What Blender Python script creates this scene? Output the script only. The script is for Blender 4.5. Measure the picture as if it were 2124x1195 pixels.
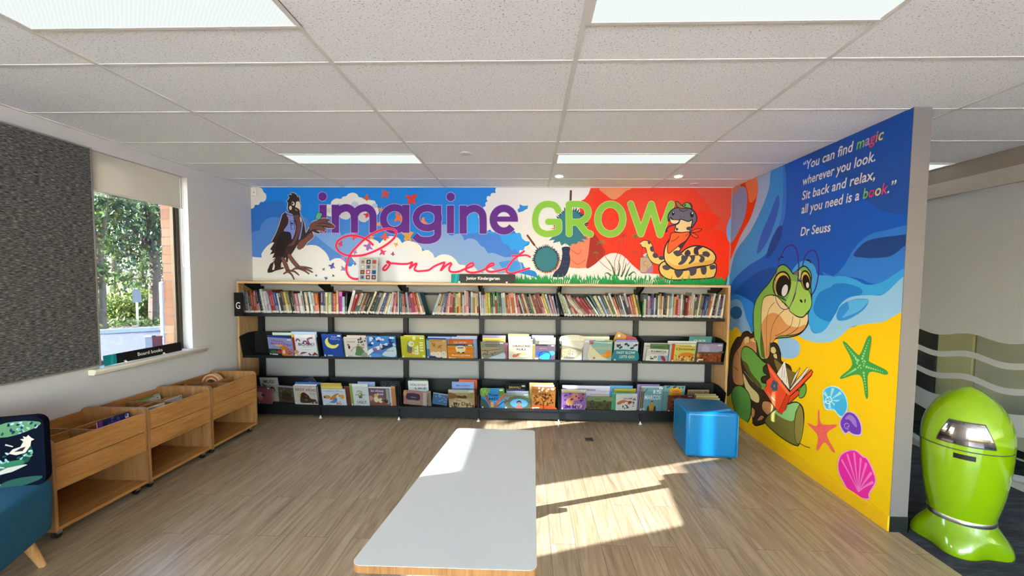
import bpy, bmesh, math, random
from mathutils import Vector, Matrix
from mathutils import noise as mnoise

for _o in list(bpy.data.objects):
    bpy.data.objects.remove(_o, do_unlink=True)
scene = bpy.context.scene
COL = scene.collection
PI = math.pi

# ------------------------------------------------------------------ camera
F_PX, YAW, PITCH, ROLL = 861.73, 0.03158, -0.05429, 0.0084
PPX, PPY = 1062 + 5.8, 597.5 + 27.4
EYE = Vector((0.0, 0.0, 1.602))
_f = Vector((-math.sin(YAW)*math.cos(PITCH), math.cos(YAW)*math.cos(PITCH), math.sin(PITCH)))
_r0 = Vector((math.cos(YAW), math.sin(YAW), 0))
_u0 = _r0.cross(_f)
_r = math.cos(ROLL)*_r0 + math.sin(ROLL)*_u0
_u = -math.sin(ROLL)*_r0 + math.cos(ROLL)*_u0
cd = bpy.data.cameras.new('camera')
cam = bpy.data.objects.new('camera', cd)
COL.objects.link(cam)
cam.matrix_world = Matrix(((_r.x, _u.x, -_f.x, EYE.x), (_r.y, _u.y, -_f.y, EYE.y), (_r.z, _u.z, -_f.z, EYE.z), (0, 0, 0, 1)))
cd.sensor_fit = 'HORIZONTAL'
cd.sensor_width = 36
cd.lens = F_PX/2124*36
cd.shift_x = -5.8/2124
cd.shift_y = 27.4/2124
cd.clip_start = 0.02
cd.clip_end = 300
scene.camera = cam

# ------------------------------------------------------------------ view, sky and sun
vs = scene.view_settings
scene.display_settings.display_device = 'sRGB'
vs.view_transform = 'Standard'
vs.look = 'None'
vs.gamma = 1.0
vs.use_curve_mapping = False
vs.exposure = 2.2
scene.cycles.use_denoising = True
scene.cycles.max_bounces = 10
scene.cycles.diffuse_bounces = 6
scene.cycles.transparent_max_bounces = 24
scene.cycles.sample_clamp_indirect = 6.0
scene.cycles.caustics_reflective = False
scene.cycles.caustics_refractive = False

SUN_AZ, SUN_SLOPE = 0.365, 0.340      # metres sideways and metres down for each metre into the room
world = bpy.data.worlds.new('daylight')
scene.world = world
world.use_nodes = True
wn = world.node_tree
wn.nodes.clear()
_sky = wn.nodes.new('ShaderNodeTexSky')
_sky.sky_type = 'NISHITA'
_sky.sun_disc = False
_sky.sun_elevation = math.atan(SUN_SLOPE/math.hypot(1, SUN_AZ))
_sky.sun_rotation = math.atan2(-1, -SUN_AZ)
_bg = wn.nodes.new('ShaderNodeBackground')
_bg.inputs['Strength'].default_value = 1.35
_wo = wn.nodes.new('ShaderNodeOutputWorld')
wn.links.new(_sky.outputs[0], _bg.inputs['Color'])
wn.links.new(_bg.outputs[0], _wo.inputs['Surface'])

sl = bpy.data.lights.new('sun', 'SUN')
sl.energy = 34.0
sl.angle = 0.009
sl.color = (1.0, 0.96, 0.94)
sun = bpy.data.objects.new('sun', sl)
COL.objects.link(sun)
sun.rotation_euler = Vector((1.0, SUN_AZ, -SUN_SLOPE)).to_track_quat('-Z', 'Y').to_euler()
sun.location = (-12, -3, 6)
LAMP_POWER = 0.21                       # brightness of the ceiling light diffusers

# ------------------------------------------------------------------ room dimensions (metres)
XL, XR, YB, CZ = -3.309, 2.333, 4.897, 2.664
YEND = 2.66          # near end of the mural wall
XP = 3.815           # frosted partition
YF = -4.2            # wall behind the camera

def ray(px, py):
    v = _r*((px-PPX)/F_PX) + _u*(-(py-PPY)/F_PX) + _f
    return v
def at_y(px, py, y):
    v = ray(px, py); t = y/v.y
    return EYE + v*t
def at_x(px, py, x):
    v = ray(px, py); t = x/v.x
    return EYE + v*t
def at_z(px, py, z):
    v = ray(px, py); t = (z-EYE.z)/v.z
    return EYE + v*t

# ------------------------------------------------------------------ helpers
def lin(c):
    return c/12.92 if c <= 0.04045 else ((c+0.055)/1.055)**2.4
def hx(h):
    h = h.lstrip('#')
    return tuple(lin(int(h[i:i+2], 16)/255) for i in (0, 2, 4))

class MB:
    """collects shapes into one mesh"""
    def __init__(s):
        s.v = []; s.f = []; s.m = []; s.c = []
    def face(s, pts, m=0, c=(1, 1, 1)):
        n = len(s.v); s.v += [tuple(p) for p in pts]
        s.f.append(tuple(range(n, n+len(pts)))); s.m.append(m); s.c.append(c)
    def box(s, a, b, m=0, c=(1, 1, 1)):
        x0, y0, z0 = a; x1, y1, z1 = b
        n = len(s.v)
        s.v += [(x0, y0, z0), (x1, y0, z0), (x1, y1, z0), (x0, y1, z0), (x0, y0, z1), (x1, y0, z1), (x1, y1, z1), (x0, y1, z1)]
        for q in ((0, 3, 2, 1), (4, 5, 6, 7), (0, 1, 5, 4), (1, 2, 6, 5), (2, 3, 7, 6), (3, 0, 4, 7)):
            s.f.append(tuple(n+i for i in q)); s.m.append(m); s.c.append(c)
    def prism(s, pts, d, m=0, c=(1, 1, 1), mcap=None):
        """closed outline of 3d points swept along d"""
        n = len(s.v); k = len(pts); d = Vector(d)
        s.v += [tuple(Vector(p)) for p in pts]+[tuple(Vector(p)+d) for p in pts]
        mc = m if mcap is None else mcap
        s.f.append(tuple(range(n+k-1, n-1, -1))); s.m.append(mc); s.c.append(c)
        s.f.append(tuple(range(n+k, n+2*k))); s.m.append(mc); s.c.append(c)
        for i in range(k):
            j = (i+1) % k
            s.f.append((n+i, n+j, n+k+j, n+k+i)); s.m.append(m); s.c.append(c)
    def tube(s, path, r, n=8, m=0, c=(1, 1, 1), caps=True):
        path = [Vector(p) for p in path]
        rs = r if isinstance(r, (list, tuple)) else [r]*len(path)
        base = len(s.v); up = None
        for i, p in enumerate(path):
            t = (path[min(i+1, len(path)-1)]-path[max(i-1, 0)]).normalized()
            if up is None:
                up = Vector((0, 0, 1)) if abs(t.z) < 0.9 else Vector((1, 0, 0))
            a = t.cross(up)
            a = a.normalized() if a.length > 1e-6 else t.orthogonal().normalized()
            b = a.cross(t).normalized(); up = b
            for k in range(n):
                w = 2*PI*k/n
                s.v.append(tuple(p+(a*math.cos(w)+b*math.sin(w))*rs[i]))
        for i in range(len(path)-1):
            for k in range(n):
                k2 = (k+1) % n
                s.f.append((base+i*n+k, base+i*n+k2, base+(i+1)*n+k2, base+(i+1)*n+k)); s.m.append(m); s.c.append(c)
        if caps:
            s.f.append(tuple(base+k for k in range(n-1, -1, -1))); s.m.append(m); s.c.append(c)
            e = base+(len(path)-1)*n
            s.f.append(tuple(e+k for k in range(n))); s.m.append(m); s.c.append(c)
    def lathe(s, prof, o=(0, 0, 0), n=32, m=0, c=(1, 1, 1), rmod=None):
        """profile of (r, z)"""
        base = len(s.v)
        for (r, z) in prof:
            for k in range(n):
                w = 2*PI*k/n
                rr = r*(rmod(w, z) if rmod else 1)
                s.v.append((o[0]+rr*math.cos(w), o[1]+rr*math.sin(w), o[2]+z))
        for i in range(len(prof)-1):
            for k in range(n):
                k2 = (k+1) % n
                s.f.append((base+i*n+k, base+i*n+k2, base+(i+1)*n+k2, base+(i+1)*n+k)); s.m.append(m); s.c.append(c)
        s.f.append(tuple(base+k for k in range(n-1, -1, -1))); s.m.append(m); s.c.append(c)
        e = base+(len(prof)-1)*n
        s.f.append(tuple(e+k for k in range(n))); s.m.append(m); s.c.append(c)
    def sphere(s, o, r, m=0, c=(1, 1, 1), n=12, k=8):
        r = r if isinstance(r, (list, tuple)) else (r, r, r)
        base = len(s.v)
        for i in range(k+1):
            a = PI*i/k
            for j in range(n):
                w = 2*PI*j/n
                s.v.append((o[0]+r[0]*math.sin(a)*math.cos(w), o[1]+r[1]*math.sin(a)*math.sin(w), o[2]-r[2]*math.cos(a)))
        for i in range(k):
            for j in range(n):
                j2 = (j+1) % n
                s.f.append((base+i*n+j, base+i*n+j2, base+(i+1)*n+j2, base+(i+1)*n+j)); s.m.append(m); s.c.append(c)
    def build(s, name, mats, parent=None, bevel=0, seg=2, smooth=False, colour=False, local=False):
        me = bpy.data.meshes.new(name)
        me.from_pydata(s.v, [], s.f)
        if not isinstance(mats, (list, tuple)):
            mats = [mats]
        for q in mats:
            me.materials.append(q)
        me.polygons.foreach_set('material_index', s.m)
        if colour:
            at = me.color_attributes.new('Col', 'FLOAT_COLOR', 'CORNER')
            buf = []
            for f, c in zip(s.f, s.c):
                buf += [c[0], c[1], c[2], 1.0]*len(f)
            at.data.foreach_set('color', buf)
        if smooth:
            me.polygons.foreach_set('use_smooth', [True]*len(s.f))
        me.update()
        if smooth:
            try:
                me.set_sharp_from_angle(angle=math.radians(38))
            except Exception:
                pass
        o = bpy.data.objects.new(name, me)
        COL.objects.link(o)
        if parent is not None:
            o.parent = parent
            if not local:
                o.matrix_parent_inverse = Matrix.Translation(-parent.location)
        if bevel:
            b = o.modifiers.new('bevel', 'BEVEL')
            b.width = bevel; b.segments = seg; b.limit_method = 'ANGLE'; b.angle_limit = math.radians(40)
            b.harden_normals = False
            me.polygons.foreach_set('use_smooth', [True]*len(s.f))
            try:
                me.set_sharp_from_angle(angle=math.radians(60))
            except Exception:
                pass
        return o

def thing(name, label, cat, loc=(0, 0, 0), rotz=0, group=None):
    o = bpy.data.objects.new(name, None)
    COL.objects.link(o)
    o.empty_display_size = 0.1
    o.location = loc
    o.rotation_euler = (0, 0, rotz)
    return tag(o, label, cat, group)
def tag(o, label, cat, group=None, kind=None):
    o['label'] = label
    o['category'] = cat
    if group:
        o['group'] = group
    if kind:
        o['kind'] = kind
    return o
def struct(o):
    o['kind'] = 'structure'
    return o

# ------------------------------------------------------------------ materials
def mat(name, col=(0.5, 0.5, 0.5), rough=0.5, metal=0.0, spec=0.5):
    m = bpy.data.materials.new(name)
    m.use_nodes = True
    b = m.node_tree.nodes['Principled BSDF']
    if isinstance(col, str):
        col = hx(col)
    b.inputs['Base Color'].default_value = (*col, 1)
    b.inputs['Roughness'].default_value = rough
    b.inputs['Metallic'].default_value = metal
    b.inputs['Specular IOR Level'].default_value = spec
    return m
def nd(m, t, **kw):
    n = m.node_tree.nodes.new(t)
    for k, v in kw.items():
        if k.startswith('_'):
            setattr(n, k[1:], v)
        else:
            n.inputs[k.replace('__', ' ')].default_value = v
    return n
def lk(m, a, b):
    m.node_tree.links.new(a, b)
def bsdf(m):
    return m.node_tree.nodes['Principled BSDF']
def coords(m, scale=(1, 1, 1), which='Object', rot=(0, 0, 0)):
    tc = nd(m, 'ShaderNodeTexCoord')
    mp = nd(m, 'ShaderNodeMapping')
    mp.inputs['Scale'].default_value = scale
    mp.inputs['Rotation'].default_value = rot
    lk(m, tc.outputs[which], mp.inputs['Vector'])
    return mp.outputs['Vector']
def ramp(m, src, stops):
    r = nd(m, 'ShaderNodeValToRGB')
    e = r.color_ramp.elements
    while len(e) < len(stops):
        e.new(0.5)
    for i, (p, c) in enumerate(stops):
        e[i].position = p
        e[i].color = (*(hx(c) if isinstance(c, str) else c), 1)
    lk(m, src, r.inputs['Fac'])
    return r.outputs['Color']
def bump(m, src, strength=0.2, dist=0.002):
    b = nd(m, 'ShaderNodeBump', Strength=strength, Distance=dist)
    lk(m, src, b.inputs['Height'])
    lk(m, b.outputs[0], bsdf(m).inputs['Normal'])

def wood(name, dark, mid, light, axis='Y', rough=0.42, fine=1.0):
    """laminate with the grain running along one axis"""
    m = mat(name, mid, rough)
    k = {'X': (1.2, 16, 16), 'Y': (16, 1.2, 16), 'Z': (16, 16, 1.2)}[axis]
    v = coords(m, k)
    n1 = nd(m, 'ShaderNodeTexNoise', Scale=1.6*fine, Detail=6, Roughness=0.6, Distortion=0.6)
    lk(m, v, n1.inputs['Vector'])
    n2 = nd(m, 'ShaderNodeTexNoise', Scale=9*fine, Detail=4, Roughness=0.7)
    lk(m, v, n2.inputs['Vector'])
    mx = nd(m, 'ShaderNodeMix', _data_type='FLOAT')
    mx.inputs[0].default_value = 0.4
    lk(m, n1.outputs['Fac'], mx.inputs[2]); lk(m, n2.outputs['Fac'], mx.inputs[3])
    c = ramp(m, mx.outputs[0], [(0.30, dark), (0.5, mid), (0.7, light)])
    lk(m, c, bsdf(m).inputs['Base Color'])
    return m

M = {}
M['wall'] = mat('wall_paint', '#c5c2bf', 0.7)
_v = coords(M['wall'], (1, 1, 1))
_n = nd(M['wall'], 'ShaderNodeTexNoise', Scale=220, Detail=2)
lk(M['wall'], _v, _n.inputs['Vector'])
bump(M['wall'], _n.outputs['Fac'], 0.12, 0.001)
M['white'] = mat('white_paint', '#dedbd5', 0.45)
M['trim'] = mat('trim_paint', '#d2c9b8', 0.45)
M['black'] = mat('black_powder_coat', '#070707', 0.5, 0.0, 0.3)
M['black_gloss'] = mat('black_plastic', '#060606', 0.4, 0.0, 0.3)
M['steel'] = mat('steel', '#b8b8b6', 0.3, 1.0)
M['darksteel'] = mat('dark_steel', '#44484a', 0.35, 0.9)
M['rubber'] = mat('rubber', '#1b1b1c', 0.7)
M['plastic'] = mat('white_plastic', '#e6e4de', 0.4)
M['cream'] = mat('cream_fabric', '#d6d0c2', 0.85)
M['grid'] = mat('ceiling_grid_paint', '#d2cec9', 0.5)
M['alu'] = mat('bronze_aluminium', '#4e443c', 0.35, 0.6)
M['oak'] = wood('oak_laminate', '#7d4f22', '#a8733a', '#c08d50', 'Y')
M['oak_x'] = wood('oak_laminate_cross', '#6e4724', '#95683c', '#ab7d4c', 'Z')
M['oak_in'] = wood('oak_laminate_panel', '#6a4320', '#8c5f30', '#a37540', 'X')
M['ash_x'] = wood('shelf_laminate', '#94734a', '#b8966a', '#c9ab80', 'X')
M['ash_z'] = wood('shelf_end_laminate', '#86663f', '#ab8558', '#c09d70', 'Z')
M['beech'] = wood('beech', '#a8773f', '#c99a5c', '#dbb47c', 'Z')

def painted(name, gain, rough):
    """printed colour carried by the faces"""
    m = mat(name, '#ffffff', rough)
    a = nd(m, 'ShaderNodeVertexColor', _layer_name='Col')
    g = nd(m, 'ShaderNodeVectorMath', _operation='SCALE')
    g.inputs['Scale'].default_value = gain
    lk(m, a.outputs['Color'], g.inputs[0])
    lk(m, g.outputs[0], bsdf(m).inputs['Base Color'])
    return m
M['ink'] = painted('printed_ink', 0.78, 0.55)
bsdf(M['ink']).inputs['Specular IOR Level'].default_value = 0.22
M['cover'] = painted('book_cover', 0.66, 0.4)
bsdf(M['cover']).inputs['Specular IOR Level'].default_value = 0.28
M['pages'] = mat('page_edges', '#a09a8c', 0.8)

def glass_mat(name, tint=(1, 1, 1), gloss=0.08, rough=0.02):
    """clear sheet: mostly see-through, with a faint reflection"""
    m = bpy.data.materials.new(name)
    m.use_nodes = True
    t = m.node_tree; t.nodes.clear()
    o = t.nodes.new('ShaderNodeOutputMaterial')
    a = t.nodes.new('ShaderNodeBsdfTransparent'); a.inputs[0].default_value = (*tint, 1)
    g = t.nodes.new('ShaderNodeBsdfGlossy'); g.inputs['Roughness'].default_value = rough
    fr = t.nodes.new('ShaderNodeLayerWeight'); fr.inputs['Blend'].default_value = 0.5
    mx = t.nodes.new('ShaderNodeMixShader')
    pw = t.nodes.new('ShaderNodeMath'); pw.operation = 'POWER'; pw.inputs[1].default_value = 3.0
    mt = t.nodes.new('ShaderNodeMath'); mt.operation = 'MULTIPLY_ADD'; mt.inputs[1].default_value = 0.6; mt.inputs[2].default_value = gloss*0.4
    mt.use_clamp = True
    t.links.new(fr.outputs['Facing'], pw.inputs[0]); t.links.new(pw.outputs[0], mt.inputs[0])
    t.links.new(mt.outputs[0], mx.inputs[0])
    t.links.new(a.outputs[0], mx.inputs[1]); t.links.new(g.outputs[0], mx.inputs[2])
    t.links.new(mx.outputs[0], o.inputs['Surface'])
    return m
M['glass'] = glass_mat('window_glass', (0.50, 0.53, 0.56), 0.06)
M['acrylic'] = glass_mat('clear_acrylic', (0.90, 0.91, 0.92), 0.05, 0.06)
M['clear_glass'] = glass_mat('partition_glass', (0.92, 0.94, 0.92), 0.05)

def emit(name, col, power):
    m = bpy.data.materials.new(name)
    m.use_nodes = True
    t = m.node_tree; t.nodes.clear()
    o = t.nodes.new('ShaderNodeOutputMaterial')
    e = t.nodes.new('ShaderNodeEmission')
    e.inputs[0].default_value = (*col, 1); e.inputs[1].default_value = power
    t.links.new(e.outputs[0], o.inputs['Surface'])
    return m
# ================================================================== ROOM SHELL
# floor: vinyl planks running towards the shelves
mf = M['floor'] = mat('vinyl_planks', '#8a765d', 0.32)
_v = coords(mf, (1, 1, 1), 'Object', (0, 0, PI/2))
_b = nd(mf, 'ShaderNodeTexBrick', Scale=1.0, Mortar__Size=0.0012, Brick__Width=1.22, Row__Height=0.152, Mortar__Smooth=0.2, Bias=0.0)
_b.offset = 0.37
_b.inputs['Color1'].default_value = (0.10, 0.10, 0.10, 1)
_b.inputs['Color2'].default_value = (0.85, 0.85, 0.85, 1)
_b.inputs['Mortar'].default_value = (0.0, 0.0, 0.0, 1)
lk(mf, _v, _b.inputs['Vector'])
_g = coords(mf, (13, 0.9, 1))
_n1 = nd(mf, 'ShaderNodeTexNoise', Scale=1.3, Detail=8, Roughness=0.6, Distortion=2.2)
_add = nd(mf, 'ShaderNodeVectorMath', _operation='ADD')
_sc = nd(mf, 'ShaderNodeVectorMath', _operation='SCALE')
_sc.inputs['Scale'].default_value = 7.0
lk(mf, _b.outputs['Color'], _sc.inputs[0])
lk(mf, _g, _add.inputs[0]); lk(mf, _sc.outputs[0], _add.inputs[1])
lk(mf, _add.outputs[0], _n1.inputs['Vector'])
_c = ramp(mf, _n1.outputs['Fac'], [(0.25, '#79664c'), (0.42, '#968064'), (0.55, '#a79174'), (0.75, '#b8a387')])
_hs = nd(mf, 'ShaderNodeMix', _data_type='RGBA', _blend_type='MULTIPLY')
_hs.inputs[0].default_value = 0.55
_tone = ramp(mf, _b.outputs['Color'], [(0.0, '#e2dcd2'), (1.0, '#ffffff')])
lk(mf, _c, _hs.inputs[6]); lk(mf, _tone, _hs.inputs[7])
_mm = nd(mf, 'ShaderNodeMix', _data_type='RGBA')
lk(mf, _b.outputs['Fac'], _mm.inputs[0]); lk(mf, _hs.outputs[2], _mm.inputs[6])
_mm.inputs[7].default_value = (*hx('#4a3d30'), 1)
lk(mf, _mm.outputs[2], bsdf(mf).inputs['Base Color'])
bump(mf, _n1.outputs['Fac'], 0.12, 0.001)

XV = 2.39
b = MB(); b.box((XL-0.2, YF, -0.06), (XV, YB+0.1, 0.0))
struct(b.build('floor', mf))

mc = M['carpet'] = mat('carpet', '#1c2230', 0.95)
_v = coords(mc, (1.2, 6, 1), 'Object', (0, 0, 0.5))
_n = nd(mc, 'ShaderNodeTexNoise', Scale=3.0, Detail=6, Roughness=0.7)
lk(mc, _v, _n.inputs['Vector'])
lk(mc, ramp(mc, _n.outputs['Fac'], [(0.38, '#10151f'), (0.52, '#232833'), (0.6, '#3c3f42'), (0.7, '#171d2a')]), bsdf(mc).inputs['Base Color'])
b = MB(); b.box((XV, YF, -0.06), (XP+4.0, YB+3.0, -0.004))
o = struct(b.build('floor_carpet', mc))

# ceiling tiles and grid
mt = M['tile'] = mat('mineral_tile', '#eaeaeb', 0.85)
_v = coords(mt, (1, 1, 1))
_vo = nd(mt, 'ShaderNodeTexNoise', Scale=95, Detail=3, Roughness=0.75)
_v2 = coords(mt, (1, 1.6, 1))
lk(mt, _v2, _vo.inputs['Vector'])
_pits = ramp(mt, _vo.outputs['Fac'], [(0.355, '#6d6963'), (0.40, '#e7e7e8'), (1.0, '#ececed')])
lk(mt, _pits, bsdf(mt).inputs['Base Color'])
bump(mt, _vo.outputs['Fac'], 0.25, 0.002)
XC = XP+0.0
b = MB(); b.box((XL-0.2, YF-0.2, CZ), (XP+4.0, YB+3.2, CZ+0.12))
struct(b.build('ceiling', mt))
GX, GY = -2.1806, 2.0936
b = MB()
for i in range(-1, 6):
    x = GX+1.2*i
    if XL+0.05 < x < XP-0.05:
        y1 = YB if x < XR else YB
        b.box((x-0.012, YF, CZ-0.004), (x+0.012, y1, CZ))
xs = [XL]+[GX+1.2*i for i in range(0, 6) if GX+1.2*i < XP-0.05]+[XP]
for j in range(-10, 6):
    y = GY+0.6*j
    if YF < y < YB:
        for xa, xb in zip(xs[:-1], xs[1:]):
            b.box((xa+0.012, y-0.011, CZ-0.003), (xb-0.012, y+0.011, CZ))
b.box((XL, YF, CZ-0.005), (XL+0.02, YB, CZ))
b.box((XL, YB-0.02, CZ-0.005), (XR, YB, CZ))
struct(b.build('ceiling_grid', M['grid']))

# back wall
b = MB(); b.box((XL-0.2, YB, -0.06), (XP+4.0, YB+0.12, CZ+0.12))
struct(b.build('wall_back', mat('shaded_wall_paint', '#8d8986', 0.7)))  # same paint as the other walls, darkened for the shade behind the shelves

# left wall with its two window openings
WA0, WA1, WB0, WB1, WZ0, WZ1 = 3.078, 3.975, 1.0, 1.92, 0.885, 2.55
b = MB()
T = 0.15
for (y0, y1, z0, z1) in ((YF, WB0, -0.06, CZ+0.1), (WB1, WA0, -0.06, CZ+0.1), (WA1, YB, -0.06, CZ+0.1),
                         (WB0, WB1, -0.06, WZ0), (WA0, WA1, -0.06, WZ0), (WB0, WB1, WZ1, CZ+0.1), (WA0, WA1, WZ1, CZ+0.1)):
    b.box((XL-T, y0, z0), (XL, y1, z1))
struct(b.build('wall_left', M['wall']))

# mural wall on the right: a stub wall that ends beside the carpet
b = MB(); b.box((XR, YEND, -0.06), (XR+0.11, YB, CZ+0.02))
struct(b.build('wall_right', mat('dimmed_wall_paint', '#67625f', 0.6)))  # white wall with the dimness of its near end put into the colour
b = MB(); b.box((XR-0.001, YEND-0.006, 0.0), (XR+0.117, YEND, 0.1))
b.box((XR+0.11, YEND-0.006, 0.0), (XR+0.117, YB, 0.1))
struct(b.build('trim_1', M['darksteel']))
b = MB(); b.box((XR-0.012, YEND-0.0005, 0.0), (XR-0.0002, YB, 0.105), 0)
struct(b.build('baseboard_right', mat('yellow_paint', '#d9a800', 0.45), bevel=0.003))

# wall behind the camera with a broad window, and the far side of the library
b = MB()
b.box((XL-0.2, YF-0.15, -0.06), (XP+4.0, YF, 0.7)); b.box((XL-0.2, YF-0.15, 2.45), (XP+4.0, YF, CZ+0.1))
for x in (-3.5, -0.6, 2.2):
    b.box((x, YF-0.15, 0.7), (x+0.22, YF, 2.45))
b.box((XP-0.05, YF-0.15, 0.7), (XP+4.0, YF, 2.45))
struct(b.build('wall_front', M['wall']))

# ---------------------------------------------------------------- windows in the left wall
def window(n, y0, y1, parts=True, mullion=None):
    xg = XL-0.105
    b = MB()
    fw = 0.035
    b.box((xg-0.05, y0, WZ0), (xg+0.012, y0+fw, WZ1)); b.box((xg-0.05, y1-fw, WZ0), (xg+0.012, y1, WZ1))
    b.box((xg-0.05, y0+fw, WZ1-fw), (xg+0.012, y1-fw, WZ1)); b.box((xg-0.05, y0+fw, WZ0), (xg+0.012, y1-fw, WZ0+0.03))
    b.box((xg-0.03, y1-fw-0.022, WZ0+0.03), (xg+0.0, y1-fw, WZ1-fw))
    if mullion:
        b.box((xg-0.04, mullion-0.02, WZ0), (xg+0.02, mullion+0.02, WZ1))
    w = b.build('window_%d' % n, M['alu'], bevel=0.002)
    struct(w)
    g = MB(); g.box((xg-0.022, y0+fw, WZ0+0.03), (xg-0.018, y1-fw-0.02, WZ1-fw))
    g.build('glass_pane', M['glass'], w)
    return w
window(1, WA0, WA1)
window(2, WB0, WB1)

def sill(n, y0, y1):
    b = MB()
    z = WZ0
    prof = [(0.0, z+0.004), (0.05, z+0.004), (0.062, z-0.004), (0.062, z-0.02), (0.054, z-0.026), (0.054, z-0.034), (0.044, z-0.042), (0.0, z-0.042)]
    b.prism([(XL+px, y0, pz) for px, pz in prof], (0, y1-y0, 0))
    s = struct(b.build('trim_%d' % n, M['trim'], bevel=0.003))
    return s
sill(2, WA0-0.085, WA1+0.125)
sill(3, WB0-0.1, WB1+0.1)

# brick outer leaf around the windows
mb = M['brick'] = mat('brick', '#a8745a', 0.85)
_v = coords(mb, (1, 1, 1), 'Object', (PI/2, 0, 0))
_b = nd(mb, 'ShaderNodeTexBrick', Scale=1.0, Mortar__Size=0.006, Brick__Width=0.23, Row__Height=0.086)
_b.inputs['Color1'].default_value = (*hx('#c08a6c'), 1)
_b.inputs['Color2'].default_value = (*hx('#a06848'), 1)
_b.inputs['Mortar'].default_value = (*hx('#7a6a60'), 1)
lk(mb, _v, _b.inputs['Vector'])
lk(mb, _b.outputs['Color'], bsdf(mb).inputs['Base Color'])
b = MB()
xo = XL-T
for (y0, y1, z0, z1) in ((WA1-0.02, YB+0.5, -0.3, CZ+0.1), (WB1+0.03, WA0-0.03, -0.3, CZ+0.1), (YF, WB0-0.03, -0.3, CZ+0.1)):
    b.box((xo-0.11, y0, z0), (xo-0.004, y1, z1))
struct(b.build('wall_outer', mb))

# ---------------------------------------------------------------- frosted partition of the office on the right
PZ = 2.39
b = MB()
b.box((XP, YF, PZ+0.13), (XP+0.09, YB, CZ))
struct(b.build('wall_bulkhead', mat('bulkhead_paint', '#857c6e', 0.7)))
b = MB()
b.box((XP-0.01, YF, PZ), (XP+0.1, YB, PZ+0.13))
b.box((XP, YF, 0.0), (XP+0.06, YB, 0.05))
struct(b.build('trim_4', mat('grey_rail', '#a5a098', 0.5)))
b = MB(); b.box((XP+0.03, YF, 0.05), (XP+0.04, YB, PZ))
part = struct(b.build('wall_partition', M['clear_glass']))
mfr = M['frost'] = bpy.data.materials.new('frosted_film')
mfr.use_nodes = True
_t = mfr.node_tree
_pb = _t.nodes['Principled BSDF']
_pb.inputs['Base Color'].default_value = (*hx('#cdd1d6'), 1)
_pb.inputs['Roughness'].default_value = 0.6
_tl = _t.nodes.new('ShaderNodeBsdfTranslucent'); _tl.inputs[0].default_value = (*hx('#d4d8dc'), 1)
_ms = _t.nodes.new('ShaderNodeMixShader'); _ms.inputs[0].default_value = 0.45
_t.links.new(_pb.outputs[0], _ms.inputs[1]); _t.links.new(_tl.outputs[0], _ms.inputs[2])
_t.links.new(_ms.outputs[0], _t.nodes['Material Output'].inputs['Surface'])
def wave(y):
    return 0.022*math.sin(2*PI*(y-3.02)/0.56)
b = MB()
ys = [YF+(YB-YF)*i/260 for i in range(261)]
def film(zlo, zhi):
    for ya, yb in zip(ys[:-1], ys[1:]):
        lo = (zlo+wave(ya), zlo+wave(yb)) if zlo is not None else (0.05, 0.05)
        hi = (zhi+wave(ya), zhi+wave(yb)) if zhi is not None else (PZ, PZ)
        b.face([(XP+0.028, ya, lo[0]), (XP+0.028, yb, lo[1]), (XP+0.028, yb, hi[1]), (XP+0.028, ya, hi[0])])
film(1.135, None)
film(0.930, 0.982)
film(0.728, 0.780)
film(0.40, 0.575)
film(0.05, 0.10)
o = b.build('frosted_film', mfr, part)
# the office behind it
b = MB(); b.box((XP+3.4, YF, -0.06), (XP+3.5, YB+2.8, CZ)); b.box((XP+0.1, YB+2.7, -0.06), (XP+3.5, YB+2.8, CZ))
struct(b.build('wall_office', mat('office_paint', '#8f8d80', 0.7)))

# screens and a dark cupboard standing close behind the glass
def office_panel(name, px0, px1, col, label, x=4.45, z1=1.75):
    ya, yb = at_x(px0, 720, x).y, at_x(px1, 720, x).y
    b = MB(); b.box((x, min(ya, yb)+0.004, 0.0), (x+0.05, max(ya, yb)-0.004, z1))
    t = tag(b.build(name, mat(name+'_finish', col, 0.6), bevel=0.004), label, 'office screen')
    b = MB(); b.box((x-0.004, min(ya, yb)+0.03, 0.02), (x, max(ya, yb)-0.03, 0.09)); b.build('kick_rail', M['darksteel'], t)
office_panel('office_cupboard', 1880, 1943, '#0d0d0e', 'dark cupboard behind the clear wavy glass, beside the mural wall end')
office_panel('office_screen', 1944, 2019, '#c2bd98', 'olive screen behind the wavy glass above the litter bin')
office_panel('office_screen', 2024, 2300, '#b4b4a6', 'grey green screen behind the wavy glass at the right edge')
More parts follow.
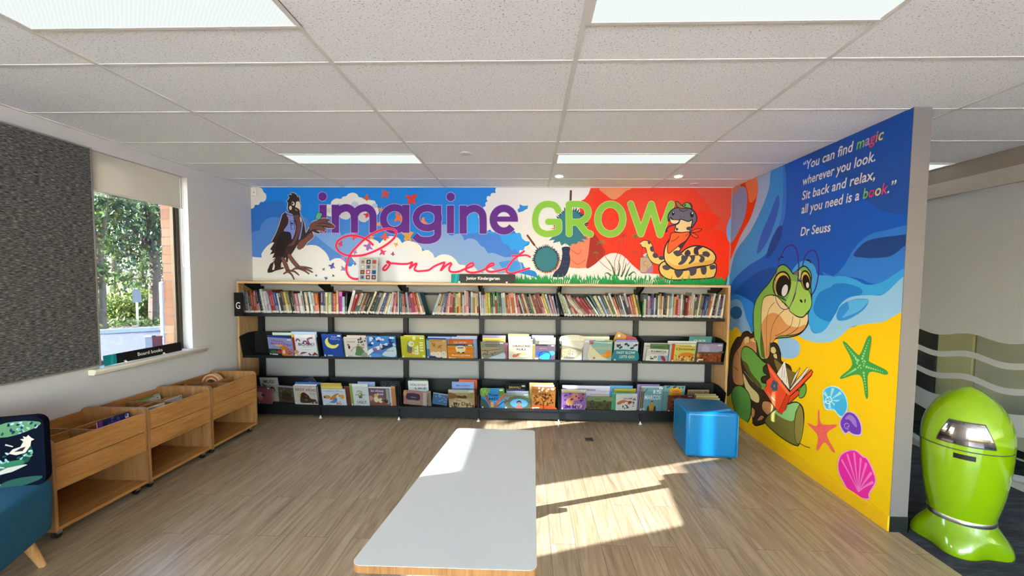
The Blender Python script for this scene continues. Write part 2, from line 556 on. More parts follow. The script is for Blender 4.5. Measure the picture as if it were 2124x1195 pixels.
# ---------------------------------------------------------------- ceiling lights
mdif = M['diffuser'] = emit('light_diffuser', (0.93, 1.0, 0.97), LAMP_POWER)
_t = mdif.node_tree
_tc = _t.nodes.new('ShaderNodeTexCoord'); _wv = _t.nodes.new('ShaderNodeTexWave')
_wv.inputs['Scale'].default_value = 34; _wv.inputs['Distortion'].default_value = 1.5; _wv.bands_direction = 'DIAGONAL'
_rm = _t.nodes.new('ShaderNodeMapRange'); _rm.inputs[3].default_value = LAMP_POWER*0.96; _rm.inputs[4].default_value = LAMP_POWER*1.03
_t.links.new(_tc.outputs['Object'], _wv.inputs['Vector']); _t.links.new(_wv.outputs['Fac'], _rm.inputs[0])
_t.links.new(_rm.outputs[0], [n for n in _t.nodes if n.type == 'EMISSION'][0].inputs[1])
def troffer(x, y, label, group='recessed ceiling light panels'):
    t = thing('ceiling_light', label, 'ceiling light', (x+0.6, y+0.15, CZ), 0, group)
    b = MB()
    z = CZ-0.006
    for q in (((x, y, z), (x+0.018, y+0.3, CZ)), ((x+1.182, y, z), (x+1.2, y+0.3, CZ)), ((x+0.018, y, z), (x+1.182, y+0.018, CZ)), ((x+0.018, y+0.282, z), (x+1.182, y+0.3, CZ))):
        b.box(*q)
    b.build('frame', M['grid'], t)
    b = MB()
    b.box((x+0.018, y+0.018, CZ-0.003), (x+1.182, y+0.282, CZ-0.001))
    b.build('diffuser', mdif, t)
    return t
gx0, gx2, gx4 = GX, GX+2.4, GX+4.8
troffer(gx0+0.012, 1.50, 'wide light panel cut by the upper left edge of the photo')
troffer(gx2+0.012, 1.50, 'wide light panel at the top of the photo, right of the left one')
troffer(gx0+0.012, 3.594, 'slim light panel above the large purple lettering')
troffer(gx2+0.012, 3.594, 'slim light panel in front of the two round downlights')
troffer(gx4-0.012, 3.90, 'light panel over the carpet behind the white end of the mural wall')
troffer(XP+0.35, 3.85, 'added light panel that brightens the frosted glass and office screens')  # unseen lamp added to brighten the frosted film and the screens
for j, y in enumerate((-0.6, -2.7)):
    for i, x in enumerate((gx0, gx2, gx4)):
        troffer(x, y, 'light panel on the ceiling behind the camera', 'light panels behind the camera')

mdl = emit('downlight_lens', (1.0, 0.97, 0.92), 30)
def downlight(px, py, label):
    p = at_z(px, py, CZ)
    t = thing('downlight', label, 'ceiling light', (p.x, p.y, CZ), 0, 'round downlights')
    b = MB(); b.lathe([(0.050, -0.008), (0.052, -0.004), (0.052, 0.0)], (p.x, p.y, CZ), 28); b.build('trim_ring', M['plastic'], t, smooth=True)
    b = MB(); b.lathe([(0.034, -0.0095), (0.036, -0.008)], (p.x, p.y, CZ), 24); b.build('lens', mdl, t)
downlight(1160, 365, 'round downlight above the palm and the green GROW lettering')
downlight(1407, 365, 'round downlight above the painted snake')
for nm, px, py, r, lab in (('ceiling_speaker', 966, 318, 0.05, 'small round white ceiling speaker between the two slim light panels'),
                           ('smoke_detector', 1440, 381, 0.04, 'flat round ceiling disc near the right rear corner')):
    p = at_z(px, py, CZ)
    b = MB(); b.lathe([(r, -0.006), (r, -0.002), (r+0.004, 0.0)], (p.x, p.y, CZ), 28)
    b.lathe([(r*0.7, -0.008), (r*0.72, -0.006)], (p.x, p.y, CZ), 24)
    tag(b.build(nm, M['grid'], smooth=True), lab, 'ceiling fitting')
# motion sensor in the left rear corner
b = MB()
b.prism([(XL+0.015, YB-0.005, 2.555), (XL+0.085, YB-0.005, 2.555), (XL+0.085, YB-0.03, 2.56), (XL+0.03, YB-0.03, 2.56)], (0, 0, 0.09))
s = tag(b.build('motion_sensor', M['cream'], bevel=0.006), 'small cream motion sensor high in the left rear corner', 'sensor')
b = MB(); b.sphere((XL+0.062, YB-0.031, 2.59), 0.006); b.build('lens', M['black_gloss'], s)
# ================================================================== WALL-MOUNTED THINGS ON THE LEFT
mp_ = M['panel'] = mat('flecked_felt', '#4c4a49', 0.95)
_v = coords(mp_, (1, 13, 105))
_n = nd(mp_, 'ShaderNodeTexNoise', Scale=2.4, Detail=3, Roughness=0.6)
lk(mp_, _v, _n.inputs['Vector'])
lk(mp_, ramp(mp_, _n.outputs['Fac'], [(0.36, '#1b1a1a'), (0.46, '#464443'), (0.56, '#5b5957'), (0.70, '#94918d')]), bsdf(mp_).inputs['Base Color'])
pan = thing('pinboard', 'large flecked dark grey felt pinboard on the left wall beside the window', 'pinboard', (XL, 2.5, 0.905))
b = MB(); b.box((XL+0.001, 1.96, 0.915), (XL+0.022, 3.060, 2.545)); b.build('felt', mp_, pan)
b = MB()
for q in (((1.95, 0.905), (3.070, 0.915)), ((1.95, 2.545), (3.070, 2.555)), ((1.95, 0.915), (1.96, 2.545)), ((3.060, 0.915), (3.070, 2.545))):
    b.box((XL+0.001, q[0][0], q[0][1]), (XL+0.026, q[1][0], q[1][1]))
b.build('frame', mat('grey_metal_trim', '#9b9691', 0.4, 0.5), pan)

mbl = M['blind'] = bpy.data.materials.new('blind_fabric')
mbl.use_nodes = True
_t = mbl.node_tree; _pb = _t.nodes['Principled BSDF']
_pb.inputs['Base Color'].default_value = (*hx('#cfc9bc'), 1); _pb.inputs['Roughness'].default_value = 0.8
_tl = _t.nodes.new('ShaderNodeBsdfTranslucent'); _tl.inputs[0].default_value = (*hx('#d8d2c4'), 1)
_ms = _t.nodes.new('ShaderNodeMixShader'); _ms.inputs[0].default_value = 0.12
_t.links.new(_pb.outputs[0], _ms.inputs[1]); _t.links.new(_tl.outputs[0], _ms.inputs[2])
_t.links.new(_ms.outputs[0], _t.nodes['Material Output'].inputs['Surface'])
def blind(y0, y1, zb, label, chain=None):
    t = thing('roller_blind', label, 'blind', (XL, (y0+y1)/2, WZ1))
    b = MB(); b.box((XL-0.034, y0, zb+0.012), (XL-0.032, y1, WZ1-0.002)); b.build('fabric', mbl, t)
    b = MB(); b.box((XL-0.040, y0, zb), (XL-0.026, y1, zb+0.016)); b.build('bottom_rail', M['cream'], t, bevel=0.004)
    if chain:
        b = MB()
        pts = [(XL-0.02, chain, WZ1-0.02), (XL-0.02, chain, 1.72), (XL-0.018, chain+0.006, 1.69), (XL-0.016, chain+0.014, 1.69), (XL-0.014, chain+0.02, 1.72), (XL-0.014, chain+0.02, WZ1-0.02)]
        b.tube(pts, 0.0022, 6); b.build('chain', M['plastic'], t)
blind(WA0+0.006, WA1-0.03, 2.245, 'cream roller blind half lowered over the window on the left wall', chain=3.915)
blind(WB0, WB1-0.055, 1.58, 'cream roller blind over the window beside the camera')

def text_mesh(s, h, depth=0.0, shear=0.0, bold=0.0, align='LEFT', xscale=1.0, spacing=1.0):
    """flat letters as a list of polygons in the plane (x, y), capitals h tall"""
    cu = bpy.data.curves.new('lettering', 'FONT')
    cu.body = s; cu.align_x = align; cu.shear = shear; cu.offset = bold; cu.space_character = spacing
    cu.size = 1.0; cu.fill_mode = 'FRONT'; cu.resolution_u = 3
    ob = bpy.data.objects.new('lettering', cu)
    COL.objects.link(ob)
    dg = bpy.context.evaluated_depsgraph_get()
    me = bpy.data.meshes.new_from_object(ob.evaluated_get(dg))
    k = h/0.73
    polys = [[(me.vertices[i].co.x*k*xscale, me.vertices[i].co.y*k) for i in p.vertices] for p in me.polygons]
    bpy.data.objects.remove(ob, do_unlink=True); bpy.data.curves.remove(cu); bpy.data.meshes.remove(me)
    return polys
def text_fit(s, w, h, **kw):
    """letters fitted to width w and capital height h, starting at x = 0"""
    p = text_mesh(s, h, **kw)
    xs_ = [q[0] for f in p for q in f]
    if not xs_:
        return p
    a, c = min(xs_), max(xs_)
    k = w/(c-a)
    return [[((x-a)*k, y) for x, y in f] for f in p]

# sign standing in the window
def strip_sign(name, label, o, ux, uy, w, h, text, th=0.006, teal=0.0, tw=None, tx=None):
    """black strip sign: o lower left corner, ux along the text, uy up"""
    o = Vector(o); ux = Vector(ux).normalized(); uy = Vector(uy).normalized(); un = ux.cross(uy)
    t = thing(name, label, 'sign', o)
    def P(x, y, z=0.0):
        return o+ux*x+uy*y+un*z
    b = MB(); b.prism([P(teal, 0), P(w, 0), P(w, h), P(teal*1.08, h)], -un*th); b.build('plate', M['black_gloss'], t)
    if teal:
        b = MB(); b.prism([P(0, 0), P(teal, 0), P(teal*1.08, h), P(0, h)], -un*th, 0, hx('#0f8f92'))
        b.prism([P(teal*0.45, 0, 0.0006), P(teal*0.7, 0, 0.0006), P(teal*0.85, h, 0.0006), P(teal*0.6, h, 0.0006)], -un*0.0004, 0, hx('#22aaa8'))
        b.build('teal_end', M['ink'], t, colour=True)
    b = MB()
    cap = h*0.36
    for f in text_fit(text, tw or w*0.5, cap, bold=0.012):
        b.face([P((tx if tx is not None else w*0.25)+x, h*0.36+y, 0.0008) for x, y in f])
    b.build('lettering', M['plastic'], t)
    return t, P
p0 = at_x(215.5, 750, XL+0.004); p1 = at_x(375.5, 720, XL+0.004); p2 = at_x(215, 728, XL+0.004)
zb = WZ0+0.0065
_w = p1.y-p0.y
t, P = strip_sign('shelf_sign', 'black sign reading Board books on the window sill', (XL+0.012, p0.y, zb), (0, 1, 0), (-0.12, 0, 1), _w, 0.082, 'Board books', teal=_w*0.13, tw=_w*0.33, tx=_w*0.385)
for k in (0.22, 0.72):
    b = MB()
    q = P(_w*k, 0.006); b.box((q.x-0.015, q.y-0.008, zb), (q.x+0.022, q.y+0.008, zb+0.006)); b.box((q.x+0.003, q.y-0.008, zb), (q.x+0.009, q.y+0.008, zb+0.016))
    b.build('foot_clip', M['plastic'], t)

# ================================================================== TABLE
TZ = 0.57
c4 = [at_z(725, 1172, TZ), at_z(1114, 1184, TZ), at_z(1109.5, 892.5, TZ), at_z(949, 888, TZ)]
def rounded(poly, r, n=6):
    out = []
    k = len(poly)
    for i in range(k):
        p, a, c = Vector(poly[i][:2]), Vector(poly[i-1][:2]), Vector(poly[(i+1) % k][:2])
        u, w = (a-p).normalized(), (c-p).normalized()
        ang = math.acos(max(-1, min(1, u.dot(w))))
        d = r/math.tan(ang/2)
        cen = p+(u+w).normalized()*(r/math.sin(ang/2))
        s0 = p+u*d-cen; s1 = p+w*d-cen
        a0 = math.atan2(s0.y, s0.x); a1 = math.atan2(s1.y, s1.x)
        da = (a1-a0+PI) % (2*PI)-PI
        for j in range(n+1):
            w_ = a0+da*j/n
            out.append((cen.x+r*math.cos(w_), cen.y+r*math.sin(w_)))
    return out
# extend the corners so that the rounded outline meets the seen edges
out = rounded(c4, 0.032)
tb = thing('table', 'low white topped table with timber edge in the middle of the floor', 'table', (-0.25, 2.1, 0))
b = MB(); b.prism([(x, y, TZ-0.0015) for x, y in out], (0, 0, 0.0015)); b.build('top', mat('white_laminate', '#c6c8c5', 0.34), tb)
b = MB(); b.prism([(x, y, TZ-0.030) for x, y in out], (0, 0, 0.0285)); b.build('edge_board', M['oak_x'], tb)
for y in (1.60, 2.70):
    b = MB(); b.box((-0.272, y-0.025, 0.11), (-0.228, y+0.025, TZ-0.06)); b.build('leg', M['black'], tb, bevel=0.004)
    b = MB(); b.box((-0.46, y-0.025, 0.075), (-0.03, y+0.025, 0.11)); b.build('foot', M['black'], tb, bevel=0.006)
    b = MB(); b.box((-0.42, y-0.035, TZ-0.07), (-0.08, y+0.035, TZ-0.0302)); b.build('top_bracket', M['black'], tb, bevel=0.004)
    for x in (-0.43, -0.06):
        b = MB(); b.tube([(x-0.012, y-0.01, 0.036), (x+0.012, y-0.01, 0.036)], 0.036, 16); b.build('castor', M['rubber'], tb, smooth=True)
        b = MB(); b.box((x-0.016, y-0.015, 0.04), (x+0.016, y+0.02, 0.0745)); b.build('castor_housing', M['black'], tb)
# floor socket
p = at_z(1222, 912, 0)
b = MB(); b.box((p.x-0.04, p.y-0.04, 0.0), (p.x+0.04, p.y+0.04, 0.004)); b.box((p.x-0.028, p.y-0.028, 0.004), (p.x+0.028, p.y+0.02, 0.006))
tag(b.build('floor_socket', mat('brown_plastic', '#2d2620', 0.4), bevel=0.001), 'small square dark floor socket between table and blue cube', 'socket')

# ================================================================== BLUE CUBE SEAT
mv = mat('blue_vinyl', '#005f8f', 0.32, 0.0, 0.35)
cu = thing('cube_seat', 'bright blue vinyl cube seat in front of the right end of the bookshelf', 'stool', (1.672, 3.905, 0), math.radians(-5))
S = 0.222
b = MB()
b.box((-S, -S, 0.018), (S, S, 0.43))
o = b.build('cushion', mv, cu, bevel=0.03, seg=4, local=True)
b = MB()
for (x, y) in ((-1, -1), (1, -1), (1, 1), (-1, 1)):
    b.tube([(x*(S-0.006), y*(S-0.006), 0.03), (x*(S-0.006), y*(S-0.006), 0.415)], 0.004, 8)
for z in (0.42,):
    e = S-0.008
    b.tube([(-e+.02, -e, z), (e-.02, -e, z)], 0.004, 8); b.tube([(e, -e+.02, z), (e, e-.02, z)], 0.004, 8)
    b.tube([(e-.02, e, z), (-e+.02, e, z)], 0.004, 8); b.tube([(-e, e-.02, z), (-e, -e+.02, z)], 0.004, 8)
b.build('piping', mat('blue_piping', '#0a6fb4', 0.3), cu, local=True, smooth=True)
for x in (-1, 1):
    for y in (-1, 1):
        b = MB(); b.lathe([(0.018, 0.0), (0.02, 0.02)], (x*(S-0.05), y*(S-0.05), 0), 14); b.build('foot', M['rubber'], cu, local=True, smooth=True)

# ================================================================== ROCKET LITTER BIN
ml = mat('lime_plastic', '#6a8a00', 0.16)
bsdf(ml).inputs['Coat Weight'].default_value = 0.6
BX, BY = 2.665, 2.56
rb = thing('litter_bin', 'lime green rocket shaped litter bin on the carpet', 'bin', (BX, BY, -0.004), math.radians(223.9))
prof = [(0.146, 0.20), (0.160, 0.27), (0.177, 0.36), (0.188, 0.46), (0.196, 0.55), (0.199, 0.632)]
prof2 = [(0.199, 0.638), (0.199, 0.69), (0.193, 0.74), (0.181, 0.79), (0.161, 0.84), (0.133, 0.886), (0.096, 0.927), (0.057, 0.958), (0.028, 0.973), (0.008, 0.979)]
def smooth_prof(pr, k=4):
    o = []
    for i in range(len(pr)-1):
        p0, p1, p2, p3 = pr[max(i-1, 0)], pr[i], pr[i+1], pr[min(i+2, len(pr)-1)]
        for j in range(k):
            t = j/k
            o.append(tuple(0.5*((2*p1[q])+(-p0[q]+p2[q])*t+(2*p0[q]-5*p1[q]+4*p2[q]-p3[q])*t*t+(-p0[q]+3*p1[q]-3*p2[q]+p3[q])*t**3) for q in (0, 1)))
    o.append(pr[-1])
    return o
pa, pb = smooth_prof(prof), smooth_prof(prof2)
b = MB(); b.lathe(pa, n=64); b.build('body', ml, rb, smooth=True, local=True)
b = MB(); b.lathe(pb, n=64); hood = b.build('hood', ml, rb, smooth=True, local=True)
b = MB(); b.lathe([(0.1955, 0.630), (0.1955, 0.640)], n=64); b.build('seam', M['rubber'], rb, smooth=True, local=True)
b = MB(); b.lathe([(0.1485, 0.178), (0.1505, 0.182), (0.1505, 0.203), (0.1485, 0.207)], n=64); b.build('band', M['steel'], rb, smooth=True, local=True)
def fin(w, z):
    k = max(0.0, 1-(z-0.02)/0.15)
    return 1+0.13*k*math.cos(4*w)
pf = smooth_prof([(0.196, 0.012), (0.200, 0.03), (0.198, 0.06), (0.186, 0.10), (0.166, 0.14), (0.149, 0.18)])
b = MB(); b.lathe(pf, n=72, rmod=fin); b.build('fin_base', ml, rb, smooth=True, local=True)
b = MB(); b.lathe([(0.198, 0.0), (0.200, 0.012)], n=72, rmod=lambda w, z: 1+0.12*math.cos(4*w)); b.build('plinth', M['rubber'], rb, smooth=True, local=True)
allp = pa+pb
def rad(z):
    for (r0, z0), (r1, z1) in zip(allp[:-1], allp[1:]):
        if z0 <= z <= z1:
            return r0+(r1-r0)*(z-z0)/max(1e-6, z1-z0)
    return allp[-1][0]
def patch(z0, z1, w0, w1, off, n=20, k=10):
    """a patch that hugs the body: half angle w0 at its foot and w1 at its top"""
    b = MB(); pts = []
    for i in range(k+1):
        t = i/k; z = z0+(z1-z0)*t
        w = w0+(w1-w0)*t**1.2
        for j in range(n+1):
            a = -w+2*w*j/n
            r = rad(z)+off
            pts.append((r*math.cos(a), r*math.sin(a), z))
    for i in range(k):
        for j in range(n):
            q = i*(n+1)+j
            b.face([pts[q], pts[q+1], pts[q+n+2], pts[q+n+1]])
    me_o = b
    return me_o
b = patch(0.664, 0.802, math.radians(37), math.radians(24), 0.0015); b.build('flap_rim', M['rubber'], hood, smooth=True, local=True)
b = patch(0.670, 0.796, math.radians(35.2), math.radians(22.8), 0.003); b.build('flap', mat('mirror_steel', '#77726e', 0.12, 1.0), hood, smooth=True, local=True)
b = patch(0.585, 0.614, math.radians(13), math.radians(13), 0.002); b.build('slot', M['black_gloss'], rb, smooth=True, local=True)

# ================================================================== BROWSER BOXES ON CASTORS
BXF, BXB, BH = -2.80, -3.285, 0.625
bins = []
BIN_LAB = ['timber browser box on castors, nearest the teal armchair', 'timber browser box on castors, middle of the three', 'timber browser box on castors, nearest the bookshelf']
def side(y0, y1):
    r = 0.035
    pr = [(BXF, 0.062), (BXF, BH-r)]
    pr += [(BXF-r+r*math.cos(a), BH-r+r*math.sin(a)) for a in [PI/2*i/6 for i in range(1, 7)]]
    pr += [(BXB+r+r*math.cos(a), BH-r+r*math.sin(a)) for a in [PI/2+PI/2*i/6 for i in range(0, 7)]]
    pr += [(BXB, 0.062)]
    b = MB(); b.prism([(x, y0, z) for x, z in pr], (0, y1-y0, 0))
    return b
for k, (y0, y1) in enumerate(((2.312, 2.926), (2.932, 3.543), (3.549, 4.165))):
    t = thing('browser_box', BIN_LAB[k], 'book box', ((BXF+BXB)/2, (y0+y1)/2, 0), 0, 'timber browser boxes along the left wall')
    bins.append(t)
    e = 0.018
    side(y0, y0+e).build('side_panel', M['oak_x'], t, bevel=0.0015)
    side(y1-e, y1).build('side_panel', M['oak_x'], t, bevel=0.0015)
    b = MB(); b.box((BXF-0.020, y0+e, 0.455), (BXF-0.005, y1-e, 0.595)); b.box((BXF-0.016, y0+e, 0.315), (BXF-0.001, y1-e, 0.452)); b.build('front_panel', M['oak'], t, bevel=0.001)
    b = MB(); b.box((BXB, y0+e, 0.10), (BXB+0.015, y1-e, 0.60)); b.build('back_panel', M['oak'], t)
    ym, xm = (y0+y1)/2, (BXF+BXB)/2
    b = MB(); b.box((xm-0.006, y0+e, 0.345), (xm+0.006, y1-e, 0.572)); b.build('divider', M['oak'], t)
    b = MB(); b.box((BXB+0.015, ym-0.006, 0.345), (xm-0.006, ym+0.006, 0.578)); b.build('divider', M['oak_x'], t)
    b = MB(); b.box((xm+0.006, ym-0.006, 0.345), (BXF-0.020, ym+0.006, 0.578)); b.build('divider', M['oak_x'], t)
    b = MB(); b.box((BXB+0.015, y0+e, 0.33), (BXF-0.020, y1-e, 0.345)); b.build('tray_floor', M['oak'], t)
    b = MB(); b.box((BXB, y0+e, 0.066), (BXF-0.003, y1-e, 0.088)); b.build('base_shelf', M['oak'], t)
    for x in (BXF-0.055, BXB+0.055):
        for y in (y0+0.05, y1-0.05):
            b = MB(); b.tube([(x-0.009, y, 0.024), (x+0.009, y, 0.024)], 0.024, 16)
            w = b.build('castor', M['darksteel'], t, smooth=True)
            b = MB(); b.box((x-0.017, y-0.012, 0.028), (x-0.011, y+0.016, 0.058)); b.box((x+0.011, y-0.012, 0.028), (x+0.017, y+0.016, 0.058)); b.box((x-0.02, y-0.02, 0.056), (x+0.02, y+0.02, 0.062))
            b.build('fork', M['steel'], w, local=True)

# ================================================================== ARMCHAIR
ac = thing('armchair', 'teal armchair with a bird and leaf print back, beside the browser boxes', 'armchair', (-2.785, 1.725, 0), math.radians(24))
mteal = mat('teal_fabric', '#0b4f6c', 0.9)
_v = coords(mteal, (1, 1, 1)); _n = nd(mteal, 'ShaderNodeTexNoise', Scale=160, Detail=2); lk(mteal, _v, _n.inputs['Vector']); bump(mteal, _n.outputs['Fac'], 0.35, 0.002)
b = MB()
# seat body with a slightly crowned top
SX0, SX1, SY0, SY1 = -0.31, 0.31, -0.36, 0.38
n = 14
def seat_z(u, w):
    return 0.458+0.022*(1-(2*u-1)**4)*(1-(2*w-1)**4)
g = [[(SX0+(SX1-SX0)*i/n, SY0+(SY1-SY0)*j/n, seat_z(i/n, j/n)) for j in range(n+1)] for i in range(n+1)]
for i in range(n):
    for j in range(n):
        b.face([g[i][j], g[i+1][j], g[i+1][j+1], g[i][j+1]])
lowz = 0.17
ins = 0.012
def low(p):
    return (p[0]*(1-ins*2), p[1]*(1-ins*2), lowz)
edge = [g[i][0] for i in range(n+1)]+[g[n][j] for j in range(1, n+1)]+[g[i][n] for i in range(n-1, -1, -1)]+[g[0][j] for j in range(n-1, 0, -1)]
for p, q in zip(edge, edge[1:]+edge[:1]):
    b.face([low(p), low(q), q, p])
b.face([low(p) for p in reversed(edge)])
o = b.build('seat', mteal, ac, smooth=True, local=True)
bm = bmesh.new(); bm.from_mesh(o.data); bmesh.ops.remove_doubles(bm, verts=bm.verts, dist=1e-5); bmesh.ops.recalc_face_normals(bm, faces=bm.faces); bm.to_mesh(o.data); bm.free()
bv = o.modifiers.new('bevel', 'BEVEL'); bv.width = 0.025; bv.segments = 3; bv.angle_limit = math.radians(45)
# printed back: thin shell standing at the far side, leaning back a little
b = MB()
BZ0, BZ1 = 0.455, 0.83
def back_pt(x, z, off=0.0):
    t = (z-BZ0)/(BZ1-BZ0)
    return (x, 0.300+0.045*t-off, z)
outline = rounded([(-0.30, BZ0), (0.318, BZ0), (0.296, BZ1), (-0.30, BZ1)], 0.05)
b.prism([back_pt(x, z) for x, z in outline], (0, 0.05, 0), 0, hx('#0b1222'))
navy = hx('#14213c')
def leaf(x, z, lx, lz, rot, col, off, n=16):
    pts = []; x += 0.12; z += 0.02
    for i in range(n):
        a = 2*PI*i/n
        u, w = lx*math.cos(a), lz*math.sin(a)*(1-0.35*math.cos(a))
        pts.append((x+u*math.cos(rot)-w*math.sin(rot), z+u*math.sin(rot)+w*math.cos(rot)))
    pts = [(max(-0.295, min(0.30, px)), max(BZ0+0.01, min(BZ1-0.012, pz))) for px, pz in pts]
    b.face([back_pt(px, pz, off) for px, pz in pts], 0, hx(col))
rnd = random.Random(4)
for (x, z, lx, lz, ro, c_, k) in ((0.07, 0.755, 0.10, 0.036, 0.15, '#5f8f6a', 1), (-0.12, 0.66, 0.10, 0.04, 1.2, '#3f7f73', 2), (0.115, 0.63, 0.022, 0.06, 0.1, '#1f4a3c', 1), (0.02, 0.55, 0.10, 0.03, 0.3, '#38785a', 1),
                               (0.10, 0.47, 0.09, 0.022, 0.15, '#2f5a52', 1), (-0.03, 0.655, 0.022, 0.07, -0.1, '#5a7f9e', 1), (-0.16, 0.50, 0.12, 0.03, 0.4, '#3f7f9a', 1), (-0.22, 0.76, 0.06, 0.03, 0.6, '#c9d2d8', 1), (-0.05, 0.46, 0.07, 0.02, 0.1, '#7fb3d0', 1)):
    leaf(x, z, lx, lz, ro, c_, 0.0008*k)
for i in range(70):
    cx_, cz_ = rnd.choice(((0.05, 0.745), (0.12, 0.755), (0.08, 0.60), (-0.06, 0.47), (-0.14, 0.66)))
    leaf(cx_+rnd.uniform(-0.07, 0.06), cz_+rnd.uniform(-0.025, 0.03), 0.009, 0.005, rnd.uniform(0, 3), rnd.choice(('#8fc0b0', '#274f4a', '#a9cfe0', '#1a3550', '#6fa58c')), 0.0022)
def shape(pts, col, off, sx=1.0, ox=0.0, oz=0.0):
    b.face([back_pt(ox+0.12+x*sx, oz+0.035+z, off) for x, z in pts], 0, hx(col))
bird = [(-0.045, 0.0), (-0.015, -0.012), (0.02, -0.004), (0.04, 0.03), (0.042, 0.055), (0.055, 0.062), (0.042, 0.072), (0.03, 0.088), (0.022, 0.078), (0.008, 0.084), (0.014, 0.07), (-0.002, 0.07), (0.012, 0.056), (0.0, 0.03), (-0.03, 0.02)]
shape(bird, '#d8cfc0', 0.0030, 1.0, 0.09, 0.61)
shape([(-0.025, 0.006), (0.01, 0.006), (0.022, 0.028), (0.0, 0.022)], '#2a2a30', 0.0036, 1.0, 0.09, 0.61)
shape([(-0.06, 0.045), (-0.03, 0.032), (-0.028, 0.037), (-0.058, 0.052)], '#cfc8bc', 0.003, 1.0, 0.09, 0.61)
bird2 = [(-0.13, -0.045), (-0.06, -0.01), (-0.02, 0.012), (0.05, 0.02), (0.06, 0.016), (0.0, -0.012), (-0.05, -0.02), (-0.12, -0.052)]
shape(bird2, '#c9c6bc', 0.003, 1.0, 0.06, 0.525)
shape([(-0.09, 0.015), (-0.03, 0.0), (-0.028, 0.006), (-0.086, 0.024)], '#c9c6bc', 0.003, 1.0, 0.06, 0.535)
M['print'] = painted('printed_fabric', 0.7, 0.95); bsdf(M['print']).inputs['Specular IOR Level'].default_value = 0.05
b.build('backrest', M['print'], ac, colour=True, local=True)
for x in (SX0+0.07, SX1-0.08):
    for y in (SY0+0.08, SY1-0.1):
        b = MB(); dx = 0.05 if x > 0 else -0.05; dy = 0.03 if y > 0 else -0.03
        b.tube([(x+dx, y+dy, 0.0), (x, y, 0.172)], [0.017, 0.026], 14); b.build('leg', M['beech'], ac, smooth=True, local=True)
# ================================================================== OUTSIDE THE WINDOW
GZ = -0.15
def leafmat(name, a, b_):
    m = mat(name, a, 0.6)
    o = nd(m, 'ShaderNodeVertexColor', _layer_name='Col')
    lk(m, o.outputs['Color'], bsdf(m).inputs['Base Color'])
    t = m.node_tree
    tl = t.nodes.new('ShaderNodeBsdfTranslucent')
    lk(m, o.outputs['Color'], tl.inputs[0])
    ms = t.nodes.new('ShaderNodeMixShader'); ms.inputs[0].default_value = 0.4
    t.links.new(bsdf(m).outputs[0], ms.inputs[1]); t.links.new(tl.outputs[0], ms.inputs[2])
    t.links.new(ms.outputs[0], t.nodes['Material Output'].inputs['Surface'])
    return m
M['leaf'] = leafmat('foliage', '#5a7f2a', '#88a040')
M['bark'] = mat('bark', '#5a4a3c', 0.9)
def leaf_quad(b, p, s, rnd, col, hang=False):
    d = Vector((rnd.gauss(0, 1), rnd.gauss(0, 1), rnd.gauss(0, 1) if not hang else -1.6)).normalized()
    e = d.orthogonal().normalized()
    e = (Matrix.Rotation(rnd.uniform(0, 6.28), 3, d) @ e)
    w = s*0.26
    p = Vector(p)
    b.face([p, p+d*s*0.5+e*w, p+d*s, p+d*s*0.5-e*w], 0, col)
def vary(c, rnd, k=0.25):
    f = 0.62*(1+rnd.uniform(-k, k))
    return tuple(max(0, q*f*(1+rnd.uniform(-0.08, 0.08))) for q in c)
def crown(b, blobs, n, s, cols, rnd):
    for i in range(n):
        cx, cy, cz, r = rnd.choice(blobs)
        d = Vector((rnd.gauss(0, 1), rnd.gauss(0, 1), rnd.gauss(0, 1))).normalized()*r*rnd.uniform(0.55, 1.0)
        leaf_quad(b, (cx+d.x, cy+d.y, cz+d.z*0.85), s*rnd.uniform(0.6, 1.3), rnd, vary(hx(rnd.choice(cols)), rnd))
def on_ray(px, dist, z=0.0):
    """ground position in the direction of a picture column, at a distance along the view"""
    v = ray(px, 575); k = dist/v.y
    return Vector((v.x*k, v.y*k, z))
mg = mat('lawn', '#7f9440', 0.95)
_n = nd(mg, 'ShaderNodeTexNoise', Scale=6, Detail=6); lk(mg, coords(mg), _n.inputs['Vector'])
lk(mg, ramp(mg, _n.outputs['Fac'], [(0.35, '#3a4e22'), (0.6, '#66743c')]), bsdf(mg).inputs['Base Color'])
b = MB(); b.box((-60, YF-0.15, GZ-0.3), (XL-T-0.11, 60, GZ-0.03)); struct(b.build('ground_lawn', mg))
mr = mat('asphalt', '#8f8c92', 0.9)
_n = nd(mr, 'ShaderNodeTexNoise', Scale=30, Detail=4); lk(mr, coords(mr), _n.inputs['Vector'])
lk(mr, ramp(mr, _n.outputs['Fac'], [(0.3, '#36353e'), (0.7, '#46444f')]), bsdf(mr).inputs['Base Color'])
q = [on_ray(60, 9.6, GZ), on_ray(640, 9.6, GZ), on_ray(640, 5.0, GZ), on_ray(60, 3.0, GZ)]
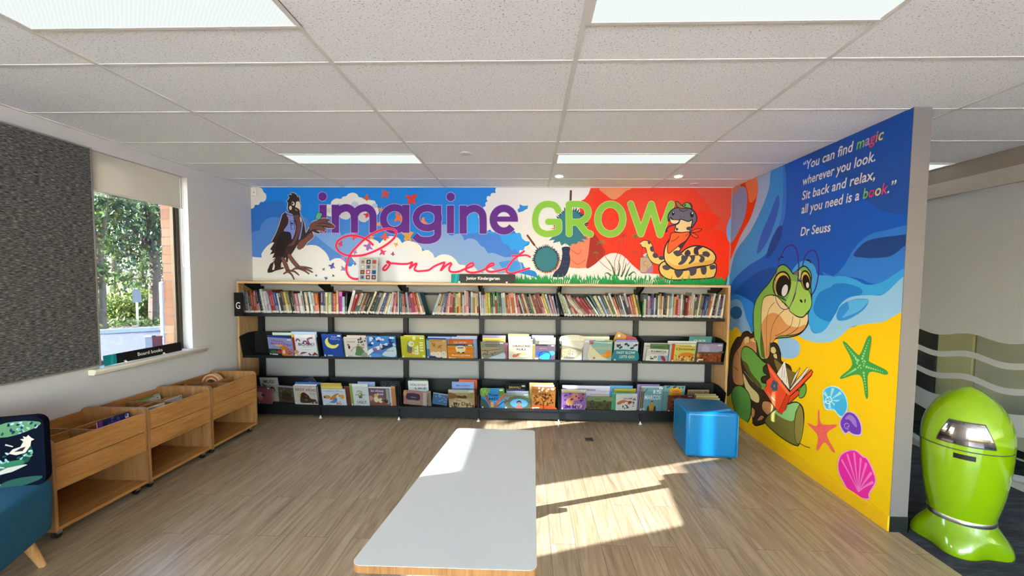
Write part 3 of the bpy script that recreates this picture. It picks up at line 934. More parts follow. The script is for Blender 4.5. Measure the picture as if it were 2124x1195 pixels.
# the road runs past the window, edges square to the line of sight
rc = on_ray(290, 9.0, 0); dirv = Vector((rc.x, rc.y, 0)).normalized(); side_v = Vector((-dirv.y, dirv.x, 0))
b = MB()
def road_pt(a, l, z):
    return dirv*a+side_v*l+Vector((0, 0, z))
b.prism([road_pt(7.2, -14, GZ-0.03), road_pt(17.4, -14, GZ-0.03), road_pt(17.4, 14, GZ-0.03), road_pt(7.2, 14, GZ-0.03)], (0, 0, 0.03))
struct(b.build('ground_road', mr))
b = MB()
b.prism([road_pt(17.4, -14, GZ), road_pt(17.6, -14, GZ), road_pt(17.6, 14, GZ), road_pt(17.4, 14, GZ)], (0, 0, 0.12), 0)
struct(b.build('ground_kerb', mat('concrete', '#a9a59c', 0.9)))
b = MB(); b.prism([road_pt(17.6, -12, GZ-0.02), road_pt(21.5, -12, GZ-0.02), road_pt(21.5, 12, GZ-0.02), road_pt(17.6, 12, GZ-0.02)], (0, 0, 0.10))
struct(b.build('ground_mulch', mat('mulch', '#6f5a48', 0.95)))

rnd = random.Random(11)
def at_road(px, d, z=GZ):
    """point at a walking distance d from the window viewer in the direction of column px"""
    v = ray(px, 575); v = Vector((v.x, v.y, 0)).normalized()
    return Vector((v.x*d, v.y*d, z))
# bright bushes in the garden bed
for i, (px, d, r, h, lab) in enumerate(((232, 20.2, 0.62, 0.95, 'yellow green bush left of the others in the garden bed outside'),
                                        (268, 19.8, 0.72, 1.15, 'bright bush behind the thin sign post outside the window'),
                                        (305, 19.9, 0.8, 1.3, 'tallest yellow green bush, between thin sign post and white pole'),
                                        (342, 20.3, 0.7, 1.15, 'yellow green bush behind the white pole outside'))):
    p = at_road(px, d, GZ+0.08)
    t = thing('bush', lab, 'bush', p, 0, 'bushes in the garden bed')
    b = MB()
    blobs = [(p.x+rnd.uniform(-.4, .4), p.y+rnd.uniform(-.4, .4), p.z+h*rnd.uniform(0.35, 0.75), r*rnd.uniform(0.5, 0.75)) for _ in range(7)]
    crown(b, blobs, 1700, 0.12, ('#93a03c', '#748a30', '#a9ae5c', '#566e26'), rnd)
    b.build('foliage', M['leaf'], t, colour=True)
    b = MB(); b.tube([(p.x, p.y, p.z-0.05), (p.x, p.y, p.z+h*0.5)], 0.05, 6); b.build('stem', M['bark'], t)
b = MB()
for i in range(3600):
    p = road_pt(rnd.uniform(17.9, 19.6), rnd.uniform(-5.0, 5.5), GZ+0.08+rnd.uniform(0, 0.22))
    leaf_quad(b, p, 0.12*rnd.uniform(0.6, 1.3), rnd, vary(hx(rnd.choice(('#5f7730', '#798a42', '#465e26'))), rnd))
tag(b.build('groundcover', M['leaf'], colour=True), 'low green groundcover along the garden bed edge outside', 'plants', kind='stuff')

def tree(name, px, d, h, label, blobs, n, s, cols, trunk=0.14, group='trees outside the window', strands=0):
    p = at_road(px, d)
    t = thing(name, label, 'tree', p, 0, group)
    b = MB()
    bl = [(p.x+side_v.x*a+dirv.x*q, p.y+side_v.y*a+dirv.y*q, p.z+z, r) for a, q, z, r in blobs]
    crown(b, bl, n, s, cols, rnd)
    for i in range(strands):
        cx, cy, cz, r = rnd.choice(bl)
        w = rnd.uniform(0, 6.28); k = r*rnd.uniform(0.3, 1.1)
        x, y, z = cx+k*math.cos(w), cy+k*math.sin(w), cz+rnd.uniform(-0.3, 0.3)
        L = rnd.uniform(0.8, 2.6); m_ = int(L/0.10)
        for j in range(m_):
            leaf_quad(b, (x+rnd.gauss(0, .035), y+rnd.gauss(0, .035), z-j*0.10), s*rnd.uniform(0.7, 1.2), rnd, vary(hx(rnd.choice(cols)), rnd), True)
    b.build('crown', M['leaf'], t, colour=True)
    b = MB()
    b.tube([p-Vector((0, 0, 0.1)), p+Vector((0.05, 0.03, h*0.4)), p+Vector((-0.04, 0.05, h*0.75))], [trunk, trunk*0.8, trunk*0.5], 9)
    for a, q, z, r in blobs[:5]:
        e = p+side_v*a+dirv*q+Vector((0, 0, z))
        b.tube([p+Vector((0, 0.03, h*0.5)), (p+Vector((0, 0, h*0.5)))*0.4+e*0.6, e], [trunk*0.5, trunk*0.3, trunk*0.15], 6)
    b.build('trunk', M['bark'], t, smooth=True)
    return t
tree('weeping_tree', 318, 19.0, 5.2, 'weeping tree with hanging strands right of centre outside the window',
     [(-1.3, 0, 4.6, 1.2), (0.2, .4, 5.3, 1.3), (1.2, -.3, 4.4, 1.1), (0.9, 0, 3.2, 1.0), (-0.5, 0, 3.7, 0.9), (2.0, 0, 4.9, 1.0)], 3400, 0.15, ('#48602f', '#5c763c', '#33481f', '#73864e', '#3c5550'), 0.20, strands=230)
tree('leafy_tree', 205, 17.8, 4.4, 'leafy tree at the left edge of the window view',
     [(0.4, 0, 3.9, 1.1), (0.3, 0.2, 2.8, 0.9), (0.25, 0, 1.8, 0.55), (-0.4, 0, 4.8, 1.1), (0.2, 0, 5.6, 0.9)], 2600, 0.15, ('#3c5626', '#556f33', '#7d9048'), 0.13, strands=60)
tree('broad_tree', 238, 38.0, 6.0, 'distant broad dark tree behind the small palm',
     [(-2.5, 0, 3.2, 1.6), (0, 0, 4.4, 1.9), (2.4, 0, 3.4, 1.7), (1.2, 0, 6.2, 1.6), (-1.5, 0, 6.0, 1.3)], 4200, 0.26, ('#32472a', '#465e34', '#25381f', '#62764a'), 0.25)
tree('broad_tree', 366, 27.0, 6.0, 'distant tree at the right end of the window view beside the brick',
     [(-1.6, 0, 2.4, 1.3), (0.3, 0, 3.6, 1.5), (-1.2, 0, 5.0, 1.5), (1.6, 0, 5.2, 1.6), (0.2, 0, 6.6, 1.4)], 3000, 0.24, ('#4e6630', '#667c40', '#3a5024'), 0.22)
tree('broad_tree', 296, 46.0, 7.0, 'far tree seen between the hanging strands outside',
     [(-4.0, 0, 3.0, 2.2), (-0.5, 0, 4.4, 2.4), (3.0, 0, 3.2, 2.2), (0.5, 0, 7.0, 2.2), (-3.0, 0, 6.5, 2.0), (3.4, 0, 6.4, 2.0), (0, 0, 1.8, 1.8)], 4200, 0.34, ('#3c5230', '#526a3c', '#2f4526'), 0.3)
# unseen dense tree added outside to keep sun off most of the window
p = Vector((-7.5, 2.42, GZ))
t = thing('sun_blocker_tree', 'unseen dense tree added outside the wall to shade the window', 'tree', p)
b = MB()
crown(b, [(p.x, p.y+0.05, 2.9, 0.62), (p.x, p.y+0.05, 2.2, 0.58), (p.x, p.y+0.1, 3.5, 0.6), (p.x-0.3, p.y+0.25, 2.8, 0.65), (p.x, p.y+0.2, 1.6, 0.5)], 5200, 0.20, ('#4f7030', '#6f8f40'), rnd)
b.build('crown', M['leaf'], t, colour=True)
b = MB(); b.tube([p, p+Vector((0, 0, 2.4))], [0.09, 0.05], 8); b.build('trunk', M['bark'], t)
# small palm
p = at_road(241, 24, GZ)
t = thing('palm', 'small palm with drooping fronds left of the bushes outside', 'palm', p)
b = MB()
top = p+Vector((0, 0, 1.75))
for i in range(34):
    w = rnd.uniform(0, 6.28); L = rnd.uniform(0.7, 1.1); el = rnd.uniform(-0.2, 0.9)
    d = Vector((math.cos(w), math.sin(w), 0))
    for j in range(12):
        tt = j/11
        c0 = top+d*L*tt+Vector((0, 0, el*tt-1.1*tt*tt))
        leaf_quad(b, c0, 0.22, rnd, vary(hx(rnd.choice(('#6f7f3a', '#8a8550', '#57692f'))), rnd), True)
b.build('fronds', M['leaf'], t, colour=True)
b = MB(); b.tube([p, top], [0.13, 0.10], 8); b.build('trunk', M['bark'], t, smooth=True)
# posts and kerbside boards
p = at_road(338, 14.0); q = at_road(336, 14.0)
hp = EYE.z-(592-575)/F_PX*14.0/1.27
b = MB(); b.tube([p, (p.x, p.y, 1.42)], 0.085, 14); b.tube([(p.x, p.y, 1.42), (p.x, p.y, 1.45)], [0.085, 0.05], 14)
tag(b.build('pole', mat('pole_paint', '#8a8a8e', 0.5), smooth=True), 'thick white pole outside beside the brick edge', 'pole')
p = at_road(282, 18.2, GZ)
t = thing('sign_post', 'thin post with a small round topped sign in front of the bushes', 'sign post', p)
b = MB(); b.tube([p, p+Vector((0, 0, 1.35))], 0.03, 8); b.build('post', M['steel'], t)
b = MB(); c0 = p+Vector((0, 0, 1.1))-dirv*0.04
b.prism([c0+side_v*(-0.11)+Vector((0, 0, -0.22)), c0+side_v*0.11+Vector((0, 0, -0.22)), c0+side_v*0.11+Vector((0, 0, 0.12)), c0+side_v*0.06+Vector((0, 0, 0.22)), c0+side_v*(-0.06)+Vector((0, 0, 0.22)), c0+side_v*(-0.11)+Vector((0, 0, 0.12))], -dirv*0.01)
b.build('plate', mat('grey_plate', '#7c7c7a', 0.5), t)
for px, w_, col, lab, h_ in ((306.5, 0.19, '#8f8f92', 'white kerbside box left of the maroon one', 0.24), (321.5, 0.19, '#5a2228', 'maroon kerbside box at the foot of the white pole', 0.24)):
    p = at_road(px, 13.3, GZ)
    b = MB(); b.prism([p-side_v*w_/2, p+side_v*w_/2, p+side_v*w_/2+dirv*0.16, p-side_v*w_/2+dirv*0.16], (0, 0, h_))
    b.prism([p-side_v*(w_/2+.008)-dirv*.02+Vector((0, 0, h_)), p+side_v*(w_/2+.008)-dirv*.02+Vector((0, 0, h_)), p+side_v*(w_/2+.008)+dirv*.17+Vector((0, 0, h_)), p-side_v*(w_/2+.008)+dirv*.17+Vector((0, 0, h_))], (0, 0, 0.04))
    tag(b.build('kerb_box', mat('box_paint', col, 0.5)), lab, 'box')

b = MB(); b.box((-30, -40, GZ-0.3), (30, YF-0.15, GZ-0.02)); struct(b.build('ground_bounce', mat('pale_bounce_ground', '#cfd0d0', 0.9)))  # unseen pale ground added to bounce sunlight up to the ceiling
# ================================================================== BOOKSHELF
SX0, SX1 = -3.270, 2.186          # outer faces of the timber ends
YS = 4.555                        # front of top and ends
ZT = 1.549                        # top surface
EP = 0.025
bs = thing('bookshelf', 'long low bookshelf with timber top and black shelves along the rear wall', 'bookshelf', ((SX0+SX1)/2, 4.72, 0))
b = MB(); b.box((SX0, YS, ZT-0.025), (SX1, YB-0.005, ZT)); b.build('top', M['ash_x'], bs, bevel=0.002)
for x0 in (SX0, SX1-EP):
    b = MB(); b.box((x0, YS, 0.0), (x0+EP, YB-0.005, ZT-0.0255)); b.build('end_panel', M['ash_z'], bs, bevel=0.002)
IX0, IX1 = SX0+EP, SX1-EP
BAY = (IX1-IX0)/6
bx = [IX0+BAY*i for i in range(7)]
def upx(i):
    return min(max(bx[i], IX0+0.055), IX1-0.055)
for i in range(7):
    x = upx(i)
    b = MB(); b.box((x-0.027, 4.835, 0.02), (x+0.027, 4.885, 1.49)); b.build('upright', M['black'], bs)
SZ = 1.185                        # top shelf surface
for i in range(6):
    xa, xb = bx[i]+0.001, bx[i+1]-0.001
    b = MB(); b.box((xa, 4.600, SZ-0.035), (xb, 4.835, SZ)); b.build('shelf', M['black'], bs, bevel=0.002)
    for zr in (1.475, 0.965, 0.415):
        pass
    b = MB(); b.box((upx(i)+0.027, 4.852, 1.40), (upx(i+1)-0.027, 4.862, 1.43)); b.build('rail', M['black'], bs)
for i in range(7):
    x = upx(i)
    b = MB()
    for s_ in (-0.012, 0.012):
        b.prism([(x+s_-0.002, 4.835, 1.40), (x+s_-0.002, 4.60, 1.505), (x+s_-0.002, 4.60, 1.523), (x+s_-0.002, 4.835, 1.523)], (0.004, 0, 0))
    b.build('top_bracket', M['black'], bs)
# sloping browser trays with clear fronts: two tiers
TRAYS = {}
def tray(i, zb, yf, hf, hb, tier):
    """front leans towards the room; zb floor height, yf foot of the front, hf front height, hb back height"""
    xa, xb = bx[i]+0.006, bx[i+1]-0.006
    lean = 0.055
    t = thing('browser_tray_holder', '', '') if False else None
    yb = 4.80
    b = MB()
    b.box((xa, yf+0.004, zb-0.012), (xb, yb, zb))
    b.box((xa, yb-0.006, zb), (xb, yb, zb+hb))
    b.box((xa, yf-0.006, zb-0.022), (xb, yf+0.010, zb+0.006))
    tr = b.build('browser_tray', M['black'], bs, bevel=0.0015)
    for x in (xa, xb-0.006):
        b = MB()
        b.prism([(x, yf, zb), (x, yf-lean, zb+hf), (x, yf-lean+0.05, zb+hf+0.012), (x, yb-0.12, zb+hb), (x, yb, zb+hb), (x, yb, zb)], (0.006, 0, 0))
        b.build('side_plate', M['black'], tr)
    solid = (i == 0 and tier == 1)
    b = MB()
    if not solid:
        # one thin bent sheet: foot lip, sloping face
        b.face([(xa+0.008, yf, zb), (xb-0.008, yf, zb), (xb-0.008, yf-lean, zb+hf), (xa+0.008, yf-lean, zb+hf)])
        b.build('clear_front', M['acrylic'], tr)
        b = MB(); b.tube([(xa+0.008, yf-lean, zb+hf), (xb-0.008, yf-lean, zb+hf)], 0.0016, 6); b.build('front_edge', M['acrylic'], tr)
    else:
        b.face([(xa+0.008, yf, zb), (xb-0.008, yf, zb), (xb-0.008, yf-lean, zb+hf), (xa+0.008, yf-lean, zb+hf)])
        b.build('clear_front', M['acrylic'], tr)
    return tr
MZ, MYF, MH = 0.700, 4.590, 0.225
LZ, LYF, LH = 0.150, 4.560, 0.235
for i in range(6):
    tray(i, MZ, MYF, MH, 0.255, 1)
    tray(i, LZ, LYF, LH, 0.270, 0)
    b = MB(); b.box((bx[i]+0.004, 4.585, 0.03), (bx[i+1]-0.004, 4.80, 0.126)); b.build('plinth', M['black'], bs, bevel=0.002)
for i in range(1, 6):
    b = MB(); b.lathe([(0.018, 0.0), (0.018, 0.006), (0.007, 0.010), (0.007, 0.032)], (bx[i], 4.575, 0), 14); b.build('levelling_foot', M['plastic'], bs, smooth=True)
for i in range(1, 6):
    b = MB(); b.box((bx[i]-0.004, 4.560, 0.03), (bx[i]+0.004, 4.80, 0.30)); b.build('bay_divider', M['black'], bs)

# signs and notice on and beside the shelf
pa_, pb_ = at_y(485.5, 656, 4.53), at_y(501, 607, 4.53)
t = thing('shelf_sign', 'black sign with white letter G at the left end of the top shelf', 'sign', (pa_.x, 4.53, pa_.z))
b = MB(); b.box((pa_.x+0.004, 4.532, pa_.z), (pb_.x+0.004, 4.545, pb_.z)); b.build('plate', M['black_gloss'], t)
b = MB(); b.box((pa_.x+0.008, 4.545, pa_.z+0.1), (pa_.x+0.014, 4.556, pb_.z-0.05)); b.build('clip', M['black'], t)
b = MB()
g = at_y(488.5, 640.5, 4.53)
for f in text_fit('G', 0.05, 0.078, bold=0.0):
    b.face([(g.x+0.003+x, 4.5312, g.z+y) for x, y in f])
b.build('lettering', M['plastic'], t)

yj = 4.66
p0, p1, p2 = at_y(935.5, 586.5, yj), at_y(1068.5, 587, yj), at_y(935.5, 567.5, yj)
_w, _h = p1.x-p0.x, p2.z-p0.z
t, P = strip_sign('shelf_sign', 'black sign reading Junior Kindergarten standing on the bookshelf top', (p0.x, yj, ZT+0.002), (1, 0, 0), (0, 0.12, 1), _w, 0.100, 'Junior Kindergarten', teal=_w*0.12, tw=_w*0.525, tx=_w*0.235)
for k in (0.13, 0.87):
    q = P(_w*k, 0.006); b = MB(); b.box((q.x-0.010, q.y-0.018, ZT), (q.x+0.010, q.y+0.022, ZT+0.006)); b.box((q.x-0.010, q.y-0.006, ZT), (q.x+0.010, q.y-0.002, ZT+0.018)); b.build('foot_clip', M['plastic'], t)

yn = 4.76
p0, p1, p2 = at_y(743.5, 583, yn), at_y(782, 583, yn), at_y(743.5, 531, yn)
nw, nh = p1.x-p0.x, p2.z-p0.z
t = thing('notice', 'white notice with nine small book pictures standing on the shelf top', 'notice', (p0.x, yn, ZT))
b = MB()
lean = 0.14
def NP(x, z, off=0.0):
    return (p0.x+x*nw, yn+lean*z*nh-off, ZT+0.002+z*nh)
b.prism([NP(0, 0), NP(1, 0), NP(1, 1), NP(0, 1)], (0, 0.0015, 0), 0, hx('#e4e2dc'))
tiles = ['#c9b8a8', '#17191c', '#d8705c', '#cfc6ba', '#8a93a2', '#c7c4bc', '#7a3d2a', '#e02848', '#2a6aa6', '#8f98c4', '#7d1424', '#4a2a30']
for k, c_ in enumerate(tiles):
    cx_, cz_ = 0.19+0.31*(k % 3), 0.80-0.205*(k//3)
    b.face([NP(cx_-0.115, cz_-0.085, .0006), NP(cx_+0.115, cz_-0.085, .0006), NP(cx_+0.115, cz_+0.085, .0006), NP(cx_-0.115, cz_+0.085, .0006)], 0, hx(c_))
    c2 = ['#a06a50', '#c8c8c8', '#c04030', '#ffffff', '#303a4a', '#d8a0a0', '#c88a40', '#ffffff', '#123a78', '#3a4a90', '#f0d8b0', '#d8a0a0'][k]
    b.face([NP(cx_-0.06, cz_-0.03, .0010), NP(cx_+0.05, cz_-0.045, .0010), NP(cx_+0.07, cz_+0.03, .0010), NP(cx_-0.03, cz_+0.045, .0010)], 0, hx(c2))
b.face([NP(0.2, 0.915, .0006), NP(0.8, 0.915, .0006), NP(0.8, 0.935, .0006), NP(0.2, 0.935, .0006)], 0, hx('#8a8a88'))
b.build('sheet', M['ink'], t, colour=True)
b = MB()
b.prism([NP(-0.02, 0, .004), NP(1.02, 0, .004), NP(1.02, 1.0, .004), NP(-0.02, 1.0, .004)], (0, 0.0008, 0))
b.build('clear_holder', M['acrylic'], t)
b = MB(); b.box((p0.x-0.004, yn-0.03, ZT), (p1.x+0.004, yn+0.05, ZT+0.002)); b.build('holder_foot', M['acrylic'], t)
# ================================================================== SPINE-OUT PICTURE BOOKS ON THE TOP SHELF
# each entry: colour, width in mm, lean in degrees (+ to the right), height in mm, band colour or ''
NAMES = {'gb': ('#5f6f82', 'grey blue'), 'sl': ('#4a525a', 'slate'), 'tn': ('#9a7f62', 'tan'), 'ru': ('#b0472c', 'rust'), 'nv': ('#1d2746', 'navy'), 'wh': ('#dcdad4', 'white'),
         'rd': ('#b3262a', 'red'), 'bl': ('#34549a', 'blue'), 'dg': ('#2a3a30', 'dark green'), 'br': ('#6a4030', 'brown'), 'ye': ('#d8b440', 'yellow'), 'ol': ('#737430', 'olive'),
         'bk': ('#18181a', 'black'), 'pk': ('#d08a92', 'pink'), 'cr': ('#dccfa2', 'cream'), 'mt': ('#cfe0d4', 'mint'), 'or': ('#d06a28', 'orange'), 'pg': ('#b4c082', 'pale green'),
         'pu': ('#4f3a72', 'purple'), 'pe': ('#dca882', 'peach'), 'mg': ('#b8359c', 'magenta'), 'pb': ('#a9c6d8', 'pale blue'), 'mr': ('#6a1c22', 'maroon'), 'tl': ('#2f7480', 'teal'),
         'lv': ('#b0a6c4', 'lavender'), 'li': ('#b6c43a', 'lime'), 'gn': ('#3a8a3c', 'green'), 'gr': ('#8f9492', 'grey'), 'oc': ('#b88a3a', 'ochre')}
BAYS = [
 # bay, anchor text, list of "code width lean height band"
 ('at the G sign', 'gb 14 -4 262;gb 20 -5 250;tn 12 -6 262;sl 22 -6 215;ru 17 -7 268;ru 20 -7 240;tn 16 -8 262;nv 24 -9 275 pk;nv 15 -10 255;wh 24 -10 285;wh 14 -10 262;wh 22 -10 262 lv;lv 14 -11 245;rd 22 -11 256;ru 19 -11 275;bl 23 -11 250;wh 18 -11 240;dg 22 -11 238;br 22 -11 262;ye 22 -11 258;ol 26 -11 258;bk 20 -10 240;br 18 -9 258;pk 24 -9 236;wh 26 -9 240;wh 17 -8 265 rd;bk 14 -8 262;cr 24 -8 255;pu 10 -8 252;mt 22 -8 258;wh 18 -8 245 pk;or 34 -5 238'),
 ('left of the standing notice', 'pu 26 0 270 wh;sl 17 0 262;cr 20 0 252;pg 32 0 253;pu 14 0 248;or 26 0 240;pe 22 0 272;mg 30 0 262;pb 24 0 205;bk 14 2 248;wh 24 15 285;rd 20 17 240;ru 17 19 258 br;wh 20 19 256 tl;tn 22 21 260;br 22 22 262;bk 26 23 268;cr 18 23 285;bk 28 23 272;sl 24 22 265;gr 16 22 262;cr 17 21 268;bl 24 20 255;tn 17 19 262;cr 17 18 255;wh 22 16 268;pb 24 13 262;rd 14 8 240;pk 20 4 255;mr 22 1 262;wh 10 0 275'),
 ('under the Connect lettering', 'tl 16 -2 258;gr 18 -2 248;ru 24 -3 240;bk 24 -4 240;lv 22 -7 262 cr;br 20 -8 215;mg 22 -9 236 pu;ru 22 -11 252;rd 28 -11 262;or 20 -12 252;cr 26 -14 262;tl 22 -16 262 pk;GAP 60;wh 26 19 258 pb;br 22 18 268 cr;pe 22 16 262;tl 20 14 262;wh 18 12 255 pk;pu 20 9 272;pk 22 7 258;pe 20 6 262;pk 30 3 248 rd;br 22 3 262;ol 18 1 258;li 14 0 254;wh 18 0 250 rd;ye 24 -1 262;br 18 0 262;wh 14 -1 240;wh 24 0 290 pk;pk 26 -1 282;bk 16 -1 262;pb 24 0 274;oc 26 -1 262;cr 17 -2 258;wh 18 -2 258 rd'),
 ('under the Junior Kindergarten sign', 'wh 16 -3 275;lv 20 -2 240;wh 19 -2 245 pk;ye 22 -3 264;li 26 -3 264;bk 18 -2 255;gn 24 -2 275 wh;rd 22 -3 228 wh;gn 22 -5 265;dg 18 -5 262;pb 24 -4 262;cr 17 -5 270;br 16 -6 262;or 24 -6 245;pe 18 -7 262;or 30 -7 268;wh 19 -8 262;rd 30 -8 250;bk 24 -12 230;wh 14 -17 250;br 24 -18 262;pe 24 -18 268;dg 22 -18 262;gr 19 -18 235 gn;pe 18 -18 262;br 19 -18 250;ru 19 -18 255;br 22 -18 270;rd 22 -19 282;cr 17 -19 240;ye 24 -19 270;pb 20 -18 265;pk 22 -15 250;lv 18 -14 240;nv 16 -9 262'),
 ('under the green GROW lettering', 'gr 26 -18 285 wh;pg 22 -20 268;wh 16 -21 255;nv 22 -22 235;or 20 -24 270;ru 26 -24 262;bk 14 -26 255;wh 20 -40 285;cr 13 -40 268;pk 13 -39 268;mr 17 -39 285;rd 24 -38 268;rd 22 -37 262;br 20 -36 258;wh 17 -34 262;tl 20 -30 272;cr 32 -28 262;pb 22 -26 262;sl 24 -25 262;cr 20 -24 268;ol 20 -23 258;wh 20 -22 290;or 22 -21 240;br 16 -20 270;sl 20 -19 255;wh 17 -18 262;nv 22 -18 250;wh 22 -17 285 br;pk 22 -15 240;or 19 -14 258;ye 24 -13 266;ol 19 -12 258'),
 ('under the painted snake', 'gn 17 0 180;wh 24 0 262 tl;br 16 0 272;lv 20 0 248;rd 17 0 240 lv;pu 13 0 262;bl 19 0 268;wh 18 1 226;dg 24 0 262;wh 20 1 252;oc 24 0 272;cr 18 1 246;nv 20 1 285;br 20 1 262;cr 24 2 252;gr 22 2 246;pb 24 2 272;ye 24 3 240 pe;rd 28 3 262;pk 28 1 220;mt 26 1 268;br 24 1 262;mr 24 2 226;rd 17 3 248;pe 20 3 252;wh 22 4 288 pe;wh 12 4 270;ol 18 6 240 cr;pu 20 7 262;cr 16 8 270;ol 22 8 262;pu 19 8 262;nv 14 9 252;bl 26 9 248;sl 18 10 272;or 22 11 250;wh 26 11 285;bk 26 10 262;tn 18 10 258;wh 18 9 275;bl 24 8 236;mr 18 7 252;wh 22 6 272'),
]
def spine_proto(v):
    """unit book: x thickness, y depth from the spine at 0, z height"""
    b = MB()
    def bx_(a, c, m):
        b.box(a, c, m)
    bx_((0, 0.0, 0), (1, 0.04, 1), 0)
    bx_((0, 0.04, 0), (0.12, 1, 1), 0); bx_((0.88, 0.04, 0), (1, 1, 1), 0)
    bx_((0.12, 0.04, 0.012), (0.88, 0.985, 0.985), 1)
    e = -0.004
    b.face([(0.0, e, 0.03), (1.0, e, 0.03), (1.0, e, 0.115), (0.0, e, 0.115)], 2)
    rr = random.Random(v+3)
    if v == 0:
        b.face([(0.3, e, 0.34), (0.7, e, 0.34), (0.7, e, 0.80), (0.3, e, 0.80)], 3)
    elif v == 1:
        b.face([(0.0, e, 0.80), (1.0, e, 0.80), (1.0, e, 1.0), (0.0, e, 1.0)], 3)
    elif v == 2:
        z = 0.2
        while z < 0.88:
            h = rr.uniform(0.02, 0.10); w_ = rr.uniform(0.12, 0.22)
            b.face([(0.5-w_, e, z), (0.5+w_, e, z), (0.5+w_, e, z+h), (0.5-w_, e, z+h)], 3)
            z += h+rr.uniform(0.012, 0.06)
    else:
        b.face([(0.0, e, 0.115), (1.0, e, 0.115), (1.0, e, rr.uniform(0.3, 0.5)), (0.0, e, 0.38)], 3)
        b.face([(0.38, e, 0.5), (0.62, e, 0.5), (0.62, e, 0.9), (0.38, e, 0.9)], 3)
    me = bpy.data.meshes.new('picture_book')
    me.from_pydata(b.v, [], b.f)
    me.polygons.foreach_set('material_index', b.m)
    for q in (M['spine'], M['pages'], M['label'], M['band']):
        me.materials.append(q)
    me.update()
    return me
ms_ = M['spine'] = mat('book_cloth', '#ffffff', 0.5, 0.0, 0.2)
_oi = nd(ms_, 'ShaderNodeObjectInfo')
lk(ms_, _oi.outputs['Color'], bsdf(ms_).inputs['Base Color'])
M['label'] = mat('spine_label', '#a5a39d', 0.6)
mb_ = M['band'] = mat('spine_print', '#ffffff', 0.5, 0.0, 0.2)
_oi = nd(mb_, 'ShaderNodeObjectInfo')
_at = nd(mb_, 'ShaderNodeAttribute', _attribute_type='OBJECT', _attribute_name='print')
lk(mb_, _at.outputs['Color'], bsdf(mb_).inputs['Base Color'])
PROTO = [spine_proto(v) for v in range(5)]
ORD = ['', 'first', 'second', 'third', 'fourth', 'fifth', 'sixth', 'seventh', 'eighth', 'ninth', 'tenth']
def lean_word(a):
    if abs(a) < 3:
        return 'upright'
    if abs(a) < 14:
        return 'tilted left' if a < 0 else 'tilted right'
    return 'leaning left' if a < 0 else 'leaning right'
rnd = random.Random(21)
for bi, (anchor, spec) in enumerate(BAYS):
    items = [q.split() for q in spec.split(';')]
    x0 = bx[bi]+(0.010 if bi == 0 else 0.004)
    x1 = bx[bi+1]-0.004
    # footprint of every book along the shelf
    foot = [float(q[1])/1000 if q[0] == 'GAP' else float(q[1])/1000/math.cos(math.radians(float(q[2]))) for q in items]
    first, last = items[0], items[-1]
    lead = 0.0
    if first[0] != 'GAP' and float(first[2]) < -1:   # top of a left leaning first book must stay inside
        lead = max(0.0, float(first[3])/1000*math.sin(math.radians(-float(first[2])))-(0.0 if bi else 0.002))*(1.0 if bi == 0 else 0.55)
    tail = 0.0
    if float(last[2]) > 1:
        tail = float(last[3])/1000*math.sin(math.radians(float(last[2])))*0.9
    k = (x1-x0-lead-tail)/sum(foot)
    x = x0+lead
    seen = {}
    total = {}
    for q in items:
        if q[0] != 'GAP':
            total[(q[0], lean_word(float(q[2])))] = total.get((q[0], lean_word(float(q[2]))), 0)+1
    for q, fp in zip(items, foot):
        if q[0] == 'GAP':
            x += fp*k
            continue
        code, w, a, h = q[0], float(q[1])/1000*k*0.94, math.radians(float(q[2])), float(q[3])/1000*0.965
        me = PROTO[rnd.randrange(5)]
        o = bpy.data.objects.new('picture_book', me)
        COL.objects.link(o)
        d = rnd.uniform(0.18, 0.205)
        y = 4.606+rnd.uniform(0, 0.012)
        R_ = Matrix.Rotation(a, 4, 'Y')
        S_ = Matrix.Diagonal((w, d, h, 1))
        # pivot on the lower corner the book rests on
        if a > 0:
            mw = Matrix.Translation((x+fp*k, y, SZ+0.0008)) @ R_ @ Matrix.Translation((-w, 0, 0)) @ S_
        else:
            mw = Matrix.Translation((x, y, SZ+0.0008)) @ R_ @ S_
        o.matrix_world = mw
        c_ = tuple(0.40*q_ for q_ in hx(NAMES[code][0]))
        o.color = (*c_, 1)
        band = q[4] if len(q) > 4 else None
        if band:
            pc = tuple(0.40*q_ for q_ in hx(NAMES[band][0]))
        else:
            lum = 0.3*c_[0]+0.6*c_[1]+0.1*c_[2]
            pc = tuple(q_*0.35 for q_ in c_) if lum > 0.35 else tuple(min(0.5, q_*1.2+0.09) for q_ in c_)
        o['print'] = [float(v) for v in pc]
        lw_ = lean_word(float(q[2]))
        key = (code, lw_)
        seen[key] = seen.get(key, 0)+1
        thick = 'thick ' if float(q[1]) >= 26 else ('thin ' if float(q[1]) <= 14 else '')
        n_ = '' if total[key] == 1 else (ORD[seen[key]]+' from the left of the ' if True else '')
        if total[key] == 1:
            lab = '%s%s book %s on the top shelf %s' % (thick, NAMES[code][1], lw_, anchor)
        else:
            lab = '%s %s book %s, top shelf %s' % (ORD[seen[key]], NAMES[code][1], lw_, anchor)
        tag(o, lab, 'book', 'picture books on the top shelf')
        x += fp*k
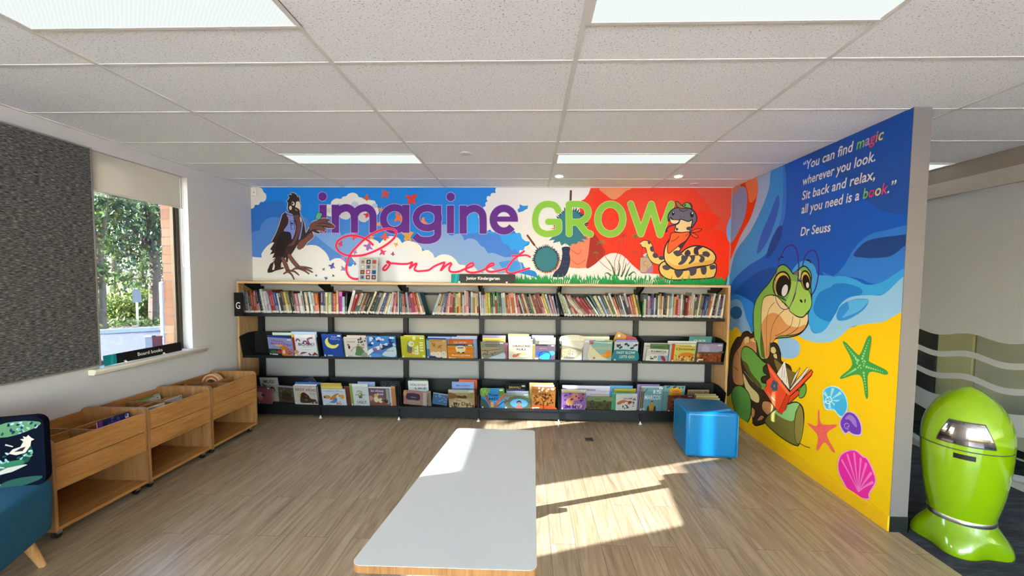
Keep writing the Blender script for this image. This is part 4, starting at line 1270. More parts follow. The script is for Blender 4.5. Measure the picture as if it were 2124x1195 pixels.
# ================================================================== FACE-OUT PICTURE BOOKS IN THE TRAYS
def stroke_poly(pts, w, closed=False, taper=None, cap=True):
    """ribbon polygons (quads and round ends) along a 2d path"""
    out = []
    P_ = [Vector(p) for p in pts]
    n = len(P_)
    L, R2 = [], []
    for i in range(n):
        a = P_[i-1] if (i > 0 or closed) else P_[i]
        c = P_[(i+1) % n] if (i < n-1 or closed) else P_[i]
        d = (c-a)
        d = d.normalized() if d.length > 1e-9 else Vector((1, 0))
        nrm = Vector((-d.y, d.x))
        hw = w/2*(taper(i/(n-1)) if taper else 1)
        L.append(P_[i]+nrm*hw); R2.append(P_[i]-nrm*hw)
    for i in range(n if closed else n-1):
        j = (i+1) % n
        out.append([L[i], L[j], R2[j], R2[i]])
    if cap and not closed:
        for i, sg in ((0, -1), (n-1, 1)):
            d = ((P_[1]-P_[0]) if i == 0 else (P_[-1]-P_[-2])).normalized()*sg
            nrm = Vector((-d.y, d.x)); hw = w/2*(taper(i/(n-1)) if taper else 1)
            out.append([P_[i]+(nrm*math.cos(a)+d*math.sin(a))*hw for a in [PI*k/8 for k in range(9)]])
    return out
def spline(pts, closed=False, k=5):
    n = len(pts); o = []
    rng = range(n) if closed else range(n-1)
    for i in rng:
        p0 = pts[(i-1) % n] if (closed or i > 0) else pts[i]
        p1, p2 = pts[i], pts[(i+1) % n]
        p3 = pts[(i+2) % n] if (closed or i+2 < n) else p2
        for j in range(k):
            t = j/k
            o.append(tuple(0.5*((2*p1[q])+(-p0[q]+p2[q])*t+(2*p0[q]-5*p1[q]+4*p2[q]-p3[q])*t*t+(-p0[q]+3*p1[q]-3*p2[q]+p3[q])*t**3) for q in (0, 1)))
    if not closed:
        o.append(pts[-1])
    return o

def art_faces(b, art, W, H, place, base=0.0004, step=0.00022):
    """small printed shapes; coordinates run 0..1 across and up the cover"""
    lv = base
    for op in [q.strip() for q in art.split(';') if q.strip()]:
        tk = op.split()
        k, col = tk[0], hx(tk[1])
        lv += step
        if k == 'r':
            x0, y0, x1, y1 = map(float, tk[2:6]); polys = [[(x0, y0), (x1, y0), (x1, y1), (x0, y1)]]
        elif k == 'e':
            x, y, rx, ry = map(float, tk[2:6]); polys = [[(x+rx*math.cos(2*PI*i/18), y+ry*math.sin(2*PI*i/18)) for i in range(18)]]
        elif k in ('p', 'q'):
            v = list(map(float, tk[2:])); pl = list(zip(v[0::2], v[1::2])); polys = [spline(pl, True, 4) if k == 'q' else pl]
        elif k == 's':
            w = float(tk[2]); v = list(map(float, tk[3:])); pl = spline(list(zip(v[0::2], v[1::2])), False, 4)
            polys = [[(p[0]/W, p[1]/H) for p in f] for f in stroke_poly([(x*W, y*H) for x, y in pl], w*W)]
        elif k in ('t', 'u'):
            x, y, w, h = map(float, tk[2:6]); s = ' '.join(tk[6:])
            polys = [[(x+p[0]/W, y+p[1]/H) for p in f] for f in text_fit(s, w*W, h*H, bold=0.015)]
            if k == 'u':
                polys = [[(2*x+w-px, 2*y+h-py) for px, py in f] for f in polys]
        elif k == 'd':      # scattered dabs: colour n x0 y0 x1 y1 size
            n = int(tk[2]); x0, y0, x1, y1, s_ = map(float, tk[3:8]); rr = random.Random(n*7+int(x0*100))
            polys = []
            for _ in range(n):
                cx, cy, a = rr.uniform(x0, x1), rr.uniform(y0, y1), rr.uniform(0, 3.1)
                polys.append([(cx+s_*math.cos(a+t)*(1.0 if i % 2 else 0.78), cy+s_*math.sin(a+t)*(1.0 if i % 2 else 0.78)*W/H) for i, t in enumerate((0, 1.2, 2.3, 3.3, 4.2, 5.3))])
        for pl in polys:
            b.face([place(x, y, lv) for x, y in pl], 0, col)

def face_book(name, label, tier, x0, x1, ytop, k, tilt, bg, art, th=0.009, ybot=None, spine=None, group=None, lift=0.0, sticker=True):
    """book standing in a tray, cover to the room; x0, x1, ytop are where its outline is seen"""
    zb, yf, hf = ((MZ, MYF, MH) if tier == 1 else (LZ, LYF, LH))
    yb_ = yf+0.004+k*0.021
    slope = -0.055/hf
    yc = yb_-0.04
    a, c, t_ = at_y(x0, ytop+20, yc), at_y(x1, ytop+20, yc), at_y((x0+x1)/2, ytop, yb_-0.052)
    W = c.x-a.x
    zlow = zb+0.0015+lift
    H = (t_.z-zlow)*math.hypot(1, slope)
    up = Vector((0, slope, 1)).normalized()
    ux = Vector((1, 0, 0)); un = ux.cross(up)      # towards the room
    ra = math.radians(tilt)
    ex, ez = ux*math.cos(ra)+up*math.sin(ra), -ux*math.sin(ra)+up*math.cos(ra)
    H = max(0.12, H-abs(W*math.sin(ra)))
    o = Vector((a.x, yb_, zlow))
    if tilt < 0:
        o += up*(-W*math.sin(ra))
    if tilt > 0:
        o += ux*(H*math.sin(ra))*0.5
    def place(x, y, off=0.0):
        return o+ex*(x*W)+ez*(y*H)+un*off
    t = thing('picture_book', label, 'book', tuple(o), 0, group or ('face out books in the middle trays' if tier == 1 else 'face out books in the bottom trays'))
    b = MB()
    bgc = hx(bg)
    b.prism([place(0, 0), place(1, 0), place(1, 1), place(0, 1)], -un*0.0016, 0, bgc)
    b.prism([place(0, 0, -th+0.0016), place(1, 0, -th+0.0016), place(1, 1, -th+0.0016), place(0, 1, -th+0.0016)], -un*0.0016, 0, bgc)
    b.prism([place(0, 0, -0.0016), place(0.012, 0, -0.0016), place(0.012, 1, -0.0016), place(0, 1, -0.0016)], -un*(th-0.0032), 0, hx(spine) if spine else bgc)
    if art:
        art_faces(b, art, W, H, place)
    if sticker and k == 0:
        art_faces(b, 'r #eceae4 0.80 0.90 0.95 0.965; r #55555a 0.84 0.925 0.91 0.94; r #eceae4 0.03 0.025 0.09 0.10', W, H, place, 0.0028)
    b.build('cover', M['cover'], t, colour=True)
    b = MB()
    b.prism([place(0.014, 0.008, -0.0017), place(0.985, 0.008, -0.0017), place(0.985, 0.99, -0.0017), place(0.014, 0.99, -0.0017)], -un*(th-0.0034))
    b.build('page_block', M['pages'], t)
    return t

FB = [
 # tier, x0, x1, ytop, depth, tilt, cover, label, art
 (1,554.5,605,700,0,-3,'#8f93c4','lavender Mothers Day picture book with an orange lion','r #1f2a2c 0 0 0.55 0.36;e #3f6a44 0.22 0.2 0.16 0.08;e #b03040 0.42 0.2 0.09 0.1;r #e8e6e2 0.12 0.02 0.36 0.08;q #d07a34 0.55 0.02 0.98 0.02 0.96 0.25 0.8 0.42 0.72 0.56 0.55 0.6 0.45 0.5 0.52 0.3;e #e0b080 0.42 0.6 0.16 0.09;q #e8c8a0 0.6 0.1 0.68 0.2 0.62 0.36 0.56 0.2;s #3a2a60 0.02 0.8 0.55 0.88 0.62 0.95 0.66;t #a8247a 0.12 0.62 0.72 0.13 Mothers Day;t #a8247a 0.15 0.80 0.5 0.09 Happy;d #6a3a9a 14 0.72 0.1 0.98 0.4 0.03'),
 (1,607,655.5,694,0,0,'#e4e2e6','white picture book titled BOOK! with a pink worm','r #a83020 0 0.1 0.10 0.88;r #d8b020 0 0.88 0.12 1;e #d8a070 0.1 0.2 0.1 0.1;q #a0302c 0.25 0.10 0.5 0.16 0.55 0.2 0.35 0.2;d #8a2a24 10 0.6 0.04 0.98 0.16 0.05;s #8a4a78 0.06 0.16 0.72 0.24 0.8 0.32 0.72;s #9a5080 0.07 0.45 0.6 0.5 0.7 0.6 0.68 0.63 0.58 0.7 0.6 0.66 0.78 0.74 0.84 0.86 0.86;t #141414 0.24 0.50 0.68 0.13 BOOK!;r #888890 0.4 0.44 0.82 0.455;r #a0a0a8 0.45 0.31 0.75 0.32;r #50506a 0.1 0.05 0.35 0.07'),
 (1,668.5,710,693,0,0,'#24479a','deep blue Star Fishing book with a yellow crescent moon','q #e8df70 0.34 0.86 0.2 0.78 0.14 0.64 0.22 0.46 0.42 0.38 0.64 0.4 0.8 0.52 0.78 0.58 0.62 0.52 0.44 0.54 0.32 0.64 0.3 0.78;t #8fb0e8 0.48 0.86 0.3 0.07 Star;t #8fb0e8 0.42 0.76 0.48 0.08 Fishing;r #d8d8e0 0.2 0.04 0.45 0.08'),
 (1,714,761,699.5,0,0,'#d3ccc4','off white book with a figure in a green dress','q #5a7a50 0.45 0.1 0.9 0.08 0.86 0.3 0.72 0.46 0.66 0.56 0.52 0.52 0.48 0.3;e #c09a80 0.62 0.62 0.07 0.06;s #a08878 0.03 0.25 0.28 0.4 0.46 0.55 0.55;e #2a2422 0.2 0.5 0.05 0.09;e #c04a3a 0.17 0.62 0.05 0.05;q #8a9a88 0.7 0.02 0.95 0.02 0.96 0.2 0.8 0.26;t #6a6662 0.13 0.74 0.36 0.06 KINDNESS;d #4a4a48 12 0.62 0.75 0.95 0.97 0.05;d #a08070 10 0.72 0.4 0.95 0.7 0.04;r #55524e 0.1 0.06 0.35 0.075'),
 (1,762,821,697.5,0,0,'#3f7ec8','blue and white painterly book beside the lime book','q #dfe6ee 0.0 0.1 0.2 0.3 0.5 0.42 0.78 0.62 0.7 0.68 0.4 0.56 0.1 0.4 0.0 0.3;q #1f2f5c 0.4 0.3 0.6 0.42 0.9 0.55 0.98 0.66 0.7 0.6 0.5 0.46;q #c4d2da 0.5 0.1 0.95 0.06 0.98 0.5 0.8 0.46 0.6 0.3;d #8f6a9a 9 0.1 0.25 0.5 0.45 0.05;d #1a3a80 14 0.05 0.5 0.9 0.9 0.07;d #cfdcec 12 0.05 0.6 0.95 0.95 0.06;e #5a8fd8 0.25 0.08 0.2 0.1;t #3a4450 0.62 0.3 0.26 0.05 bird'),
 (1,831.7,881.5,698,0,0,'#b4b428','lime green book with sideways white lettering and a tall dark figure','q #5f6a62 0.24 0.28 0.42 0.3 0.46 0.6 0.42 0.78 0.28 0.74;e #dcd6b8 0.42 0.66 0.13 0.14;e #8a7a5a 0.46 0.66 0.03 0.03;p #b04a4a 0.25 0.24 0.55 0.2 0.5 0.3 0.3 0.33;e #e0b8a8 0.5 0.24 0.08 0.06;s #e4e2b0 0.035 0.6 0.24 0.6 0.3;s #e8e6c0 0.06 0.58 0.2 0.68 0.2 0.68 0.28;s #e8e6c0 0.06 0.58 0.34 0.68 0.34 0.68 0.42;s #e8e6c0 0.06 0.58 0.48 0.68 0.48 0.68 0.56;s #e8e6c0 0.06 0.8 0.36 0.9 0.36;s #e8e6c0 0.06 0.8 0.48 0.9 0.5;s #e8e6c0 0.06 0.8 0.6 0.9 0.62;s #e8e6c0 0.06 0.8 0.72 0.9 0.72;r #e0dcae 0.5 0.84 0.62 1;r #dfe0d0 0.88 0.05 0.97 0.14'),
 (1,884,926.5,704.5,0,0,'#c99a5c','tan book with three sheep along its foot','r #3a6a9a 0 0 0.16 1;r #7ab0b8 0.02 0.5 0.16 0.95;q #2a2f78 0.0 0.0 0.3 0.16 0.5 0.12 0.8 0.04 1.0 0.0;e #d8cbb4 0.32 0.24 0.16 0.12;e #e2d6c0 0.58 0.2 0.2 0.16;e #d8ccb8 0.84 0.2 0.14 0.2;e #40342c 0.55 0.22 0.02 0.02;e #40342c 0.84 0.26 0.02 0.02;t #4a2a1c 0.28 0.62 0.16 0.2 THE;t #4a2a1c 0.56 0.56 0.2 0.16 LAST;r #e8e6e0 0.86 0.04 0.97 0.1;s #6a4a2a 0.02 0.2 0.92 0.6 0.95 0.98 0.93'),
 (1,928,982,714,0,0,'#d9831e','orange book with a cream bus and white title','r #2a3f8a 0.34 0.86 0.68 1;r #3f6a44 0 0.88 0.34 1;r #3f6a44 0.68 0.88 1 1;q #e8dcae 0.36 0.46 0.64 0.46 0.66 0.84 0.34 0.84;r #6a7a80 0.38 0.7 0.62 0.8;e #4a3020 0.42 0.42 0.05 0.05;e #4a3020 0.6 0.42 0.05 0.05;s #a85a10 0.015 0.0 0.7 0.3 0.66;s #a85a10 0.015 0.7 0.66 1.0 0.7;s #a85a10 0.015 0.0 0.36 0.4 0.34 1.0 0.38;t #f2e8d8 0.16 0.2 0.7 0.1 Must love pit stops;r #e8e2d4 0.05 0.02 0.3 0.07'),
 (1,997,1046.5,709,0,1,'#8c8880','grey book with a great brown rock or whale','q #a89878 0.04 0.1 0.3 0.3 0.6 0.42 0.9 0.52 0.86 0.62 0.55 0.72 0.2 0.72 0.05 0.6;q #b8cede 0.3 0.02 0.98 0.02 0.98 0.36 0.7 0.24;s #5f5644 0.03 0.05 0.5 0.4 0.52 0.85 0.58;d #6f6450 10 0.08 0.2 0.6 0.6 0.05;t #3a342c 0.2 0.80 0.62 0.07 MOONLIGHT;t #3a342c 0.2 0.7 0.5 0.06 WHALE'),
 (1,1055,1104.5,703.5,0,0,'#e6dcc0','cream Dragons Rule book with a red dragon','q #d8705c 0.16 0.14 0.3 0.12 0.44 0.22 0.4 0.3 0.3 0.26 0.2 0.26;q #d8cf7a 0.48 0.22 0.72 0.24 0.76 0.32 0.5 0.34;s #5a3a34 0.02 0.36 0.26 0.45 0.3 0.5 0.28;t #7a4a3c 0.18 0.62 0.72 0.1 DRAGONS;t #7a4a3c 0.34 0.46 0.4 0.1 RULE;r #f0ead8 0.0 0.78 1 0.8;s #b09a70 0.012 0.55 0.1 0.9 0.08'),
 (1,1110,1151.5,715,0,0,'#7a6674','mauve book with a big bright blue beetle','e #2a7ad0 0.5 0.28 0.36 0.3;q #46c0ea 0.2 0.12 0.45 0.02 0.7 0.06 0.74 0.36 0.56 0.44 0.3 0.26;e #3a62b8 0.2 0.42 0.18 0.16;e #5fb4e6 0.84 0.44 0.16 0.16;s #23304a 0.03 0.2 0.2 0.26 0.44 0.44 0.56 0.66 0.5 0.78 0.3 0.74 0.14;r #3a2f34 0.0 0.92 0.6 1;r #e8e6e0 0.0 0.04 0.16 0.14;t #c49aa8 0.22 0.72 0.36 0.06 BEETLE'),
 (1,1164,1208,697,0,0,'#cdbf96','sandy book with pale top next to the teal lighthouse book','q #e8e2cc 0.0 0.62 0.5 0.56 1.0 0.5 1.0 1.0 0.0 1.0;q #a39a7c 0.0 0.44 0.4 0.5 1.0 0.34 1.0 0.44 0.5 0.56 0.0 0.62;e #d0cabc 0.6 0.3 0.2 0.16;q #d8ac94 0.36 0.2 0.46 0.2 0.48 0.44 0.38 0.44;e #7a7a96 0.4 0.1 0.28 0.04;p #eceae4 0.62 0.0 1.0 0.0 1.0 0.32;d #8f8468 16 0.05 0.1 0.6 0.4 0.03'),
 (1,1223,1269.5,708,0,0,'#7fb0b4','pale teal Lighthouse book with an orange pot','e #e28a1c 0.84 0.34 0.15 0.2;q #e8a050 0.36 0.12 0.7 0.16 0.76 0.34 0.5 0.36 0.36 0.4;q #dcd9b0 0.0 0.0 0.9 0.0 0.6 0.2 0.3 0.5 0.1 0.72 0.0 0.8;r #c4502a 0.02 0.84 0.16 0.97;s #e8e4c0 0.03 0.2 0.97 0.6 0.93 0.98 0.95;t #d8c060 0.12 0.58 0.82 0.15 LIGHTHOUSE;e #d05a2a 0.22 0.14 0.06 0.05;r #c8d6d8 0.0 0.0 1.0 0.05'),
 (1,1274,1323.5,709,0,0,'#c2ced2','pale Fast Slow Lets Go book with a teal hill','q #2f7d8c 0.0 0.0 1.0 0.0 1.0 0.5 0.7 0.58 0.3 0.6 0.0 0.54;d #2a3440 12 0.06 0.66 0.95 0.9 0.06;e #6a3a7a 0.84 0.8 0.05 0.05;t #e4ecc8 0.12 0.38 0.78 0.13 FAST SLOW;t #e4ecc8 0.26 0.16 0.62 0.14 LETS GO!'),
 (1,1341,1386,724.5,0,-2,'#cfcac4','small Rambos tale book with a spotted white dog','q #dcd6ce 0.04 0.06 0.5 0.02 0.56 0.3 0.4 0.5 0.14 0.46 0.04 0.3;e #4a3026 0.28 0.2 0.09 0.07;e #2a1c18 0.22 0.34 0.03 0.04;e #2a1c18 0.42 0.34 0.07 0.09;e #e4e0da 0.42 0.34 0.03 0.04;p #7aa8c8 0.55 0.06 0.98 0.04 0.98 0.5 0.55 0.5;q #b02a2c 0.68 0.4 0.8 0.44 0.94 0.12 0.82 0.06;t #2a2422 0.2 0.76 0.7 0.14 RAMBOS;t #8a4a2a 0.2 0.64 0.62 0.06 UNUSUAL TALE;r #e8e2cc 0.04 0.94 0.98 1'),
 (1,1394,1442.5,713.5,0,0,'#cdbf5a','yellow green Christmas book with an orange spine','r #d2471c 0 0 0.11 1;q #cf7c26 0.3 0.3 0.9 0.3 0.98 0.44 0.72 0.52 0.46 0.5;q #c2a050 0.14 0.02 0.96 0.02 0.94 0.14 0.6 0.22 0.3 0.2;d #a03a24 12 0.3 0.08 0.95 0.3 0.05;d #e2d2a0 8 0.2 0.05 0.9 0.28 0.04;s #7a2a1c 0.02 0.14 0.4 0.22 0.3 0.24 0.1;t #9a6a20 0.32 0.84 0.52 0.07 Clementines;t #2a1c14 0.17 0.66 0.8 0.13 Christmas;r #cfd8b8 0.11 0.95 1 1'),
 (1,1447,1498.5,713.5,0,0,'#8a4426','red brown outback book at the right end of the middle trays','r #9a93b2 0 0.56 1 1;q #b0a8bc 0.2 0.6 0.5 0.6 0.4 0.9 0.2 0.9;q #5a5030 0.0 0.5 0.3 0.56 0.7 0.52 1.0 0.62 1.0 0.5 0.0 0.44;d #6a2c1a 22 0.1 0.08 0.95 0.46 0.05;d #b8683c 16 0.1 0.08 0.95 0.46 0.03;p #c28a50 0.0 0.3 0.12 0.26 0.06 0.48 0.0 0.5;t #c48a7a 0.38 0.82 0.4 0.08 OUTBACK;r #e2dccf 0.06 0.1 0.28 0.18'),
 (0,531.5,560,802,0,-2,'#8f4a58','dusky pink book with a painted face, partly behind the browser box','e #c49a7a 0.2 0.52 0.26 0.2;e #3a1c22 0.42 0.52 0.12 0.08;e #b87a6a 0.2 0.3 0.2 0.1;r #5a2a34 0 0.94 1 1'),
 (0,541.5,578.5,783,5,0,'#9a988e','grey book with a dark haired child and title MUG!','e #3a302a 0.62 0.5 0.15 0.13;e #a88468 0.62 0.46 0.11 0.1;q #b8a48c 0.45 0.1 0.9 0.06 0.8 0.34 0.5 0.34;t #22201e 0.2 0.78 0.6 0.13 MUG!;d #55524c 10 0.05 0.55 0.3 0.75 0.06'),
 (0,575,609,800,3,-4,'#4a4130','dark olive book lying slantwise beside the bear book','d #7a6a40 14 0.1 0.3 0.9 0.8 0.06;q #3a2c20 0.2 0.2 0.8 0.16 0.7 0.6 0.3 0.6;r #8f8a9a 0 0.92 1 1'),
 (0,608,658,800,0,-2,'#c9c0b2','cream BEST HUG book with a brown bear','q #4a2c24 0.26 0.1 0.62 0.1 0.9 0.2 0.86 0.3 0.68 0.34 0.6 0.5 0.42 0.66 0.28 0.56 0.24 0.3;e #3a1f1a 0.46 0.46 0.14 0.14;e #7a2c24 0.5 0.46 0.06 0.08;q #c9b05a 0.2 0.4 0.26 0.4 0.28 0.6 0.2 0.56;q #8a6a54 0.42 0.24 0.54 0.2 0.5 0.3;t #a8242c 0.08 0.74 0.84 0.13 BEST HUG;r #6a6258 0.66 0.62 0.9 0.635;r #6a6258 0.66 0.56 0.92 0.575;d #4a2c24 8 0.72 0.08 0.95 0.2 0.03'),
 (0,667,716,807.5,0,0,'#ccd0d8','white book with an orange dog in a blue scarf','e #cf8a3a 0.2 0.52 0.15 0.11;q #d8812a 0.3 0.36 0.5 0.36 0.62 0.62 0.76 0.72 0.6 0.72 0.4 0.54;q #e0952c 0.68 0.62 0.9 0.66 0.94 0.5 0.84 0.4 0.76 0.5;q #4a86b8 0.28 0.2 0.5 0.16 0.62 0.3 0.6 0.5 0.5 0.4 0.4 0.28;e #2a1c18 0.1 0.5 0.04 0.05;d #a8552a 8 0.55 0.06 0.8 0.24 0.03;t #7a8a9c 0.08 0.84 0.84 0.08 CHEEKY DOG;r #4a4a50 0.14 0.06 0.34 0.075'),
 (0,726,764,796.5,0,0,'#d0d2cc','pale UGLY book with a small green creature','r #8a9a48 0 0 0.15 1;e #7a8a48 0.55 0.5 0.12 0.12;e #e0e0d8 0.52 0.54 0.04 0.04;e #2f3a24 0.54 0.4 0.1 0.03;s #3a3a34 0.03 0.38 0.64 0.5 0.7 0.66 0.64;s #3a3a34 0.03 0.3 0.5 0.4 0.54;s #3a3a34 0.03 0.68 0.52 0.8 0.5;r #55584c 0.48 0.34 0.75 0.35;t #2c3430 0.34 0.12 0.52 0.13 UGLY;r #70706a 0.2 0.04 0.5 0.055'),
 (0,762,811.5,802.5,1,0,'#6a5560','purple brown nursery book with two pale round animals','r #c9c4c0 0.92 0 1 1;r #e4e2de 0 0.93 1 1;q #8a5a4a 0.0 0.02 0.9 0.02 0.84 0.3 0.5 0.5 0.1 0.46;e #e2d2a8 0.34 0.34 0.1 0.16;e #e2d2a8 0.52 0.28 0.09 0.13;e #d8a06a 0.36 0.56 0.1 0.08;e #c08a78 0.1 0.4 0.12 0.14;r #9aa098 0.78 0.1 0.9 0.9;d #4a3430 8 0.6 0.1 0.85 0.4 0.05;t #e0cfe0 0.16 0.74 0.52 0.13 ka wheua;t #e0cfe0 0.42 0.58 0.24 0.12 kei'),
 (0,835,884,810,2,-5,'#a8776c','faded pink open book with a dark purple shape','q #3a2f48 0.16 0.36 0.62 0.34 0.7 0.6 0.6 0.82 0.2 0.82 0.1 0.6;q #9a8a78 0.16 0.1 0.7 0.1 0.68 0.3 0.3 0.34;q #c49a4a 0.0 0.62 0.1 0.6 0.1 0.9 0.0 0.92;r #b8a89a 0.82 0.0 0.98 1;t #c8b4a8 0.3 0.52 0.26 0.06 SMALL'),
 (0,895,926,815,3,-8,'#4a6f92','slate blue book slumped sideways in the bottom tray','d #7a9ab8 12 0.1 0.3 0.9 0.9 0.07;r #c8ccd0 0 0.94 1 1'),
 (0,930,983.5,809,0,0,'#b0976a','tan My Dad book with a brown valley','r #b8bcae 0 0.84 1 1;q #8a5a34 0.0 0.84 0.2 0.8 0.36 0.66 0.3 0.56 0.0 0.5;q #9a8a4a 0.7 0.6 1.0 0.56 1.0 0.84 0.8 0.8;q #5a3c28 0.32 0.56 0.7 0.54 0.66 0.7 0.5 0.66 0.4 0.7;q #cbb488 0.08 0.06 0.9 0.06 0.8 0.4 0.46 0.52 0.2 0.4;t #3a2a1c 0.3 0.38 0.2 0.08 For;t #3a2a1c 0.18 0.14 0.66 0.2 My Dad;d #6a4a2c 14 0.0 0.0 0.3 0.14 0.04;d #6a4a2c 10 0.7 0.0 1.0 0.2 0.04'),
 (0,997.7,1045.5,806,0,0,'#2f8fc8','bright blue Tree ME! book with a forked orange trunk','q #7aa848 0.0 0.6 0.26 0.7 0.4 0.98 0.0 1.0;q #5f8a3c 0.76 0.74 1.0 0.6 1.0 1.0 0.8 1.0;s #a85a28 0.10 0.2 0.74 0.3 0.4 0.48 0.16 0.6 0.04;s #c05a2a 0.10 0.62 0.04 0.72 0.3 0.86 0.5 1.0 0.7;q #3f5a54 0.0 0.0 0.34 0.0 0.26 0.3 0.0 0.5;e #e0a878 0.48 0.26 0.07 0.08;q #d8b040 0.42 0.08 0.54 0.08 0.52 0.22 0.44 0.22;s #1f2a4a 0.03 0.7 0.12 0.98 0.36;t #14206a 0.32 0.62 0.42 0.13 Tree;t #14206a 0.34 0.42 0.38 0.14 ME!;d #9ac860 12 0.02 0.7 0.3 0.98 0.06'),
 (0,1046,1097,817,0,0,'#8a8f84','grey green book with a child in a blue oval','q #55684c 0.2 0.0 1.0 0.0 1.0 0.72 0.22 0.74;e #62a8d4 0.6 0.36 0.36 0.3;e #2a2018 0.6 0.42 0.1 0.13;e #b08468 0.6 0.36 0.08 0.1;q #b8745c 0.48 0.02 0.74 0.02 0.7 0.22 0.52 0.22;t #4a4c44 0.08 0.82 0.8 0.07 Lullaby;d #5a5e54 10 0.02 0.1 0.18 0.7 0.05'),
 (0,1103,1152,803,0,0,'#a86a2c','amber book with a dark branching tree','q #c8501c 0.0 0.0 1.0 0.0 0.96 0.12 0.5 0.2 0.04 0.14;d #5a3414 40 0.1 0.2 0.95 0.7 0.05;d #c88a3a 26 0.05 0.2 0.95 0.95 0.04;s #6a3a1a 0.04 0.5 0.02 0.5 0.3 0.42 0.5;s #6a3a1a 0.03 0.5 0.3 0.62 0.5;d #e8dcc8 10 0.05 0.8 0.9 0.97 0.05;r #e8e2d6 0.1 0.05 0.33 0.1;t #4a2a14 0.34 0.66 0.34 0.08 ROOTS'),
 (0,1164,1215.5,808,0,0,'#9a6fae','purple I AM ME book set upside down','r #cfc07a 0 0.86 1 1;e #e0a070 0.36 0.4 0.16 0.22;q #d88a6a 0.4 0.5 0.7 0.5 0.66 0.8 0.46 0.8;d #5a2a6a 14 0.1 0.4 0.9 0.8 0.05;d #c8642a 8 0.75 0.5 0.95 0.84 0.04;e #e8b8c8 0.7 0.2 0.2 0.1;u #3a1a6a 0.1 0.06 0.8 0.18 I AM ME;r #ece4c8 0 0.96 1 1'),
 (0,1218,1267,824,1,1,'#5a5638','dark olive book with two dark eyes','q #7f8a5c 0.0 0.7 1.0 0.66 1.0 1.0 0.0 1.0;e #23241c 0.22 0.68 0.07 0.05;e #23241c 0.74 0.68 0.07 0.05;t #3a3c28 0.34 0.82 0.24 0.06 HIDE;d #3c3a24 16 0.05 0.1 0.95 0.5 0.06'),
 (0,1278,1322,817,0,2,'#cdc6be','white book with an orange fox running','q #c06a34 0.08 0.5 0.3 0.64 0.52 0.6 0.7 0.44 0.6 0.36 0.36 0.46 0.16 0.36 0.06 0.4;e #7a3a24 0.66 0.5 0.1 0.09;e #e8dccc 0.5 0.46 0.08 0.05;d #4a2a20 10 0.3 0.12 0.6 0.36 0.04;t #8a3a2c 0.36 0.68 0.4 0.1 EXAM;d #5a4a44 9 0.8 0.1 0.92 0.75 0.04'),
 (0,1328,1375,800.5,0,0,'#6f97a2','grey teal book with white curly title and a figure in yellow','q #8a7a58 0.02 0.02 0.14 0.04 0.16 0.5 0.1 0.9 0.0 0.9;q #b8862c 0.44 0.02 0.64 0.02 0.62 0.3 0.48 0.3;e #3a2a20 0.54 0.36 0.06 0.06;e #c89a78 0.54 0.34 0.045 0.04;q #2a2a30 0.34 0.02 0.44 0.02 0.42 0.2 0.36 0.2;q #2a2a30 0.64 0.02 0.74 0.02 0.72 0.2 0.66 0.2;s #22262a 0.03 0.1 0.66 0.2 0.8 0.3 0.9;t #dfe4e2 0.2 0.48 0.7 0.18 MARCOS;t #dfe4e2 0.56 0.72 0.36 0.14 IS;r #c9c4b4 0.06 0.06 0.24 0.12;r #c8cacc 0.0 0.96 0.9 1'),
 (0,1375.5,1419,800,1,0,'#6f9a98','teal book with an orange title square','q #e09a34 0.32 0.6 0.8 0.58 0.82 0.9 0.34 0.92;t #7a2a1c 0.42 0.78 0.3 0.06 CHIPS;t #7a2a1c 0.38 0.66 0.42 0.06 CROCKERY;d #2a3436 8 0.1 0.92 0.9 0.99 0.05'),
 (0,1386,1438,820,0,2,'#7a3f34','red brown book just left of the blue cube','d #a8685a 12 0.1 0.4 0.9 0.95 0.06;d #4a2a24 10 0.1 0.1 0.6 0.6 0.07;r #c8a89a 0.78 0.9 0.94 0.97'),
 (0,1425,1469,809,3,0,'#9a8462','tan book standing behind the blue cube','t #5a1c1c 0.1 0.82 0.5 0.13 LOVE;d #7a5a3a 8 0.5 0.7 0.95 0.95 0.06'),
]
